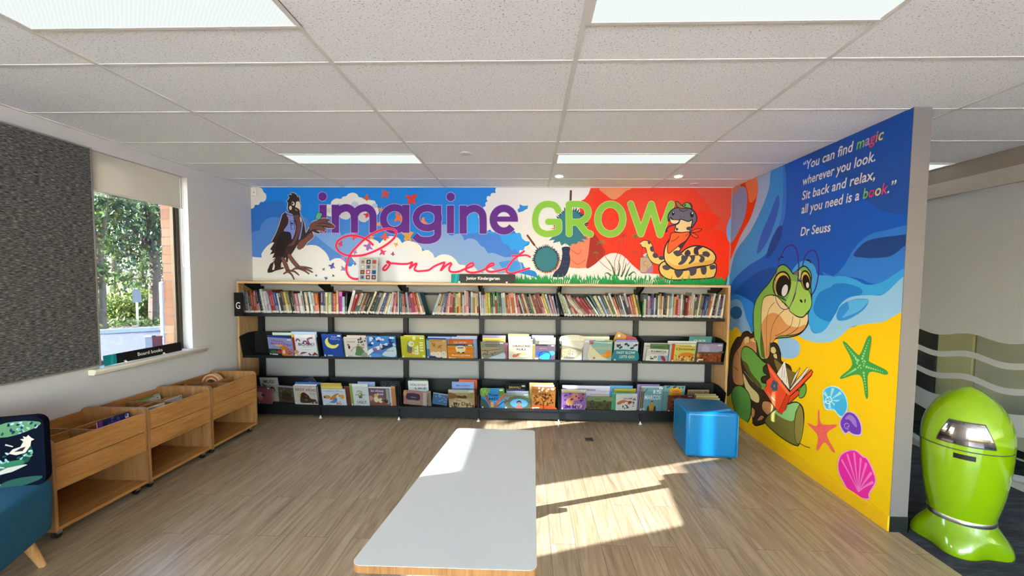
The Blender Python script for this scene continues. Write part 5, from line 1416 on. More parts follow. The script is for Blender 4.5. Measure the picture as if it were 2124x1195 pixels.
BK = [
 # books behind: only their upper edges show
 (1,556,605,696,1,0,'#1f2f6e','navy book behind the Mothers Day book',0),(1,568,612,690,2,0,'#c4d2b8','pale green book behind the navy one, left middle tray',0),(1,607,659,688.5,1,0,'#a9c0dc','pale blue book behind the white BOOK! book',0),
 (1,708,716,702,1,0,'#4f7a74','dark teal book beside the Star Fishing book',0),(1,721,760,696,1,0,'#c9b0a8','pinkish book behind the green dress book',0),(1,730,781,694,2,0,'#1f242e','black edged book behind the green dress book',0),(1,789,830,692,1,0,'#26262a','black edged book behind the blue painterly book',0),(1,797,833,690,2,0,'#3a3438','hindmost dark book at the right of the second middle tray',0),
 (1,839,880,696,1,0,'#cfd07a','pale lime book behind the lime green book',0),(1,885,925,702,1,0,'#24307a','indigo book behind the tan sheep book',0),(1,888,936,698.5,2,0,'#7fa3dc','sky blue book behind the indigo one',0),(1,903,945,697,3,0,'#16243c','dark navy edged book, hindmost behind the sheep book',0),
 (1,931,981,704,1,0,'#d0622c','orange red Quick book behind the bus book',1),(1,937,989,699,2,0,'#9ab4dc','blue white book behind the Quick book',0),(1,948,990,697,3,0,'#d8b8bc','pink edged book, hindmost behind the bus book',0),
 (1,1001,1048,701,1,0,'#e0d070','yellow book behind the grey rock book',0),(1,1001,1049,696,2,0,'#a49ad0','lilac book behind the yellow one',0),(1,1047,1053,712,0,0,'#a05a78','plum book edge between rock book and dragon book',0),
 (1,1055,1101,698,1,0,'#8fd0dc','aqua book behind the Dragons Rule book',0),(1,1054,1097,693,2,0,'#c4d26a','yellow green book, hindmost behind the Dragons Rule book',0),(1,1104,1110,714,0,0,'#b09a58','ochre book edge beside the beetle book',0),
 (1,1110,1152,700.5,1,0,'#d4deb4','pale green book behind the beetle book',0),(1,1103,1148,696,2,0,'#b4aad2','pale violet book, hindmost behind the beetle book',0),
 (1,1168,1263,698,2,0,'#dcdcd4','broad white book behind the sandy book',0),(1,1192,1262,696,3,0,'#8a8a48','olive edged book, hindmost behind the sandy book',0),(1,1210,1222,706,0,0,'#c8c4cc','white book edge between sandy and lighthouse books',0),(1,1254,1270,706,1,0,'#a8b43a','lime book corner behind the lighthouse book',0),
 (1,1276,1321,705,1,0,'#8f7ab8','violet book behind the Fast Slow book',0),
 (1,1349,1389,714,1,0,'#5f7a48','green book behind the spotted dog book',0),(1,1333,1384,712,2,0,'#dcd6c8','white book, hindmost behind the spotted dog book',0),(1,1384,1443,708,1,0,'#c4c4cc','silver book behind the Christmas book',0),(1,1428,1474,698,2,0,'#4f8584','teal book standing tall behind the outback book',1),(1,1447,1498,712,1,0,'#5a6ab0','blue edged book behind the outback book',0),
 (0,613,659,797.5,1,0,'#d8c8cc','pinkish white book behind the bear book',0),(0,615,667,793,2,0,'#3f62a0','blue book behind the bear book',0),
 (0,667,711,801.5,1,0,'#d2b85c','yellow book behind the orange dog book',0),(0,665,709,795,2,0,'#c2a24a','golden book, hindmost behind the orange dog book',1),(0,714,727,802,1,0,'#6a3028','dark red book edge beside the UGLY book',0),
 (0,744,779,792,2,0,'#8a9ac0','blue white book behind the UGLY book',0),(0,790,831,790,2,0,'#242428','black patterned book behind the nursery book',2),(0,811,820,802,1,0,'#b87a48','orange brown book edge beside the nursery book',0),
 (0,847.5,889,790,4,0,'#d4d6d4','white YOU DONT book in the bottom tray',3),(0,856,888,787,5,0,'#5a6a44','green edged book behind the YOU DONT book',0),(0,886,893,812,2,0,'#8a7a66','tan book edge leaning beside the pink open book',0),
 (0,938,983.5,792,3,0,'#8fa8dc','light blue Maureen book behind the My Dad book',4),(0,953,990,787,4,0,'#c85a34','orange book, hindmost behind the My Dad book',0),
 (0,1050,1096,812,1,0,'#a4aabc','silver blue book behind the child in oval book',0),(0,1049,1088,808,2,0,'#2a2a5a','navy book behind the silver blue one',0),(0,1047.5,1091,795.5,3,0,'#1c1a1c','black book with gold title, hindmost behind the child in oval book',5),
 (0,1098,1147,794,2,0,'#d8c47a','pale yellow book behind the amber tree book',0),(0,1108,1149,798,1,0,'#dcd8d4','white book behind the amber tree book',0),
 (0,1166,1264,800,3,0,'#cfcad6','large pale lilac board book at the back of the fifth bottom tray',0),(0,1225,1263,819.5,2,0,'#c8b0a0','pinkish book edge behind the two eyes book',0),
 (0,1269,1318,815,1,0,'#4a9a68','green book behind the orange fox book',0),(0,1273,1318,806,2,0,'#9a9438','olive yellow book behind the green one',0),(0,1264,1311,800,3,0,'#5a9ac8','blue and orange book, hindmost behind the fox book',0),
 (0,1320,1366,797,2,0,'#8f78a8','violet book behind the white curly title book',0),
 (0,1440,1484,818,2,0,'#c0ac7a','buff book behind the blue cube, rear of three',0),(0,1443,1489,822,1,0,'#e0d29a','cream book behind the blue cube, middle of three',0),(0,1441,1493,827,0,0,'#d8b450','yellow book behind the blue cube, front of three',0),
]
BART = {0: 'r #00000 0 0 0 0', 1: 't #e8e0d0 0.2 0.80 0.55 0.08 QUICK', 2: 'd #5a5a60 40 0.05 0.7 0.95 0.97 0.03',
        3: 't #24346a 0.08 0.80 0.38 0.09 YOU;t #a03038 0.5 0.80 0.42 0.09 DONT;t #24346a 0.34 0.66 0.56 0.08 LIKE', 4: 't #5a6aa8 0.2 0.82 0.62 0.08 MAUREEN;t #5a6aa8 0.42 0.71 0.4 0.06 DWER', 5: 't #c8a860 0.2 0.80 0.54 0.1 BAWALI;r #e4e2dc 0.8 0.88 0.95 0.94'}
def shade(c, f):
    r = int(c[1:3], 16), int(c[3:5], 16), int(c[5:7], 16)
    return '#%02x%02x%02x' % tuple(max(0, min(255, int(v*f))) for v in r)
for (tier, x0, x1, yt, k, tl_, bg, lab, art) in FB:
    face_book('picture_book', lab, tier, x0, x1, yt, k, tl_, bg, art)
for (tier, x0, x1, yt, k, tl_, bg, lab, av) in BK:
    art = BART[av] if av else 'r %s 0 0.93 1 1;r %s 0.12 0.80 0.7 0.86' % (shade(bg, 1.12), shade(bg, 0.72))
    if x1-x0 < 20:
        art = 'r %s 0 0.9 1 1' % shade(bg, 1.2)
    face_book('picture_book', lab, tier, x0, x1, yt, k, tl_, bg, art, th=0.010)
# two loose books lying crooked on top of the others
def loose(label, group, pts, y, bg, art, th=0.008):
    """pts: corners seen: lower left, lower right, upper right, upper left"""
    q = [at_y(px, py, y) for px, py in pts]
    t = thing('picture_book', label, 'book', tuple(q[0]), 0, group)
    b = MB()
    b.prism(q, (0, th, 0), 0, hx(bg))
    def place(x, yv, off=0.0):
        return q[0]*(1-x)*(1-yv)+q[1]*x*(1-yv)+q[2]*x*yv+q[3]*(1-x)*yv+Vector((0, -off, 0))
    art_faces(b, art, 0.2, 0.2, place)
    b.build('cover', M['cover'], t, colour=True)
    b = MB(); e = 0.0015
    b.prism([v+Vector((0, e, 0)) for v in (q[3]*0.98+q[0]*0.02, q[2]*0.98+q[1]*0.02, q[2]+Vector((0, 0, 0.001)), q[3]+Vector((0, 0, 0.001)))], (0, th-2*e, 0)); b.build('page_block', M['pages'], t)
loose('red and orange book tilted up behind the Fast Slow book', 'face out books in the middle trays', [(1272, 709), (1312, 722), (1321, 702), (1281, 689)], MYF+0.045, '#b8342a', 'q #c88a2a 0.0 0.0 0.4 0.1 0.5 0.8 0.3 1.0 0.0 1.0;r #e4ded2 0.08 0.6 0.2 0.84;d #7a2a3a 6 0.6 0.2 0.95 0.6 0.06')
loose('dark blue book lying crooked on top behind the bear book', 'face out books in the bottom trays', [(611, 797), (640, 801), (655, 792), (646, 780)], LYF+0.09, '#2c3448', 's #a8aeb8 0.03 0.05 0.1 0.5 0.5 0.95 0.9;d #c8ccd4 5 0.4 0.3 0.8 0.8 0.05')

# ------------------------------------------------------------------ books and a toy in the browser boxes
def box_book(label, x, y, w, h, lean, bg, art, th=0.012, z=0.347, spine_up=True, group='books in the browser boxes'):
    """book standing in a browser box, cover turned to the room and leaning back"""
    t = thing('picture_book', label, 'book', (x, y, z), 0, group)
    b = MB()
    up = Vector((-math.sin(lean), 0, math.cos(lean))); ex = Vector((0, 1, 0)); un = ex.cross(up)
    o = Vector((x, y, z))
    def place(u, v, off=0.0):
        return o+ex*(u*w)+up*(v*h)+un*off
    b.prism([place(0, 0), place(1, 0), place(1, 1), place(0, 1)], -un*0.0016, 0, hx(bg))
    b.prism([place(0, 0, -th), place(1, 0, -th), place(1, 1, -th), place(0, 1, -th)], -un*0.0016, 0, hx(bg))
    art_faces(b, art, w, h, place)
    b.build('cover', M['cover'], t, colour=True)
    b = MB(); b.prism([place(0.01, 0.01, -0.0017), place(0.99, 0.01, -0.0017), place(0.99, 0.99, -0.0017), place(0.01, 0.99, -0.0017)], -un*(th-0.0018)); b.build('page_block', M['pages'], t)
xm = (BXF+BXB)/2
box_book('dark blue and purple book showing above the nearest browser box front', -2.86, 2.655, 0.225, 0.268, 0.10, '#1a1c44', 'r #8a3a8a 0 0 0.14 1;r #e4e2dc 0.84 0.86 0.96 0.97;d #4a52a8 12 0.2 0.7 0.9 0.98 0.06;t #e8e4e8 0.18 0.62 0.68 0.12 DINOS')
box_book('red book lying low behind the dark blue one in the nearest box', -2.93, 2.64, 0.24, 0.222, 0.16, '#a8241c', 'd #d85a3a 10 0.1 0.6 0.9 0.98 0.08;s #e8785a 0.03 0.1 0.8 0.4 0.94 0.7 0.9')
box_book('dark green book at the wall side of the nearest browser box', -3.14, 2.38, 0.21, 0.222, 0.3, '#2a4a34', 'r #c8d0b0 0 0.96 1 1;d #8aa088 8 0.4 0.8 0.9 0.98 0.06')
box_book('white and green book at the wall side of the middle browser box', -3.16, 3.30, 0.20, 0.235, 0.3, '#c4cbb0', 'r #8a9a4a 0 0.92 0.7 1;r #e8e6e0 0.5 0.8 1 0.92;e #2a2a28 0.85 0.86 0.03 0.02')
box_book('white book near the front of the middle browser box', -2.93, 3.28, 0.16, 0.235, 0.2, '#d8d8d4', 'r #c4c4c0 0 0.9 1 0.94;e #2a2a28 0.9 0.95 0.03 0.02')
box_book('slim white book against the front panel of the middle browser box', -2.845, 2.96, 0.19, 0.255, 0.08, '#dcd6c8', 'r #b8b0a0 0 0.95 1 0.98')
box_book('maroon book at the wall side of the third browser box', -3.17, 3.58, 0.18, 0.250, 0.25, '#6a1c24', 'r #8a2c34 0 0.94 1 1')
# nesting arches: a wooden rainbow toy
cx, cy, cz = -3.17, 4.02, 0.52
t = thing('rainbow_toy', 'wooden rainbow arch toy standing in the third browser box', 'toy', (cx, cy, 0.346))
for r0, r1, c_ in ((0.085, 0.100, '#d8a878'), (0.064, 0.083, '#b0603a'), (0.050, 0.062, '#e0bc90')):
    b = MB()
    pr = [(r1*math.cos(a), r1*math.sin(a)) for a in [PI*i/18 for i in range(19)]]+[(-r1, -0.174), (-r0, -0.174)]+[(r0*math.cos(a), r0*math.sin(a)) for a in [PI-PI*i/18 for i in range(19)]]+[(r0, -0.174), (r1, -0.174)]
    b.prism([(cx+u, cy, cz+v) for u, v in pr], (0, 0.05, 0)); b.build('arch', mat('painted_wood', c_, 0.5), t)
# ================================================================== PRINTED MURALS
# outlines are traced in small frames of the photograph and carried onto the real wall planes
FR = {'A1': (515, 385, 5.975), 'A2': (650, 385, 5.975), 'A3': (880, 385, 5.975), 'A4': (1080, 385, 5.692), 'A5': (1300, 385, 5.692),
      'T1': (1510, 480, 4.981), 'T2': (1510, 680, 4.981), 'W1': (1480, 210, 2.656), 'W2': (1480, 500, 2.845), 'W3': (1480, 680, 2.3208), 'PX': (0, 0, 1.0)}
class Mural:
    def __init__(s, plane, at, rect):
        s.plane = plane; s.at = at; s.rect = rect       # plane: 'B' back wall, 'R' right wall
        s.b = MB(); s.lv = 0; s.sub = 0.0
        s.step = 0.00002
    def world(s, px, py):
        if s.plane == 'B':
            p = at_y(px, py, s.at); return (p.x, p.z)
        p = at_x(px, py, s.at); return (-p.y, p.z)      # left to right as seen from the room
    def lift(s, u, z):
        off = 0.0012+s.step*(s.lv+s.sub)
        return (u, s.at-off, z) if s.plane == 'B' else (s.at-off, -u, z)
    def clip(s, poly):
        u0, u1, z0, z1 = s.rect
        for ax, lim, sg in ((0, u0, 1), (0, u1, -1), (1, z0, 1), (1, z1, -1)):
            o = []
            for i in range(len(poly)):
                a, c = poly[i-1], poly[i]
                ia, ic = (a[ax]-lim)*sg >= 0, (c[ax]-lim)*sg >= 0
                if ia != ic:
                    t = (lim-a[ax])/(c[ax]-a[ax])
                    o.append((a[0]+(c[0]-a[0])*t, a[1]+(c[1]-a[1])*t))
                if ic:
                    o.append(c)
            poly = o
            if len(poly) < 3:
                return []
        return poly
    def put(s, polys, col, new=True, spread=1):
        s.lv += 1 if new else 0.12
        c = hx(col)
        for i, pl in enumerate(polys):
            s.sub = (spread-0.1)*i/len(polys)
            pl = s.clip([tuple(p) for p in pl])
            if len(pl) >= 3:
                s.b.face([s.lift(u, z) for u, z in pl], 0, c)
        s.lv += spread-1
    def path(s, spec):
        """'A1 x,y x,y A2 x,y ...' to wall coordinates"""
        out = []; f = None
        for tk in spec.split():
            if tk in FR:
                f = FR[tk]
            else:
                x, y = tk.split(',')
                out.append(s.world(f[0]+float(x)/f[2], f[1]+float(y)/f[2]))
        return out
    def scale_of(s, spec):
        """metres on the wall for one unit of the frame, near the first point"""
        f = FR[spec.split()[0]]; x, y = spec.split()[1].split(',')
        a = s.world(f[0]+float(x)/f[2], f[1]+float(y)/f[2]); c = s.world(f[0]+float(x)/f[2], f[1]+(float(y)+1)/f[2])
        return abs(c[1]-a[1])
    def P(s, col, spec, sm=True, k=5):
        p = s.path(spec)
        s.put([spline(p, True, k) if sm else p], col)
    def S(s, col, w, spec, sm=True, closed=False, taper=None, cap=True, k=5):
        p = s.path(spec)
        if sm:
            p = spline(p, closed, k)
        q = stroke_poly(p, w*s.scale_of(spec), closed, taper, cap)
        s.put(q, col, True, 6 if len(q) > 60 else 1)
    def PO(s, col, out, w, spec, sm=True, k=5):
        s.P(col, spec, sm, k)
        s.S(out, w, spec, sm, True, k=k)
    def E(s, col, spec, rx, ry, rot=0, n=28, new=True):
        f = FR[spec.split()[0]]; x, y = map(float, spec.split()[1].split(','))
        r = math.radians(rot)
        pts = []
        for i in range(n):
            a = 2*PI*i/n; u, v = rx*math.cos(a), ry*math.sin(a)
            pts.append(s.world(f[0]+(x+u*math.cos(r)-v*math.sin(r))/f[2], f[1]+(y+u*math.sin(r)+v*math.cos(r))/f[2]))
        s.put([pts], col, new)
    def arc(s, fr, cx, cy, rx, ry, a0, a1, n=30):
        return fr+' '+' '.join('%.1f,%.1f' % (cx+rx*math.cos(math.radians(a0+(a1-a0)*i/n)), cy-ry*math.sin(math.radians(a0+(a1-a0)*i/n))) for i in range(n+1))
    def spiky(s, col, fr, cx, cy, rx, ry, n, amp, seed):
        r = random.Random(seed); sp = []
        for i in range(n):
            a = 2*PI*i/n+r.uniform(-.03, .03); kk = 1+amp*r.uniform(0.3, 1)
            sp.append('%.1f,%.1f' % (cx+rx*kk*math.cos(a), cy+ry*kk*math.sin(a)))
            a += PI/n; kk = 1-amp*r.uniform(0.2, 0.7)
            sp.append('%.1f,%.1f' % (cx+rx*kk*math.cos(a), cy+ry*kk*math.sin(a)))
        s.P(col, fr+' '+' '.join(sp), False)

# ---------------------------------------------------------------- back wall
MLX = at_y(522, 480, YB).x
B = Mural('B', YB, (MLX, XR-0.013, ZT+0.001, CZ-0.006))
B.P('#1583dc', 'PX 500,380 1530,380 1530,600 500,600', False)
B.P('#2b70c2', 'A1 20,300 60,270 130,225 230,200 330,186 430,200 470,330 420,400 310,388 220,418 160,482 140,557 20,590')
B.P('#3f86da', 'A2 160,370 330,380 560,420 700,440 900,420 1100,420 1100,560 900,640 600,640 320,600 160,600', False)
mid = 'A1 20,585 80,565 140,558 150,520 175,470 215,428 260,400 310,388 370,395 425,412 560,420 690,390 735,415 757,470 800,430 860,408 930,405 1010,430 1080,490 1140,560 1170,640 1175,700 A2 420,620 480,585 540,600 600,640 680,660 760,700 A1 1560,1000 1010,930 20,900'
B.P('#4f86d2', mid, False)
B.P('#76a2dd', 'A2 320,560 350,620 400,592 470,580 540,602 600,645 690,660 700,760 400,900 250,800 0,600 0,590 170,590 300,560', False)
# right hand sky and soft clouds
B.P('#2aa0f2', 'A3 440,330 700,330 700,560 1000,600 1200,590 1320,690 1230,760 1180,1090 1040,1090 700,640 440,610', False)
B.P('#4583dc', 'A3 440,600 700,590 900,600 945,640 975,715 1040,735 1075,800 1130,790 1170,880 1000,900 790,840 690,750 560,665 490,660', True)
B.P('#86a9da', 'A3 -60,720 140,660 220,490 280,500 300,600 345,620 385,600 430,600 475,625 498,680 530,660 580,656 640,675 680,720 700,745 745,770 790,835 840,832 890,845 950,870 1010,888 1090,880 1165,862 1180,1090 640,1090 430,980 130,900', True, 3)
B.P('#3f97e6', 'A3 930,960 1010,935 1100,930 1180,960 1180,1090 1000,1040', True)
B.P('#dfe4ea', 'A3 760,1040 800,1015 860,1040 900,1090 740,1090', True)
# white clouds
B.P('#e9e6e1', 'A1 -20,884 155,893 164,850 200,790 260,730 340,692 420,690 520,760 640,772 700,748 780,736 860,750 930,800 975,850 1000,900 1012,935 1060,908 1120,900 1160,912 A2 395,952 430,1000 545,988 480,900 492,830 545,752 610,690 690,660 750,668 800,692 822,716 850,682 900,645 960,627 1040,642 1080,680 1102,712 1150,684 1230,692 1300,722 1340,770 1352,812 1390,800 1434,803 A3 60,808 108,845 130,897 180,866 250,852 330,872 390,922 430,977 490,984 540,1003 A3 620,1010 660,1050 760,1090 1200,1090 1200,1230 A1 -20,1300 -60,1000', True, 3)
B.P('#dde2e9', 'A2 560,860 700,790 900,820 1100,760 1250,800 1340,880 A3 130,930 300,930 420,1010 700,1090 700,1200 A2 560,1200', True)
B.P('#eae5dc', 'A2 165,240 212,236 226,196 280,160 345,166 362,140 410,131 430,106 490,88 545,110 560,140 600,150 640,172 700,180 760,190 780,236 800,282 812,330 780,372 690,402 650,450 600,450 560,420 550,400 460,390 440,412 400,422 340,405 320,380 165,372', True, 3)
for (x, y, rx, ry) in ((515, 236, 46, 38), (320, 250, 34, 26), (760, 250, 36, 30)):
    B.E('#bccadb', 'A2 %d,%d' % (x, y), rx, ry)
B.E('#d3d2cf', 'A2 395,365', 74, 55); B.E('#d3d2cf', 'A2 625,390', 72, 60)
B.E('#d3cfc8', 'A2 195,310', 24, 36)
# corner cloud at the left end
B.P('#e4ddd0', 'A1 -40,20 150,28 190,80 220,110 222,165 190,200 150,205 130,238 85,240 70,275 30,290 -40,300', True)
# big white cloud at the right
B.P('#ebe7e1', 'A3 1000,20 915,20 892,26 880,62 884,92 845,92 822,112 822,132 785,132 772,165 784,195 758,215 760,255 735,268 690,330 668,375 684,420 760,500 776,560 815,545 840,572 885,580 905,592 1000,604 1110,560 1135,588 1190,590 1212,650 1255,688 1306,695 1292,738 1245,758 1228,800 1180,805 1182,868 1160,900 1172,940 1220,960 1242,1010 1300,1040 1370,1062 1400,1110 1412,1170 1420,1230 1520,1230 2700,1230 2800,1230 2800,20 2700,20 1200,20', True, 3)
B.P('#2a8cdc', 'A3 1180,232 1230,252 1285,248 1281,286 1250,300 1228,318 1166,334 1155,296 1182,276', False)
# red rocks
B.P('#ebe7e1', 'A4 560,900 1360,900 A5 700,900 700,1230 A4 560,1230', False)
B.P('#fa3208', 'A4 826,30 1400,30 A5 1260,30 1260,1230 400,1230 380,1046 300,1040 200,1036 140,1000 60,932 0,866 A4 1190,815 1120,796 1060,800 990,830 920,890 850,946 775,971 680,979 590,970 560,960 585,700 700,640 700,300 690,190 750,162 800,100', False)
B.P('#f03f1c', 'A4 826,30 1400,30 A5 1260,30 1260,455 1190,450 1050,362 900,300 700,330 400,300 200,420 0,470 A4 1180,330 1060,170 960,60 900,40 860,120 840,320 800,250 740,200 790,130', False)
B.P('#e2523a', 'A5 780,30 1260,30 1260,470 1185,450 1100,392 1020,320 960,230 880,130', False)
B.P('#ee4a30', 'A5 1260,440 1260,620 1080,520 980,540 1060,470 1100,400', True)
B.P('#ef9563', 'A4 938,30 1010,112 1060,152 1108,165 1165,134 1230,75 1290,30', True)
B.P('#ff8663', 'A4 700,640 822,600 800,800 775,972 680,979 590,970 560,960 580,760 600,660', False)
B.P('#a82408', 'A4 822,600 850,560 900,600 960,700 1000,790 950,860 860,940 775,972 800,800', True)
for sp in ('A4 760,200 840,330 860,500', 'A4 830,110 900,60 960,200 1000,420 1050,600', 'A4 870,110 940,260 1010,480 1110,560', 'A4 1000,330 1060,450 1150,560', 'A5 0,130 200,110 420,130 700,180 960,330', 'A5 0,60 300,50 700,110 900,140 980,250', 'A5 -60,300 200,250 500,350 800,330', 'A5 -60,480 260,500 460,420', 'A5 820,480 960,525 1060,480 1100,400', 'A5 700,590 900,620 1000,700 1020,790', 'A5 0,640 200,690 330,640 460,640', 'A4 600,760 680,810 720,760', 'A4 600,880 680,930 760,880'):
    B.S('#e2452a', 7, sp)
# grass trees
B.S('#5a2c22', 26, 'A4 592,66 588,190'); B.S('#6a3424', 24, 'A4 80,590 160,700'); B.S('#3a1c18', 9, 'A4 160,700 200,748')
B.spiky('#e5854f', 'A4', 590, 510, 195, 180, 44, 0.22, 3)
B.spiky('#1f2f3c', 'A4', 588, 470, 190, 190, 46, 0.22, 5)
B.spiky('#2d7782', 'A4', 588, 480, 165, 190, 46, 0.16, 6)
B.P('#2d7782', 'A4 420,560 330,650 400,640 380,680 460,660 480,710 530,680 580,720 610,685 660,690 680,660 760,670 720,630 800,640 740,590', False)
B.P('#1a2444', 'A4 490,730 580,728 576,800 586,870 572,960 542,1040 500,1078 385,1078 400,1020 450,970 480,885 492,800')
for y in (770, 830, 890, 945, 1000):
    B.S('#27386a', 7, 'A4 %d,%d %d,%d' % (500-(y-770)*0.28, y, 570-(y-770)*0.12, y+8))
B.spiky('#e5854f', 'A4', 312, 885, 150, 150, 46, 0.14, 8)
B.spiky('#1f2f3c', 'A4', 300, 868, 152, 158, 48, 0.16, 9)
B.spiky('#2d7782', 'A4', 303, 872, 132, 142, 48, 0.12, 10)
# thin flowering stalks
for sp in ('A4 1070,1010 980,940 910,870 890,825', 'A4 1120,1000 1040,900 980,800 955,690', 'A4 1115,1050 1110,900 1150,780 1165,660', 'A4 1145,1000 1170,850 1205,760 1212,610', 'A5 -60,1060 -20,850 60,760 110,600', 'A5 0,950 60,860 95,800'):
    B.S('#b3361c', 6, sp)
for (x, y, r_, c_) in ((955, 685, 60, '#6a7a34'), (885, 800, 36, '#8a5a2a'), (1165, 660, 44, '#c84a22'), (1212, 600, 44, '#b8341c'), (1355, 605, 50, '#3f7a34'), (1348, 790, 36, '#b8401c')):
    for k_ in range(7):
        a = PI+PI*k_/6
        B.S(c_, 8, 'A4 %d,%d %d,%d %d,%d' % (x, y, x+r_*0.6*math.cos(a), y+r_*0.6*math.sin(a), x+r_*math.cos(a), y+r_*math.sin(a)+14))
for sp in ('A4 1110,1060 1080,960 1030,870', 'A4 1150,1060 1170,960 1150,880', 'A4 1190,1070 1230,980 1245,900', 'A4 1240,1070 1270,1000 1300,940', 'A4 1060,1060 1020,1030 985,1050', 'A4 1280,1060 1330,1020 1365,1050'):
    B.S('#4a6a2a', 22, sp, taper=lambda t: 1.1-t)
# grass
rg = random.Random(5)
B.P('#169a48', 'A3 1120,1160 1434,1165 A5 1235,1120 1235,1240 A3 1120,1240', False)
for i in range(190):
    x = 1068+rg.random()*432; h = rg.uniform(3, 14) if x < 1470 else rg.uniform(2, 7)
    B.put([B.path('PX %.1f,582 %.1f,%.1f %.1f,582' % (x-2.2, x+rg.uniform(-4, 4), 580-h, x+2.2))], '#169a48', i % 20 == 0)
for i in range(70):
    x = 1075+rg.random()*415; h = rg.uniform(3, 11)
    B.put([B.path('PX %.1f,588 %.1f,%.1f %.1f,588' % (x-0.8, x+rg.uniform(-4, 4), 584-h, x+0.8))], '#0d7a38', i % 20 == 0)
for cx_ in (1162, 1222, 1335, 1375):
    for k_ in range(9):
        x = cx_-15+k_*3.8
        u_ = k_-4
        B.put([spline(B.path('PX %.1f,592 %.1f,%.1f %.1f,%.1f %.1f,592' % (x-0.7, x+u_*0.5-0.2, 583, x+u_*1.3, 577+abs(u_)*1.0, x+0.9)), True, 3)], '#e4e6dc')
# small birds
def flyer(fr, x, y, s_, col, rot):
    sh = [(0.55, 0.0), (0.3, -0.1), (0.12, -0.14), (-0.02, -0.62), (-0.26, -0.5), (-0.28, -0.14), (-0.62, 0.06), (-0.58, 0.24), (-0.24, 0.16), (-0.12, 0.42), (0.12, 0.44), (0.16, 0.13), (0.4, 0.09)]
    r = math.radians(rot)
    B.P(col, fr+' '+' '.join('%.1f,%.1f' % (x+s_*(u*math.cos(r)-v*math.sin(r)), y+s_*(u*math.sin(r)+v*math.cos(r))) for u, v in sh), False)
for i, (x, y, s_, c_) in enumerate(((900, 105, 110, '#d8442a'), (668, 155, 80, '#e0561c'), (1225, 180, 150, '#e03a1c'), (838, 292, 60, '#ee8a4c'), (672, 370, 80, '#e23232'), (1068, 395, 120, '#f07030'), (1368, 455, 100, '#f08030'), (812, 480, 62, '#eda050'), (515, 625, 90, '#f03858'), (340, 728, 72, '#e03a50'), (728, 640, 70, '#e0a040'), (895, 640, 100, '#e8563c'), (1178, 640, 140, '#dd9c34'), (1030, 728, 58, '#e0ae44'), (690, 762, 110, '#9a6cb8'), (866, 825, 84, '#dc3a72'), (990, 850, 50, '#a03a64'), (375, 905, 62, '#bf82c6'), (520, 822, 60, '#9080c4'), (238, 1002, 78, '#5a50ae'), (377, 1030, 66, '#7f80bf'), (520, 970, 46, '#5a60ae'), (130, 1040, 36, '#606a8a'), (162, 1145, 44, '#5560a0'), (40, 1116, 32, '#4a5090'), (252, 1116, 34, '#303850'), (795, 975, 40, '#8a3a50'))):
    flyer('A2', x, y, s_, c_, (-25, 10, 50, -60, 30)[i % 5])
B.P('#5a80c8', 'A3 925,960 945,944 962,948 940,965', False)
# imagine
PUR, HALO = '#64268a', '#c3b2dc'
def letters(col, extra):
    e = extra
    B.P(col, 'A2 %d,%d %d,%d %d,%d %d,%d' % (76-e, 240-e, 166+e, 240-e, 166+e, 586+e, 76-e, 586+e), False)
    B.E(col, 'A2 116,137', 53+e, 54+e)
    B.P(col, 'A2 %d,%d %d,%d %d,%d %d,%d' % (230-e, 240-e, 320+e, 240-e, 320+e, 586+e, 230-e, 586+e), False)
    w = 90+2*e
    B.S(col, w, 'A2 290,345 330,302 400,277 455,290 497,332 511,400 511,%d' % (586+e), cap=False)
    B.S(col, w, 'A2 522,350 565,300 635,277 692,290 730,335 741,400 741,%d' % (586+e), cap=False)
    B.S(col, 88+2*e, B.arc('A2', 1008, 415, 139, 141, 0, 352), closed=True, sm=False)
    B.P(col, 'A2 %d,%d %d,%d %d,%d %d,%d' % (1104-e, 240-e, 1193+e, 240-e, 1193+e, 586+e, 1104-e, 586+e), False)
    B.S(col, 88+2*e, B.arc('A3', 39, 402, 139, 124, 0, 352), closed=True, sm=False)
    B.P(col, 'A3 %d,%d %d,%d %d,%d %d,%d' % (126-e, 248-e, 214+e, 248-e, 214+e, 590, 126-e, 590), False)
    B.S(col, 88+2*e, 'A3 170,560 168,610 140,652 80,676 10,680 -60,668 -116,620', cap=False)
    B.P(col, 'A3 %d,%d %d,%d %d,%d %d,%d' % (282-e, 248-e, 371+e, 248-e, 371+e, 592+e, 282-e, 592+e), False)
    B.E(col, 'A3 328,141', 53+e, 54+e)
    B.P(col, 'A3 %d,%d %d,%d %d,%d %d,%d' % (438-e, 248-e, 528+e, 248-e, 528+e, 596+e, 438-e, 596+e), False)
    B.S(col, w, 'A3 498,355 540,310 612,282 672,298 716,345 729,420 729,%d' % (597+e), cap=False)
    B.S(col, 88+2*e, B.arc('A3', 986, 424, 131, 141, -6, 322), sm=False, cap=False)
    B.P(col, 'A3 %d,%d %d,%d %d,%d %d,%d' % (890, 386-e, 1150+e, 386-e, 1161+e, 447+e, 890, 447+e), False)
letters(HALO, 6)
letters(PUR, 0)
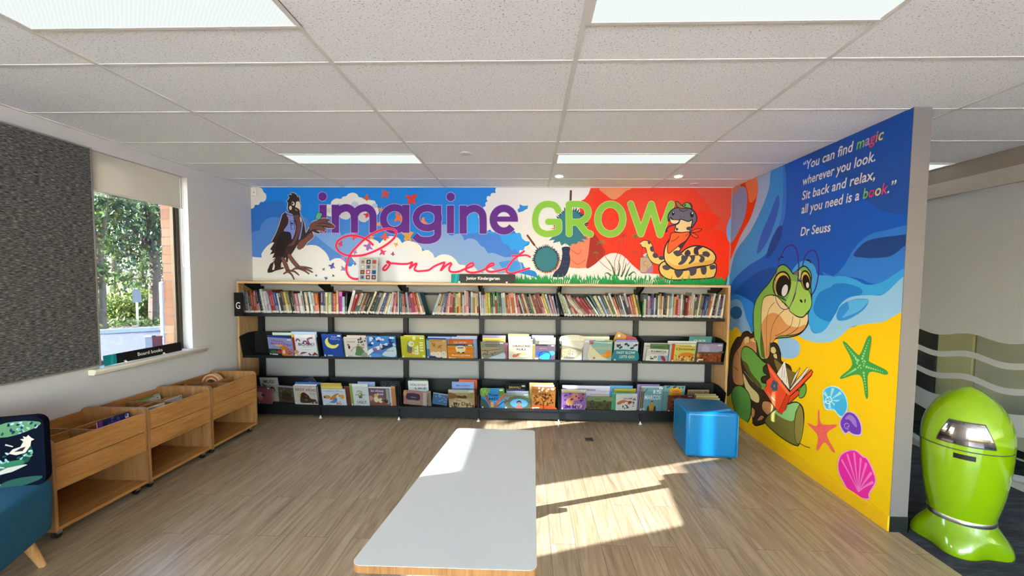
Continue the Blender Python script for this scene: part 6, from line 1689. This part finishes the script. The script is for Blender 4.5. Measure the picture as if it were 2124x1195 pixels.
# GROW
def grow(col, e):
    w = 74+2*e
    B.S(col, w, 'A4 443,296 425,262 385,230 315,220 245,240 196,298 172,390 182,480 222,540 290,570 355,568 415,552 447,525 448,480 448,432', k=6)
    B.S(col, w-4, 'A4 448,430 390,429 324,429', sm=False)
    B.S(col, w, 'A4 568,224 570,400 572,568', sm=False)
    B.S(col, w, 'A4 572,222 680,222 750,238 792,290 790,350 755,400 700,430 600,434', k=6)
    B.S(col, w, 'A4 680,440 730,505 770,552 822,574', k=6)
    B.S(col, w+2, B.arc('A4', 1057, 397, 148, 176, 0, 352), closed=True, sm=False)
    B.S(col, w, 'A5 45,218 165,570', sm=False); B.S(col, w, 'A5 165,570 288,222', sm=False)
    B.S(col, w, 'A5 288,222 390,580', sm=False); B.S(col, w, 'A5 390,580 522,222', sm=False)
grow('#c9dfa0', 5)
grow('#8cc63c', 0)
# Connect
RED = '#ea1c4c'
for w, c_ in ((30, '#f08aa4'), (22, RED)):
    B.S(c_, w, 'A2 740,735 690,688 620,650 540,626 450,622 370,645 305,690 285,750 310,805 370,848 440,868 520,872 620,862 720,830 820,785 920,725 1000,655 1030,592 1010,552 950,536 860,546 770,580 690,625 610,690 540,760 470,840 430,930 410,1020 420,1080 450,1128 500,1155 560,1158')
    B.S(c_, w-1, 'A2 905,985 872,1020 868,1044 895,1046 930,1010 950,970 940,946 915,943 932,960 1000,965 1100,972 1180,968 1225,950 1218,978 1195,1025 1240,986 1280,966 1270,1000 1255,1040 1290,1060 1360,1058 1434,1046 A3 130,1000 240,955 248,972 205,1055 260,1000 320,962 335,976 312,1020 318,1060 360,1072 430,1065 510,1032 590,1002 610,980 598,960 560,972 522,1010 520,1050 560,1074 620,1078 700,1060 760,1032 820,1000 860,985 850,962 810,976 772,1020 782,1055 830,1070 920,1055 1010,1032')
    B.S(c_, w, 'A3 1235,815 1150,880 1070,960 1022,1040 1036,1082 1100,1088 1180,1062 1300,1026')
    B.S(c_, w-4, 'A3 1092,872 1180,868 1265,864 1312,886')

# dark cockatoo in a vest
OUT = '#1a1112'
silhouette = 'A1 640,330 655,300 658,250 642,190 634,124 618,148 600,112 570,95 540,90 528,98 548,118 520,114 496,124 516,150 478,200 496,212 490,285 508,325 470,322 425,362 392,480 350,590 296,692 325,712 275,790 302,808 272,856 330,838 302,898 348,888 320,940 276,972 242,1050 246,1082 292,1078 345,1055 430,1034 455,1018 412,1008 432,915 470,892 472,945 496,950 502,880 540,852 590,775 612,735 608,775 640,797 690,770 738,706 780,672 820,635 806,590 795,568 842,590 884,598 886,574 845,556 890,560 945,576 962,556 930,520 1000,528 1060,532 1082,508 1050,478 985,446 1020,432 1000,412 940,404 890,420 800,450 770,500 738,560 716,590 700,480 672,395'
B.S('#e8e2d8', 10, silhouette, False, True)
B.P('#38231f', silhouette, False)
B.P('#66423c', 'A1 560,372 640,372 662,450 650,560 610,650 560,740 500,740 560,690 600,580 600,470 575,400')
B.P('#74473f', 'A1 612,780 640,795 690,768 736,705 780,670 816,634 800,592 770,590 720,640 660,680 622,720')
B.P('#6e463f', 'A1 798,455 890,424 940,408 1000,416 1015,430 960,442 1050,482 1078,506 1055,526 930,500 955,552 940,570 860,545 800,545 770,560 760,510')
B.P('#241615', 'A1 455,575 530,590 540,650 538,700 490,745 440,862 400,882 340,800 360,700 400,600')
for sp in ('A1 870,470 950,465 1030,490', 'A1 850,500 920,505 950,540', 'A1 300,700 380,660 410,670', 'A1 340,860 400,760 440,700', 'A1 310,930 380,850 420,800', 'A1 300,1060 400,960 420,890', 'A1 540,700 530,610 470,572', 'A1 720,600 790,570'):
    B.S(OUT, 7, sp)
B.P('#e0d8cc', 'A1 322,950 335,1000 325,1046 300,1044', False); B.P('#e0d8cc', 'A1 425,935 440,1000 412,1020 410,975', False)
B.P('#7f8fd6', 'A1 482,362 550,362 574,440 594,520 576,610 545,668 534,602 510,575 444,560 494,482 500,410')
B.PO('#7f8fd6', OUT, 6, 'A1 446,332 482,320 560,356 542,376 500,362', False)
B.PO('#7f8fd6', OUT, 5, 'A1 642,352 664,382 684,470 672,560 650,664 626,664 652,560 664,470 650,400', True)
B.P('#ead8b8', 'A1 645,395 655,400 662,440 652,452')
B.S('#18255a', 8, 'A1 524,442 570,436 582,540 540,548', False, True); B.E('#18255a', 'A1 546,470', 14, 12); B.S('#18255a', 5, 'A1 526,490 576,484')
B.E('#d84868', 'A1 515,412', 15, 17); B.E('#e8a8b8', 'A1 515,412', 7, 8)
B.PO('#ecd8bc', OUT, 6, 'A1 598,202 634,196 654,235 654,290 638,330 634,300 604,278 582,268 592,232', True)
B.PO('#ecd8bc', OUT, 5, 'A1 578,282 604,302 624,318 596,310', True)
B.E('#f0ece6', 'A1 560,224', 18, 26, -10); B.E('#141010', 'A1 554,222', 10, 16, -10); B.E('#e8c8a4', 'A1 528,278', 17, 25)
B.S(OUT, 6, 'A1 535,204 556,196 578,212')
B.PO('#5fb596', OUT, 7, 'A1 858,328 922,350 902,412 868,430 832,402', False)
B.S('#3f8f74', 5, 'A1 868,352 900,362', False)
for sp, w in (('A1 432,905 462,970 494,1050', 42), ('A1 512,868 560,940 622,1010', 42)):
    B.S(OUT, w+10, sp); B.S('#7a4a3c', w, sp)
for sp in ('A1 490,1060 540,1100 572,1160', 'A1 495,1058 570,1062 630,1108', 'A1 500,1065 470,1076 444,1094', 'A1 620,1020 700,1055 756,1094', 'A1 630,1015 730,1040 800,1074', 'A1 630,1012 710,1012 792,1030', 'A1 620,1025 580,1030 552,1048'):
    B.S(OUT, 26, sp, taper=lambda t: 1.15-0.5*t)
    B.S('#7a4a3c', 17, sp, taper=lambda t: 1.15-0.6*t)

# snake in a cap
SO, SY, SD = '#1f1220', '#f0cd70', '#4a4150'
B.PO('#c3a486', '#5a3a40', 7, 'A5 156,846 250,846 300,925 306,1000 290,1032 170,1030 150,1000', False)
B.P('#a87a9a', 'A5 215,1030 300,940 306,1000 290,1032', True)
B.S('#d07a34', 9, 'A5 222,896 202,902 194,928 206,944 222,944'); B.S('#d07a34', 9, 'A5 238,945 238,980 262,976', False)
B.S('#5a3a40', 7, 'A5 195,690 178,760 172,850'); B.P('#e6e0d0', 'A5 190,820 236,790 245,800 205,840', False); B.P('#8ab0bc', 'A5 200,846 245,812 250,846', False)
tail = 'A5 440,878 380,892 320,868 284,812 268,745 244,698 205,690'
B.S(SO, 92, tail); B.S(SY, 76, tail)
B.P('#e8e0d0', 'A5 180,664 150,690 184,692', False)
for (x, y, rx, ry, ro) in ((262, 672, 17, 22, 0), (296, 750, 24, 34, -15), (335, 826, 34, 30, 30), (404, 856, 30, 24, 10)):
    B.E(SD, 'A5 %d,%d' % (x, y), rx, ry, ro)
B.PO('#ecc464', SO, 14, 'A5 378,965 400,920 450,898 490,960 640,1004 860,966 1030,915 1054,985 1040,1045 990,1090 700,1110 520,1112 430,1075 388,1025')
for sp in ('420,950 480,935 520,965 480,1000 430,985', '560,1000 660,1006 640,1062 592,1086', '700,980 812,965 812,1040 750,1066 735,1010', '870,962 936,960 930,1040 886,1046', '975,950 1030,935 1045,975 990,992'):
    B.P(SD, 'A5 '+sp)
B.PO(SY, SO, 15, 'A5 500,640 462,700 440,770 440,865 478,930 556,984 650,992 780,962 900,950 980,935 1032,900 1046,840 1005,775 910,725 800,712 700,745 632,800 622,770 720,620 740,556 600,540')
B.P('#e2b050', 'A5 470,890 560,940 700,930 860,900 1000,880 1030,890 980,930 780,958 650,986 556,978')
B.S(SO, 10, 'A5 625,795 680,832 780,826 880,820 960,842')
for sp in ('545,785 610,766 650,812 590,836', '645,832 720,836 690,902 640,936 602,926 640,882', '742,832 800,826 790,890 740,926 726,916 756,872', '850,826 905,836 915,880 880,910 850,890 868,852', '890,790 940,776 980,810 960,840 905,832'):
    B.P(SD, 'A5 '+sp)
for sp in ('680,790 720,756 750,792 740,822 688,826', '792,742 840,716 890,730 842,762 845,812 792,806', '600,705 660,680 700,640 660,730 630,745'):
    B.P('#43263f', 'A5 '+sp)
B.PO('#f2d294', SO, 10, 'A5 560,430 575,480 570,545 742,548 758,480 770,412 660,395')
B.P(SD, 'A5 576,500 604,508 600,528 578,530'); B.P(SD, 'A5 700,500 724,488 750,490 738,525 708,524')
B.P('#5d5767', 'A5 770,405 800,450 745,545 735,520 770,455')
B.PO('#6a6474', SO, 12, 'A5 492,424 484,365 510,310 565,270 660,262 758,280 808,330 823,400 800,452 756,500 772,410 722,425 640,400 600,412 545,404 512,380')
B.PO('#f2d294', SO, 7, 'A5 508,384 545,404 612,408 602,438 562,455 520,440')
B.E('#100c10', 'A5 545,330', 16, 27, 10); B.E('#100c10', 'A5 764,345', 20, 34, -8); B.E('#f0ece8', 'A5 770,328', 7, 11); B.E('#f0ece8', 'A5 548,318', 5, 8)
B.E(SO, 'A5 628,368', 6, 4); B.E(SO, 'A5 668,372', 6, 4); B.S('#4a2a3c', 11, 'A5 620,285 660,308 712,288')
B.S(SO, 6, 'A5 518,384 530,404 620,408'); B.S(SO, 6, 'A5 640,400 720,424 772,408')
B.PO('#7cb45c', SO, 9, 'A5 650,258 668,220 712,202 748,228 756,270 700,262'); B.PO('#9a7242', SO, 9, 'A5 574,196 602,194 650,238 694,268 640,272 592,250')
B.E(SO, 'A5 684,234', 9, 13, 30); B.S(SO, 8, 'A5 742,205 768,240 766,275')
B.S('#2f2050', 15, 'A5 622,412 596,455 510,478 470,512 458,548'); B.S('#2f2050', 9, 'A5 470,512 478,548')
B.PO('#ff6524', SO, 9, 'A5 530,560 636,556 740,552 704,640 632,692 560,752 488,802 478,720 505,630')
B.S(SO, 7, 'A5 525,660 570,640 612,600'); B.S(SO, 6, 'A5 740,552 690,600')
for sp in ('750,548 820,512 880,514 850,542 770,556', '750,560 806,572 842,612 790,612'):
    B.PO('#ff4a22', SO, 8, 'A5 '+sp)
for i in range(46):
    x = 1366+rg.random()*122; h = rg.uniform(3, 17) if rg.random() < 0.4 else rg.uniform(2, 8)
    B.put([B.path('PX %.1f,592 %.1f,%.1f %.1f,592' % (x-2.6, x+rg.uniform(-4, 4), 584-h, x+2.6))], '#169a48', i % 12 == 0)
# blue wave that comes round from the next wall
B.P('#7fa9e2', 'A5 1270,230 1222,370 1186,445 1172,560 1190,640 1220,675 1270,640'); B.P('#7fb6ee', 'A5 1270,940 1205,1030 1150,1175 1140,1230 1270,1230', False); B.P('#0f7a48', 'A5 1145,1180 1160,1110 1190,1060 1180,1130 1165,1190', False)
mur = B.b.build('mural', M['ink'], colour=True)
tag(mur, 'printed mural of cockatoo, sky, red rocks and snake above the bookshelf', 'mural')

# ---------------------------------------------------------------- mural wall on the right
R_ = Mural('R', XR-0.0002, (-(YB-0.003), -(YEND+0.002), 0.002, CZ-0.003))
Rm = R_
Rm.P('#0a5ed2', 'PX 1490,200 1910,200 1910,1120 1490,1120', False)
Rm.P('#1b55b4', 'W1 380,360 700,180 1130,20 1130,560 900,600 640,500 480,420', True)
Rm.P('#0a5ed2', 'W1 380,380 560,330 800,520 1000,640 1130,660 1130,760 700,980 380,900', True)
# sea bands at the right
Rm.P('#2f7fe4', 'W1 600,940 660,962 720,905 770,820 845,745 945,712 1130,695 1130,930 985,985 920,1006 860,1000 800,975 700,968 640,990')
Rm.P('#164592', 'W1 772,848 830,780 900,755 1000,742 1130,728 1130,770 1062,792 985,850 900,864 830,862')
Rm.P('#38a6f4', 'W2 560,440 580,332 640,280 702,216 770,208 840,228 905,258 1000,240 1150,150 1150,250 1010,312 930,320 830,326 762,362 720,430 662,520 612,546 572,512')
Rm.P('#1b7fdc', 'W2 590,400 622,310 690,262 775,250 872,282 866,322 800,332 742,380 722,440 692,476 622,452')
Rm.P('#92c6f4', 'W2 1150,200 1150,420 1000,480 862,496 802,516 742,570 692,597 602,602 542,584 488,550 500,470 552,472 580,530 612,546 662,520 720,430 762,362 830,326 930,320 1010,312')
Rm.P('#2c8fe6', 'W2 726,440 752,382 822,346 902,342 916,360 882,410 802,460 742,470')
Rm.P('#57b4f8', 'W2 800,352 900,346 912,362 862,412 800,440 760,452 800,400')
# sand
Rm.P('#f2c606', 'W2 1150,398 1000,479 862,495 802,515 742,569 692,596 602,601 542,583 480,545 400,520 300,515 235,535 160,562 135,530 100,500 40,480 40,1000 160,1130 500,1420 1080,1850 1150,1850', False)
Rm.P('#90bff2', 'W2 380,582 432,570 490,585 513,632 495,680 450,694 402,680')
# left end: rock colours and waves from the corner
Rm.P('#f2410f', 'W1 -10,400 330,340 330,420 260,600 200,700 140,800 70,1010 -10,1100', False)
Rm.P('#fb8c58', 'W1 178,440 245,400 250,500 205,560 190,500'); Rm.P('#f59a62', 'W1 92,490 150,452 125,535 100,600')
Rm.P('#93aadb', 'W1 92,560 130,485 165,470 184,500 184,580 165,660 122,750 94,780 80,740 84,640')
Rm.P('#aac4ef', 'W1 245,402 322,370 306,480 262,600 200,722 122,832 92,960 70,1060 66,1000 86,900 150,742 206,640 246,500')
Rm.P('#3a9bf0', 'W1 322,366 384,340 400,470 384,640 342,762 282,850 200,902 130,962 96,1010 70,1060 92,950 122,832 200,722 262,600 306,480')
Rm.P('#2f80e8', 'W1 384,340 402,480 392,640 350,770 290,852 330,760 372,640 384,480')
Rm.P('#2d66d8', 'W1 240,842 262,740 312,620 352,520 364,560 342,660 292,782'); Rm.P('#1546a6', 'W1 290,866 312,782 352,700 380,690 366,762 330,832')
Rm.P('#0d4cae', 'T1 70,638 150,542 232,470 352,400 482,368 502,420 402,582 292,690 266,746 180,680')
Rm.P('#2b83ea', 'T1 -30,700 82,650 182,690 266,750 252,900 266,1040 200,1000 150,860 60,800 -30,820')
Rm.P('#7fa9da', 'T1 -30,770 60,705 130,720 165,800 190,900 240,1040 180,1100 60,1040 -30,960'); Rm.E('#235f9e', 'T1 85,840', 62, 66)
Rm.P('#f2c606', 'T1 60,1000 100,1000 140,1060 120,1110 40,1080')
Rm.P('#3fa6f6', 'T1 655,430 712,340 785,302 852,320 902,370 922,440 962,455 1080,468 1080,560 980,610 880,670 850,600 852,420 780,352 720,400')
# turtle: shell
TO = '#170e0c'
Rm.PO('#3a2a1d', TO, 12, 'T2 -10,700 10,420 30,230 90,110 132,95 158,52 208,38 242,66 275,42 310,140 455,152 512,175 545,260 556,350 660,440 600,800 470,930 340,1000 262,990 240,800 100,620')
Rm.P('#c58a58', 'T2 168,112 210,92 232,112 282,104 294,190 292,262 232,212 162,200 132,330 150,480 156,590 62,562 50,400 72,270 130,190')
Rm.P('#e0c088', 'T2 172,110 208,92 226,130 218,160 200,150 180,170'); Rm.P('#e0c088', 'T2 232,130 282,108 288,150')
for sp in ('T2 92,236 112,290', 'T2 60,400 105,442', 'T2 224,110 222,160'):
    Rm.S(TO, 7, sp, False)
for c_, sp in (('#d8c48c', 'T2 158,470 226,590 318,690 318,776 242,742 180,622'), ('#c58a58', 'T2 368,760 440,770 470,822 440,896 400,896 354,832'), ('#c58a58', 'T2 300,960 342,905 376,922 350,956'), ('#c58a58', 'T2 250,822 282,862 266,930 244,900'), ('#dcc890', 'T2 444,206 480,196 502,240 480,272 444,250'), ('#dcc890', 'T2 470,276 502,266 512,320 480,312')):
    Rm.PO(c_, TO, 8, sp)
Rm.P('#7c6c34', 'T2 480,330 560,380 650,440 720,490 640,640 540,500')
# leg and feet
Rm.PO('#7b7536', TO, 11, 'T2 380,962 470,862 600,800 692,768 760,800 786,880 782,1010 742,1195 700,1215 600,1165 480,1075')
Rm.P('#93cc80', 'T2 482,862 600,806 692,776 742,796 702,862 672,962 562,932')
Rm.PO('#93883f', TO, 8, 'T2 740,800 775,850 785,960 775,1080 742,1195 706,1180 690,1080 698,920')
Rm.PO('#5f9b44', TO, 11, 'T2 38,720 60,622 112,596 172,622 222,692 242,792 236,902 202,982 150,1002 100,940')
Rm.S(TO, 8, 'T2 170,1030 206,1058', False); Rm.S(TO, 8, 'T2 740,1190 800,1225 850,1240'); Rm.S(TO, 8, 'T2 250,985 330,1000')
# arm
Rm.PO('#69a048', TO, 10, 'T2 138,270 160,206 200,195 262,232 312,292 372,352 402,372 366,412 372,462 412,492 350,512 352,562 402,582 382,652 300,592 202,452 150,342')
Rm.P('#5c5a28', 'T2 150,342 202,372 242,462 332,572 352,622 300,600 202,462')
Rm.S('#e8e0d0', 4, 'T2 170,450 260,560', False)
# head and neck
head = 'T1 495,425 520,370 570,344 622,370 682,442 722,400 790,360 842,400 866,462 858,560 868,700 852,790 826,870 832,940 800,1005 740,1062 640,1092 500,1108 462,1150 T2 448,160 432,292 372,328 330,292 300,150 T1 275,1100 264,860 290,722 350,622 420,542'
Rm.PO('#7fb356', TO, 12, head, k=4)
Rm.P('#4f6f30', 'T1 345,1010 370,1195 T2 385,320 350,300 335,200 T1 335,1120', False)
Rm.P('#8a6a44', 'T1 682,440 722,404 735,395 740,470', False)
Rm.PO('#e8d09e', TO, 8, 'T1 372,690 430,660 492,664 562,722 642,812 702,872 772,890 826,852 828,932 790,1008 702,1065 522,1086 470,1132 T2 440,160 430,285 388,318 374,200 T1 350,1050 346,880 352,780', k=4)
Rm.P('#d69862', 'T1 352,960 402,872 472,842 542,872 612,962 722,990 802,962 790,1008 702,1062 522,1084 462,1150 T2 438,160 428,285 388,316 374,200 T1 354,1060')
for sp in ('T1 482,735 430,800 405,900 400,1040 T2 402,150 404,290', 'T1 580,815 500,900 455,1010 440,1120 T2 420,250', 'T1 675,880 650,980 560,1050 490,1080', 'T1 748,905 730,990 660,1050 600,1075'):
    Rm.S(TO, 6, sp)
Rm.PO('#a2cf64', TO, 9, 'T1 732,512 800,572 855,645 866,770 812,850 770,886 700,868 632,802 682,702 712,602')
Rm.P('#a2cf64', 'T1 640,520 700,520 740,530 700,640 640,790 600,740 640,640')
Rm.E(TO, 'T1 560,550', 95, 142, 8); Rm.E('#e4c24a', 'T1 558,553', 80, 126, 8); Rm.E('#0d0a0a', 'T1 570,566', 72, 114, 8); Rm.E('#e6e4ee', 'T1 590,610', 30, 62, 14)
Rm.E(TO, 'T1 810,505', 55, 105, -8); Rm.E('#e4c24a', 'T1 808,508', 44, 90, -8); Rm.E('#0d0a0a', 'T1 812,522', 38, 76, -8); Rm.E('#e6e4ee', 'T1 826,556', 15, 30, -4)
Rm.E(TO, 'T1 760,720', 11, 20, -35); Rm.E(TO, 'T1 800,718', 6, 22, 5)
Rm.P('#4f8a3a', 'T1 480,655 560,672 606,714 560,702'); Rm.S(TO, 8, 'T1 470,665 520,668 604,716'); Rm.S(TO, 8, 'T1 562,730 600,752 640,800')
Rm.S(TO, 11, 'T1 522,296 548,268 576,268'); Rm.S(TO, 14, 'T1 818,298 842,300 860,322')
# spectacles
GP = '#43209e'
Rm.S(GP, 7, 'T1 500,440 524,335 545,262 552,250'); Rm.S(GP, 16, 'T1 550,262 596,176 650,142 702,172 728,262 736,382 726,500', k=6)
Rm.S(GP, 9, 'T1 726,500 700,622 652,762 602,806 548,788 502,712 488,610 496,470 502,430', k=6)
Rm.S(GP, 16, 'T1 775,360 800,262 850,202 902,204 934,290 940,430 912,580 872,655', k=6); Rm.S(GP, 11, 'T1 722,498 770,512', False)
Rm.P('#d8dcd8', 'T1 738,410 756,400 752,480 740,486', False)
# open book
Rm.PO('#69a048', TO, 8, 'T2 745,640 800,580 814,650 785,712 740,720')
Rm.PO('#e94a22', TO, 8, 'T2 625,690 735,640 742,690 640,780 610,770', False)
Rm.PO('#f2ece6', TO, 6, 'T2 505,482 590,338 612,460 640,642', False)
for sp in ('T2 572,392 564,470 556,520', 'T2 590,440 584,520', 'T2 610,500 612,570', 'T2 560,540 600,600'):
    Rm.S('#4a4450', 5, sp)
Rm.PO('#e8d8d2', TO, 6, 'T2 640,640 700,560 800,440 822,410 842,430 760,540 662,652', False)
Rm.PO('#e8d8d2', TO, 6, 'T2 640,640 690,500 750,412 715,500 660,600', True)
Rm.PO('#f2542a', TO, 9, 'T2 405,368 430,372 640,662 868,432 882,452 868,490 742,620 648,706 610,680 560,895 520,870 368,640 402,602 398,550 442,512', False)
Rm.P('#ff7a4a', 'T2 415,385 640,672 640,700 610,680 430,440', False); Rm.P('#d8401c', 'T2 610,682 648,704 600,850 552,895 524,870', False)
Rm.S(TO, 6, 'T2 612,682 528,862', False); Rm.S(TO, 6, 'T2 646,706 600,850', False)
for k_ in range(5):
    a = 2*PI*k_/5-0.6
    Rm.E('#4a5a70', 'T2 %.0f,%.0f' % (484+24*math.cos(a), 602+38*math.sin(a)), 17, 27, 0)
Rm.E('#7f90a4', 'T2 484,602', 9, 14)
for d_ in (0, 22, 44):
    Rm.S('#f6b8a0', 4, 'T2 %d,%d %d,%d' % (412+d_*0.3, 660+d_, 480+d_*0.3, 740+d_*0.4), False)
# starfish, shells
Rm.P('#3d9a4a', 'W2 768,602 786,600 848,664 872,662 912,568 936,574 920,692 932,716 1022,762 1022,790 920,778 916,916 900,918 868,792 760,814 757,796 822,726')
for a0, c0 in (((870, 725), (776, 606)), ((870, 725), (925, 572)), ((880, 735), (1014, 776)), ((885, 745), (908, 912)), ((860, 745), (764, 805))):
    for k_ in range(2, 10):
        t_ = k_/10
        Rm.E('#9fd38c', 'W2 %.1f,%.1f' % (a0[0]+(c0[0]-a0[0])*t_, a0[1]+(c0[1]-a0[1])*t_), 8-6*t_, 8.5-6*t_, n=10, new=(k_ == 2))
for i in range(14):
    Rm.E('#9fd38c', 'W2 %.1f,%.1f' % (870+rg.uniform(-30, 30), 728+rg.uniform(-34, 34)), 4.5, 5, n=9, new=(i == 0))
Rm.P('#bfe6f4', 'W2 648,925 652,880 690,856 740,864 785,914 796,992 756,1042 712,1000 662,992')
Rm.P('#46b8e8', 'W2 652,925 656,884 690,862 738,870 780,918 790,988 756,1034 716,994 668,986')
for a in (0.1, 0.9, 1.7, 2.6, 3.6, 4.6, 5.5):
    Rm.P('#a6def4', 'W2 690,940 %.0f,%.0f %.0f,%.0f' % (706+62*math.cos(a), 930+62*math.sin(a), 706+62*math.cos(a+0.32), 930+62*math.sin(a+0.32)), False)
Rm.S('#e2f6fc', 5, 'W2 690,960 668,955 668,930 690,920 702,940 690,952 682,942')
Rm.P('#3fb0e4', 'W2 715,975 770,930 790,985 756,1034', True)
Rm.P('#cbb8e6', 'W2 750,1060 788,1008 840,1018 876,1078 876,1146 826,1146 802,1130 778,1142 752,1100')
Rm.P('#6f38b0', 'W2 756,1062 790,1014 836,1024 870,1080 870,1138 828,1138 802,1122 782,1132 758,1098'); Rm.P('#a07ad0', 'W2 780,1050 806,1024 840,1050 850,1100 830,1086 806,1056'); Rm.S('#b898e0', 5, 'W2 800,1110 782,1104 776,1084 794,1076 804,1092 792,1100')
Rm.P('#f0665e', 'W3 505,405 512,398 522,462 590,466 592,476 548,512 586,592 576,598 538,552 508,588 498,584 504,520 458,466 462,460 502,472')
for i in range(26):
    Rm.E('#d84a48', 'W3 %.1f,%.1f' % (525+rg.uniform(-22, 22), 502+rg.uniform(-34, 40)), 1.8, 2, n=7, new=(i == 0))
Rm.P('#f8a0d0', 'W3 600,660 612,612 650,590 690,590 722,616 746,630 776,690 786,745 756,800 750,828 680,814 660,804 634,764 606,704')
Rm.P('#ea2a9c', 'W3 605,655 618,616 650,596 686,594 720,622 742,634 770,692 780,742 750,796 745,822 682,808 664,800 640,760 610,700')
for x, y in ((622, 640), (648, 612), (680, 606), (712, 632), (738, 656), (762, 700), (768, 745)):
    Rm.S('#f87cc6', 13, 'W3 700,790 %d,%d %d,%d' % ((700+x)//2, (790+y)//2-4, x, y), taper=lambda t: 0.25+0.75*t)
# quotation
def words(chunks, x0y0, x1y1, cap):
    """lettering between two points of the photograph's W1 frame; chunks of (text, colour)"""
    f = FR['W1']
    a = Rm.world(f[0]+x0y0[0]/f[2], f[1]+x0y0[1]/f[2]); c = Rm.world(f[0]+x1y1[0]/f[2], f[1]+x1y1[1]/f[2])
    full = ''.join(q[0] for q in chunks)
    n_all = text_mesh(full, cap, shear=0.16, bold=0.016, spacing=1.02)
    xs_ = [p[0] for g_ in n_all for p in g_]; k_ = (c[0]-a[0])/(max(xs_)-min(xs_)); mn = min(xs_)
    pre = ''
    z0 = (a[1]+c[1])/2
    Rm.lv += 1
    def right(s_):
        if not s_.strip():
            return 0.0
        v = [p[0] for g_ in text_mesh(s_, cap, shear=0.16, bold=0.016, spacing=1.02) for p in g_]
        return max(v)
    for s_, col in chunks:
        own = text_mesh(s_, cap, shear=0.16, bold=0.016, spacing=1.02)
        if own:
            dx_ = right(pre+s_)-max(p[0] for g_ in own for p in g_)
            Rm.put([[(a[0]+(x+dx_-mn)*k_, z0+y) for x, y in g_] for g_ in own], col, False)
        pre += s_
CAPH = 0.075
WT = '#f2f0ee'
words([('\u201cYou can find ', WT), ('m', '#8fcf6a'), ('a', '#c8a0d8'), ('g', '#e8506a'), ('i', '#f08a6a'), ('c', '#f2e070')], (497, 372), (940, 221), CAPH)
words([('wherever you look.', WT)], (494, 462), (895, 331), CAPH)
words([('Sit back and relax,', WT)], (490, 543), (893, 431), CAPH)
words([('all you need is a ', WT), ('b', '#7fc86a'), ('o', '#e0405a'), ('o', '#f2e0a0'), ('k', '#e8507a'), ('.\u201d', WT)], (487, 620), (1010, 494), CAPH)
words([('Dr Seuss', WT)], (482, 742), (648, 717), CAPH)
mur2 = Rm.b.build('mural', M['ink'], colour=True)
tag(mur2, 'printed sea and sand mural of reading turtle with quotation on the right wall', 'mural')
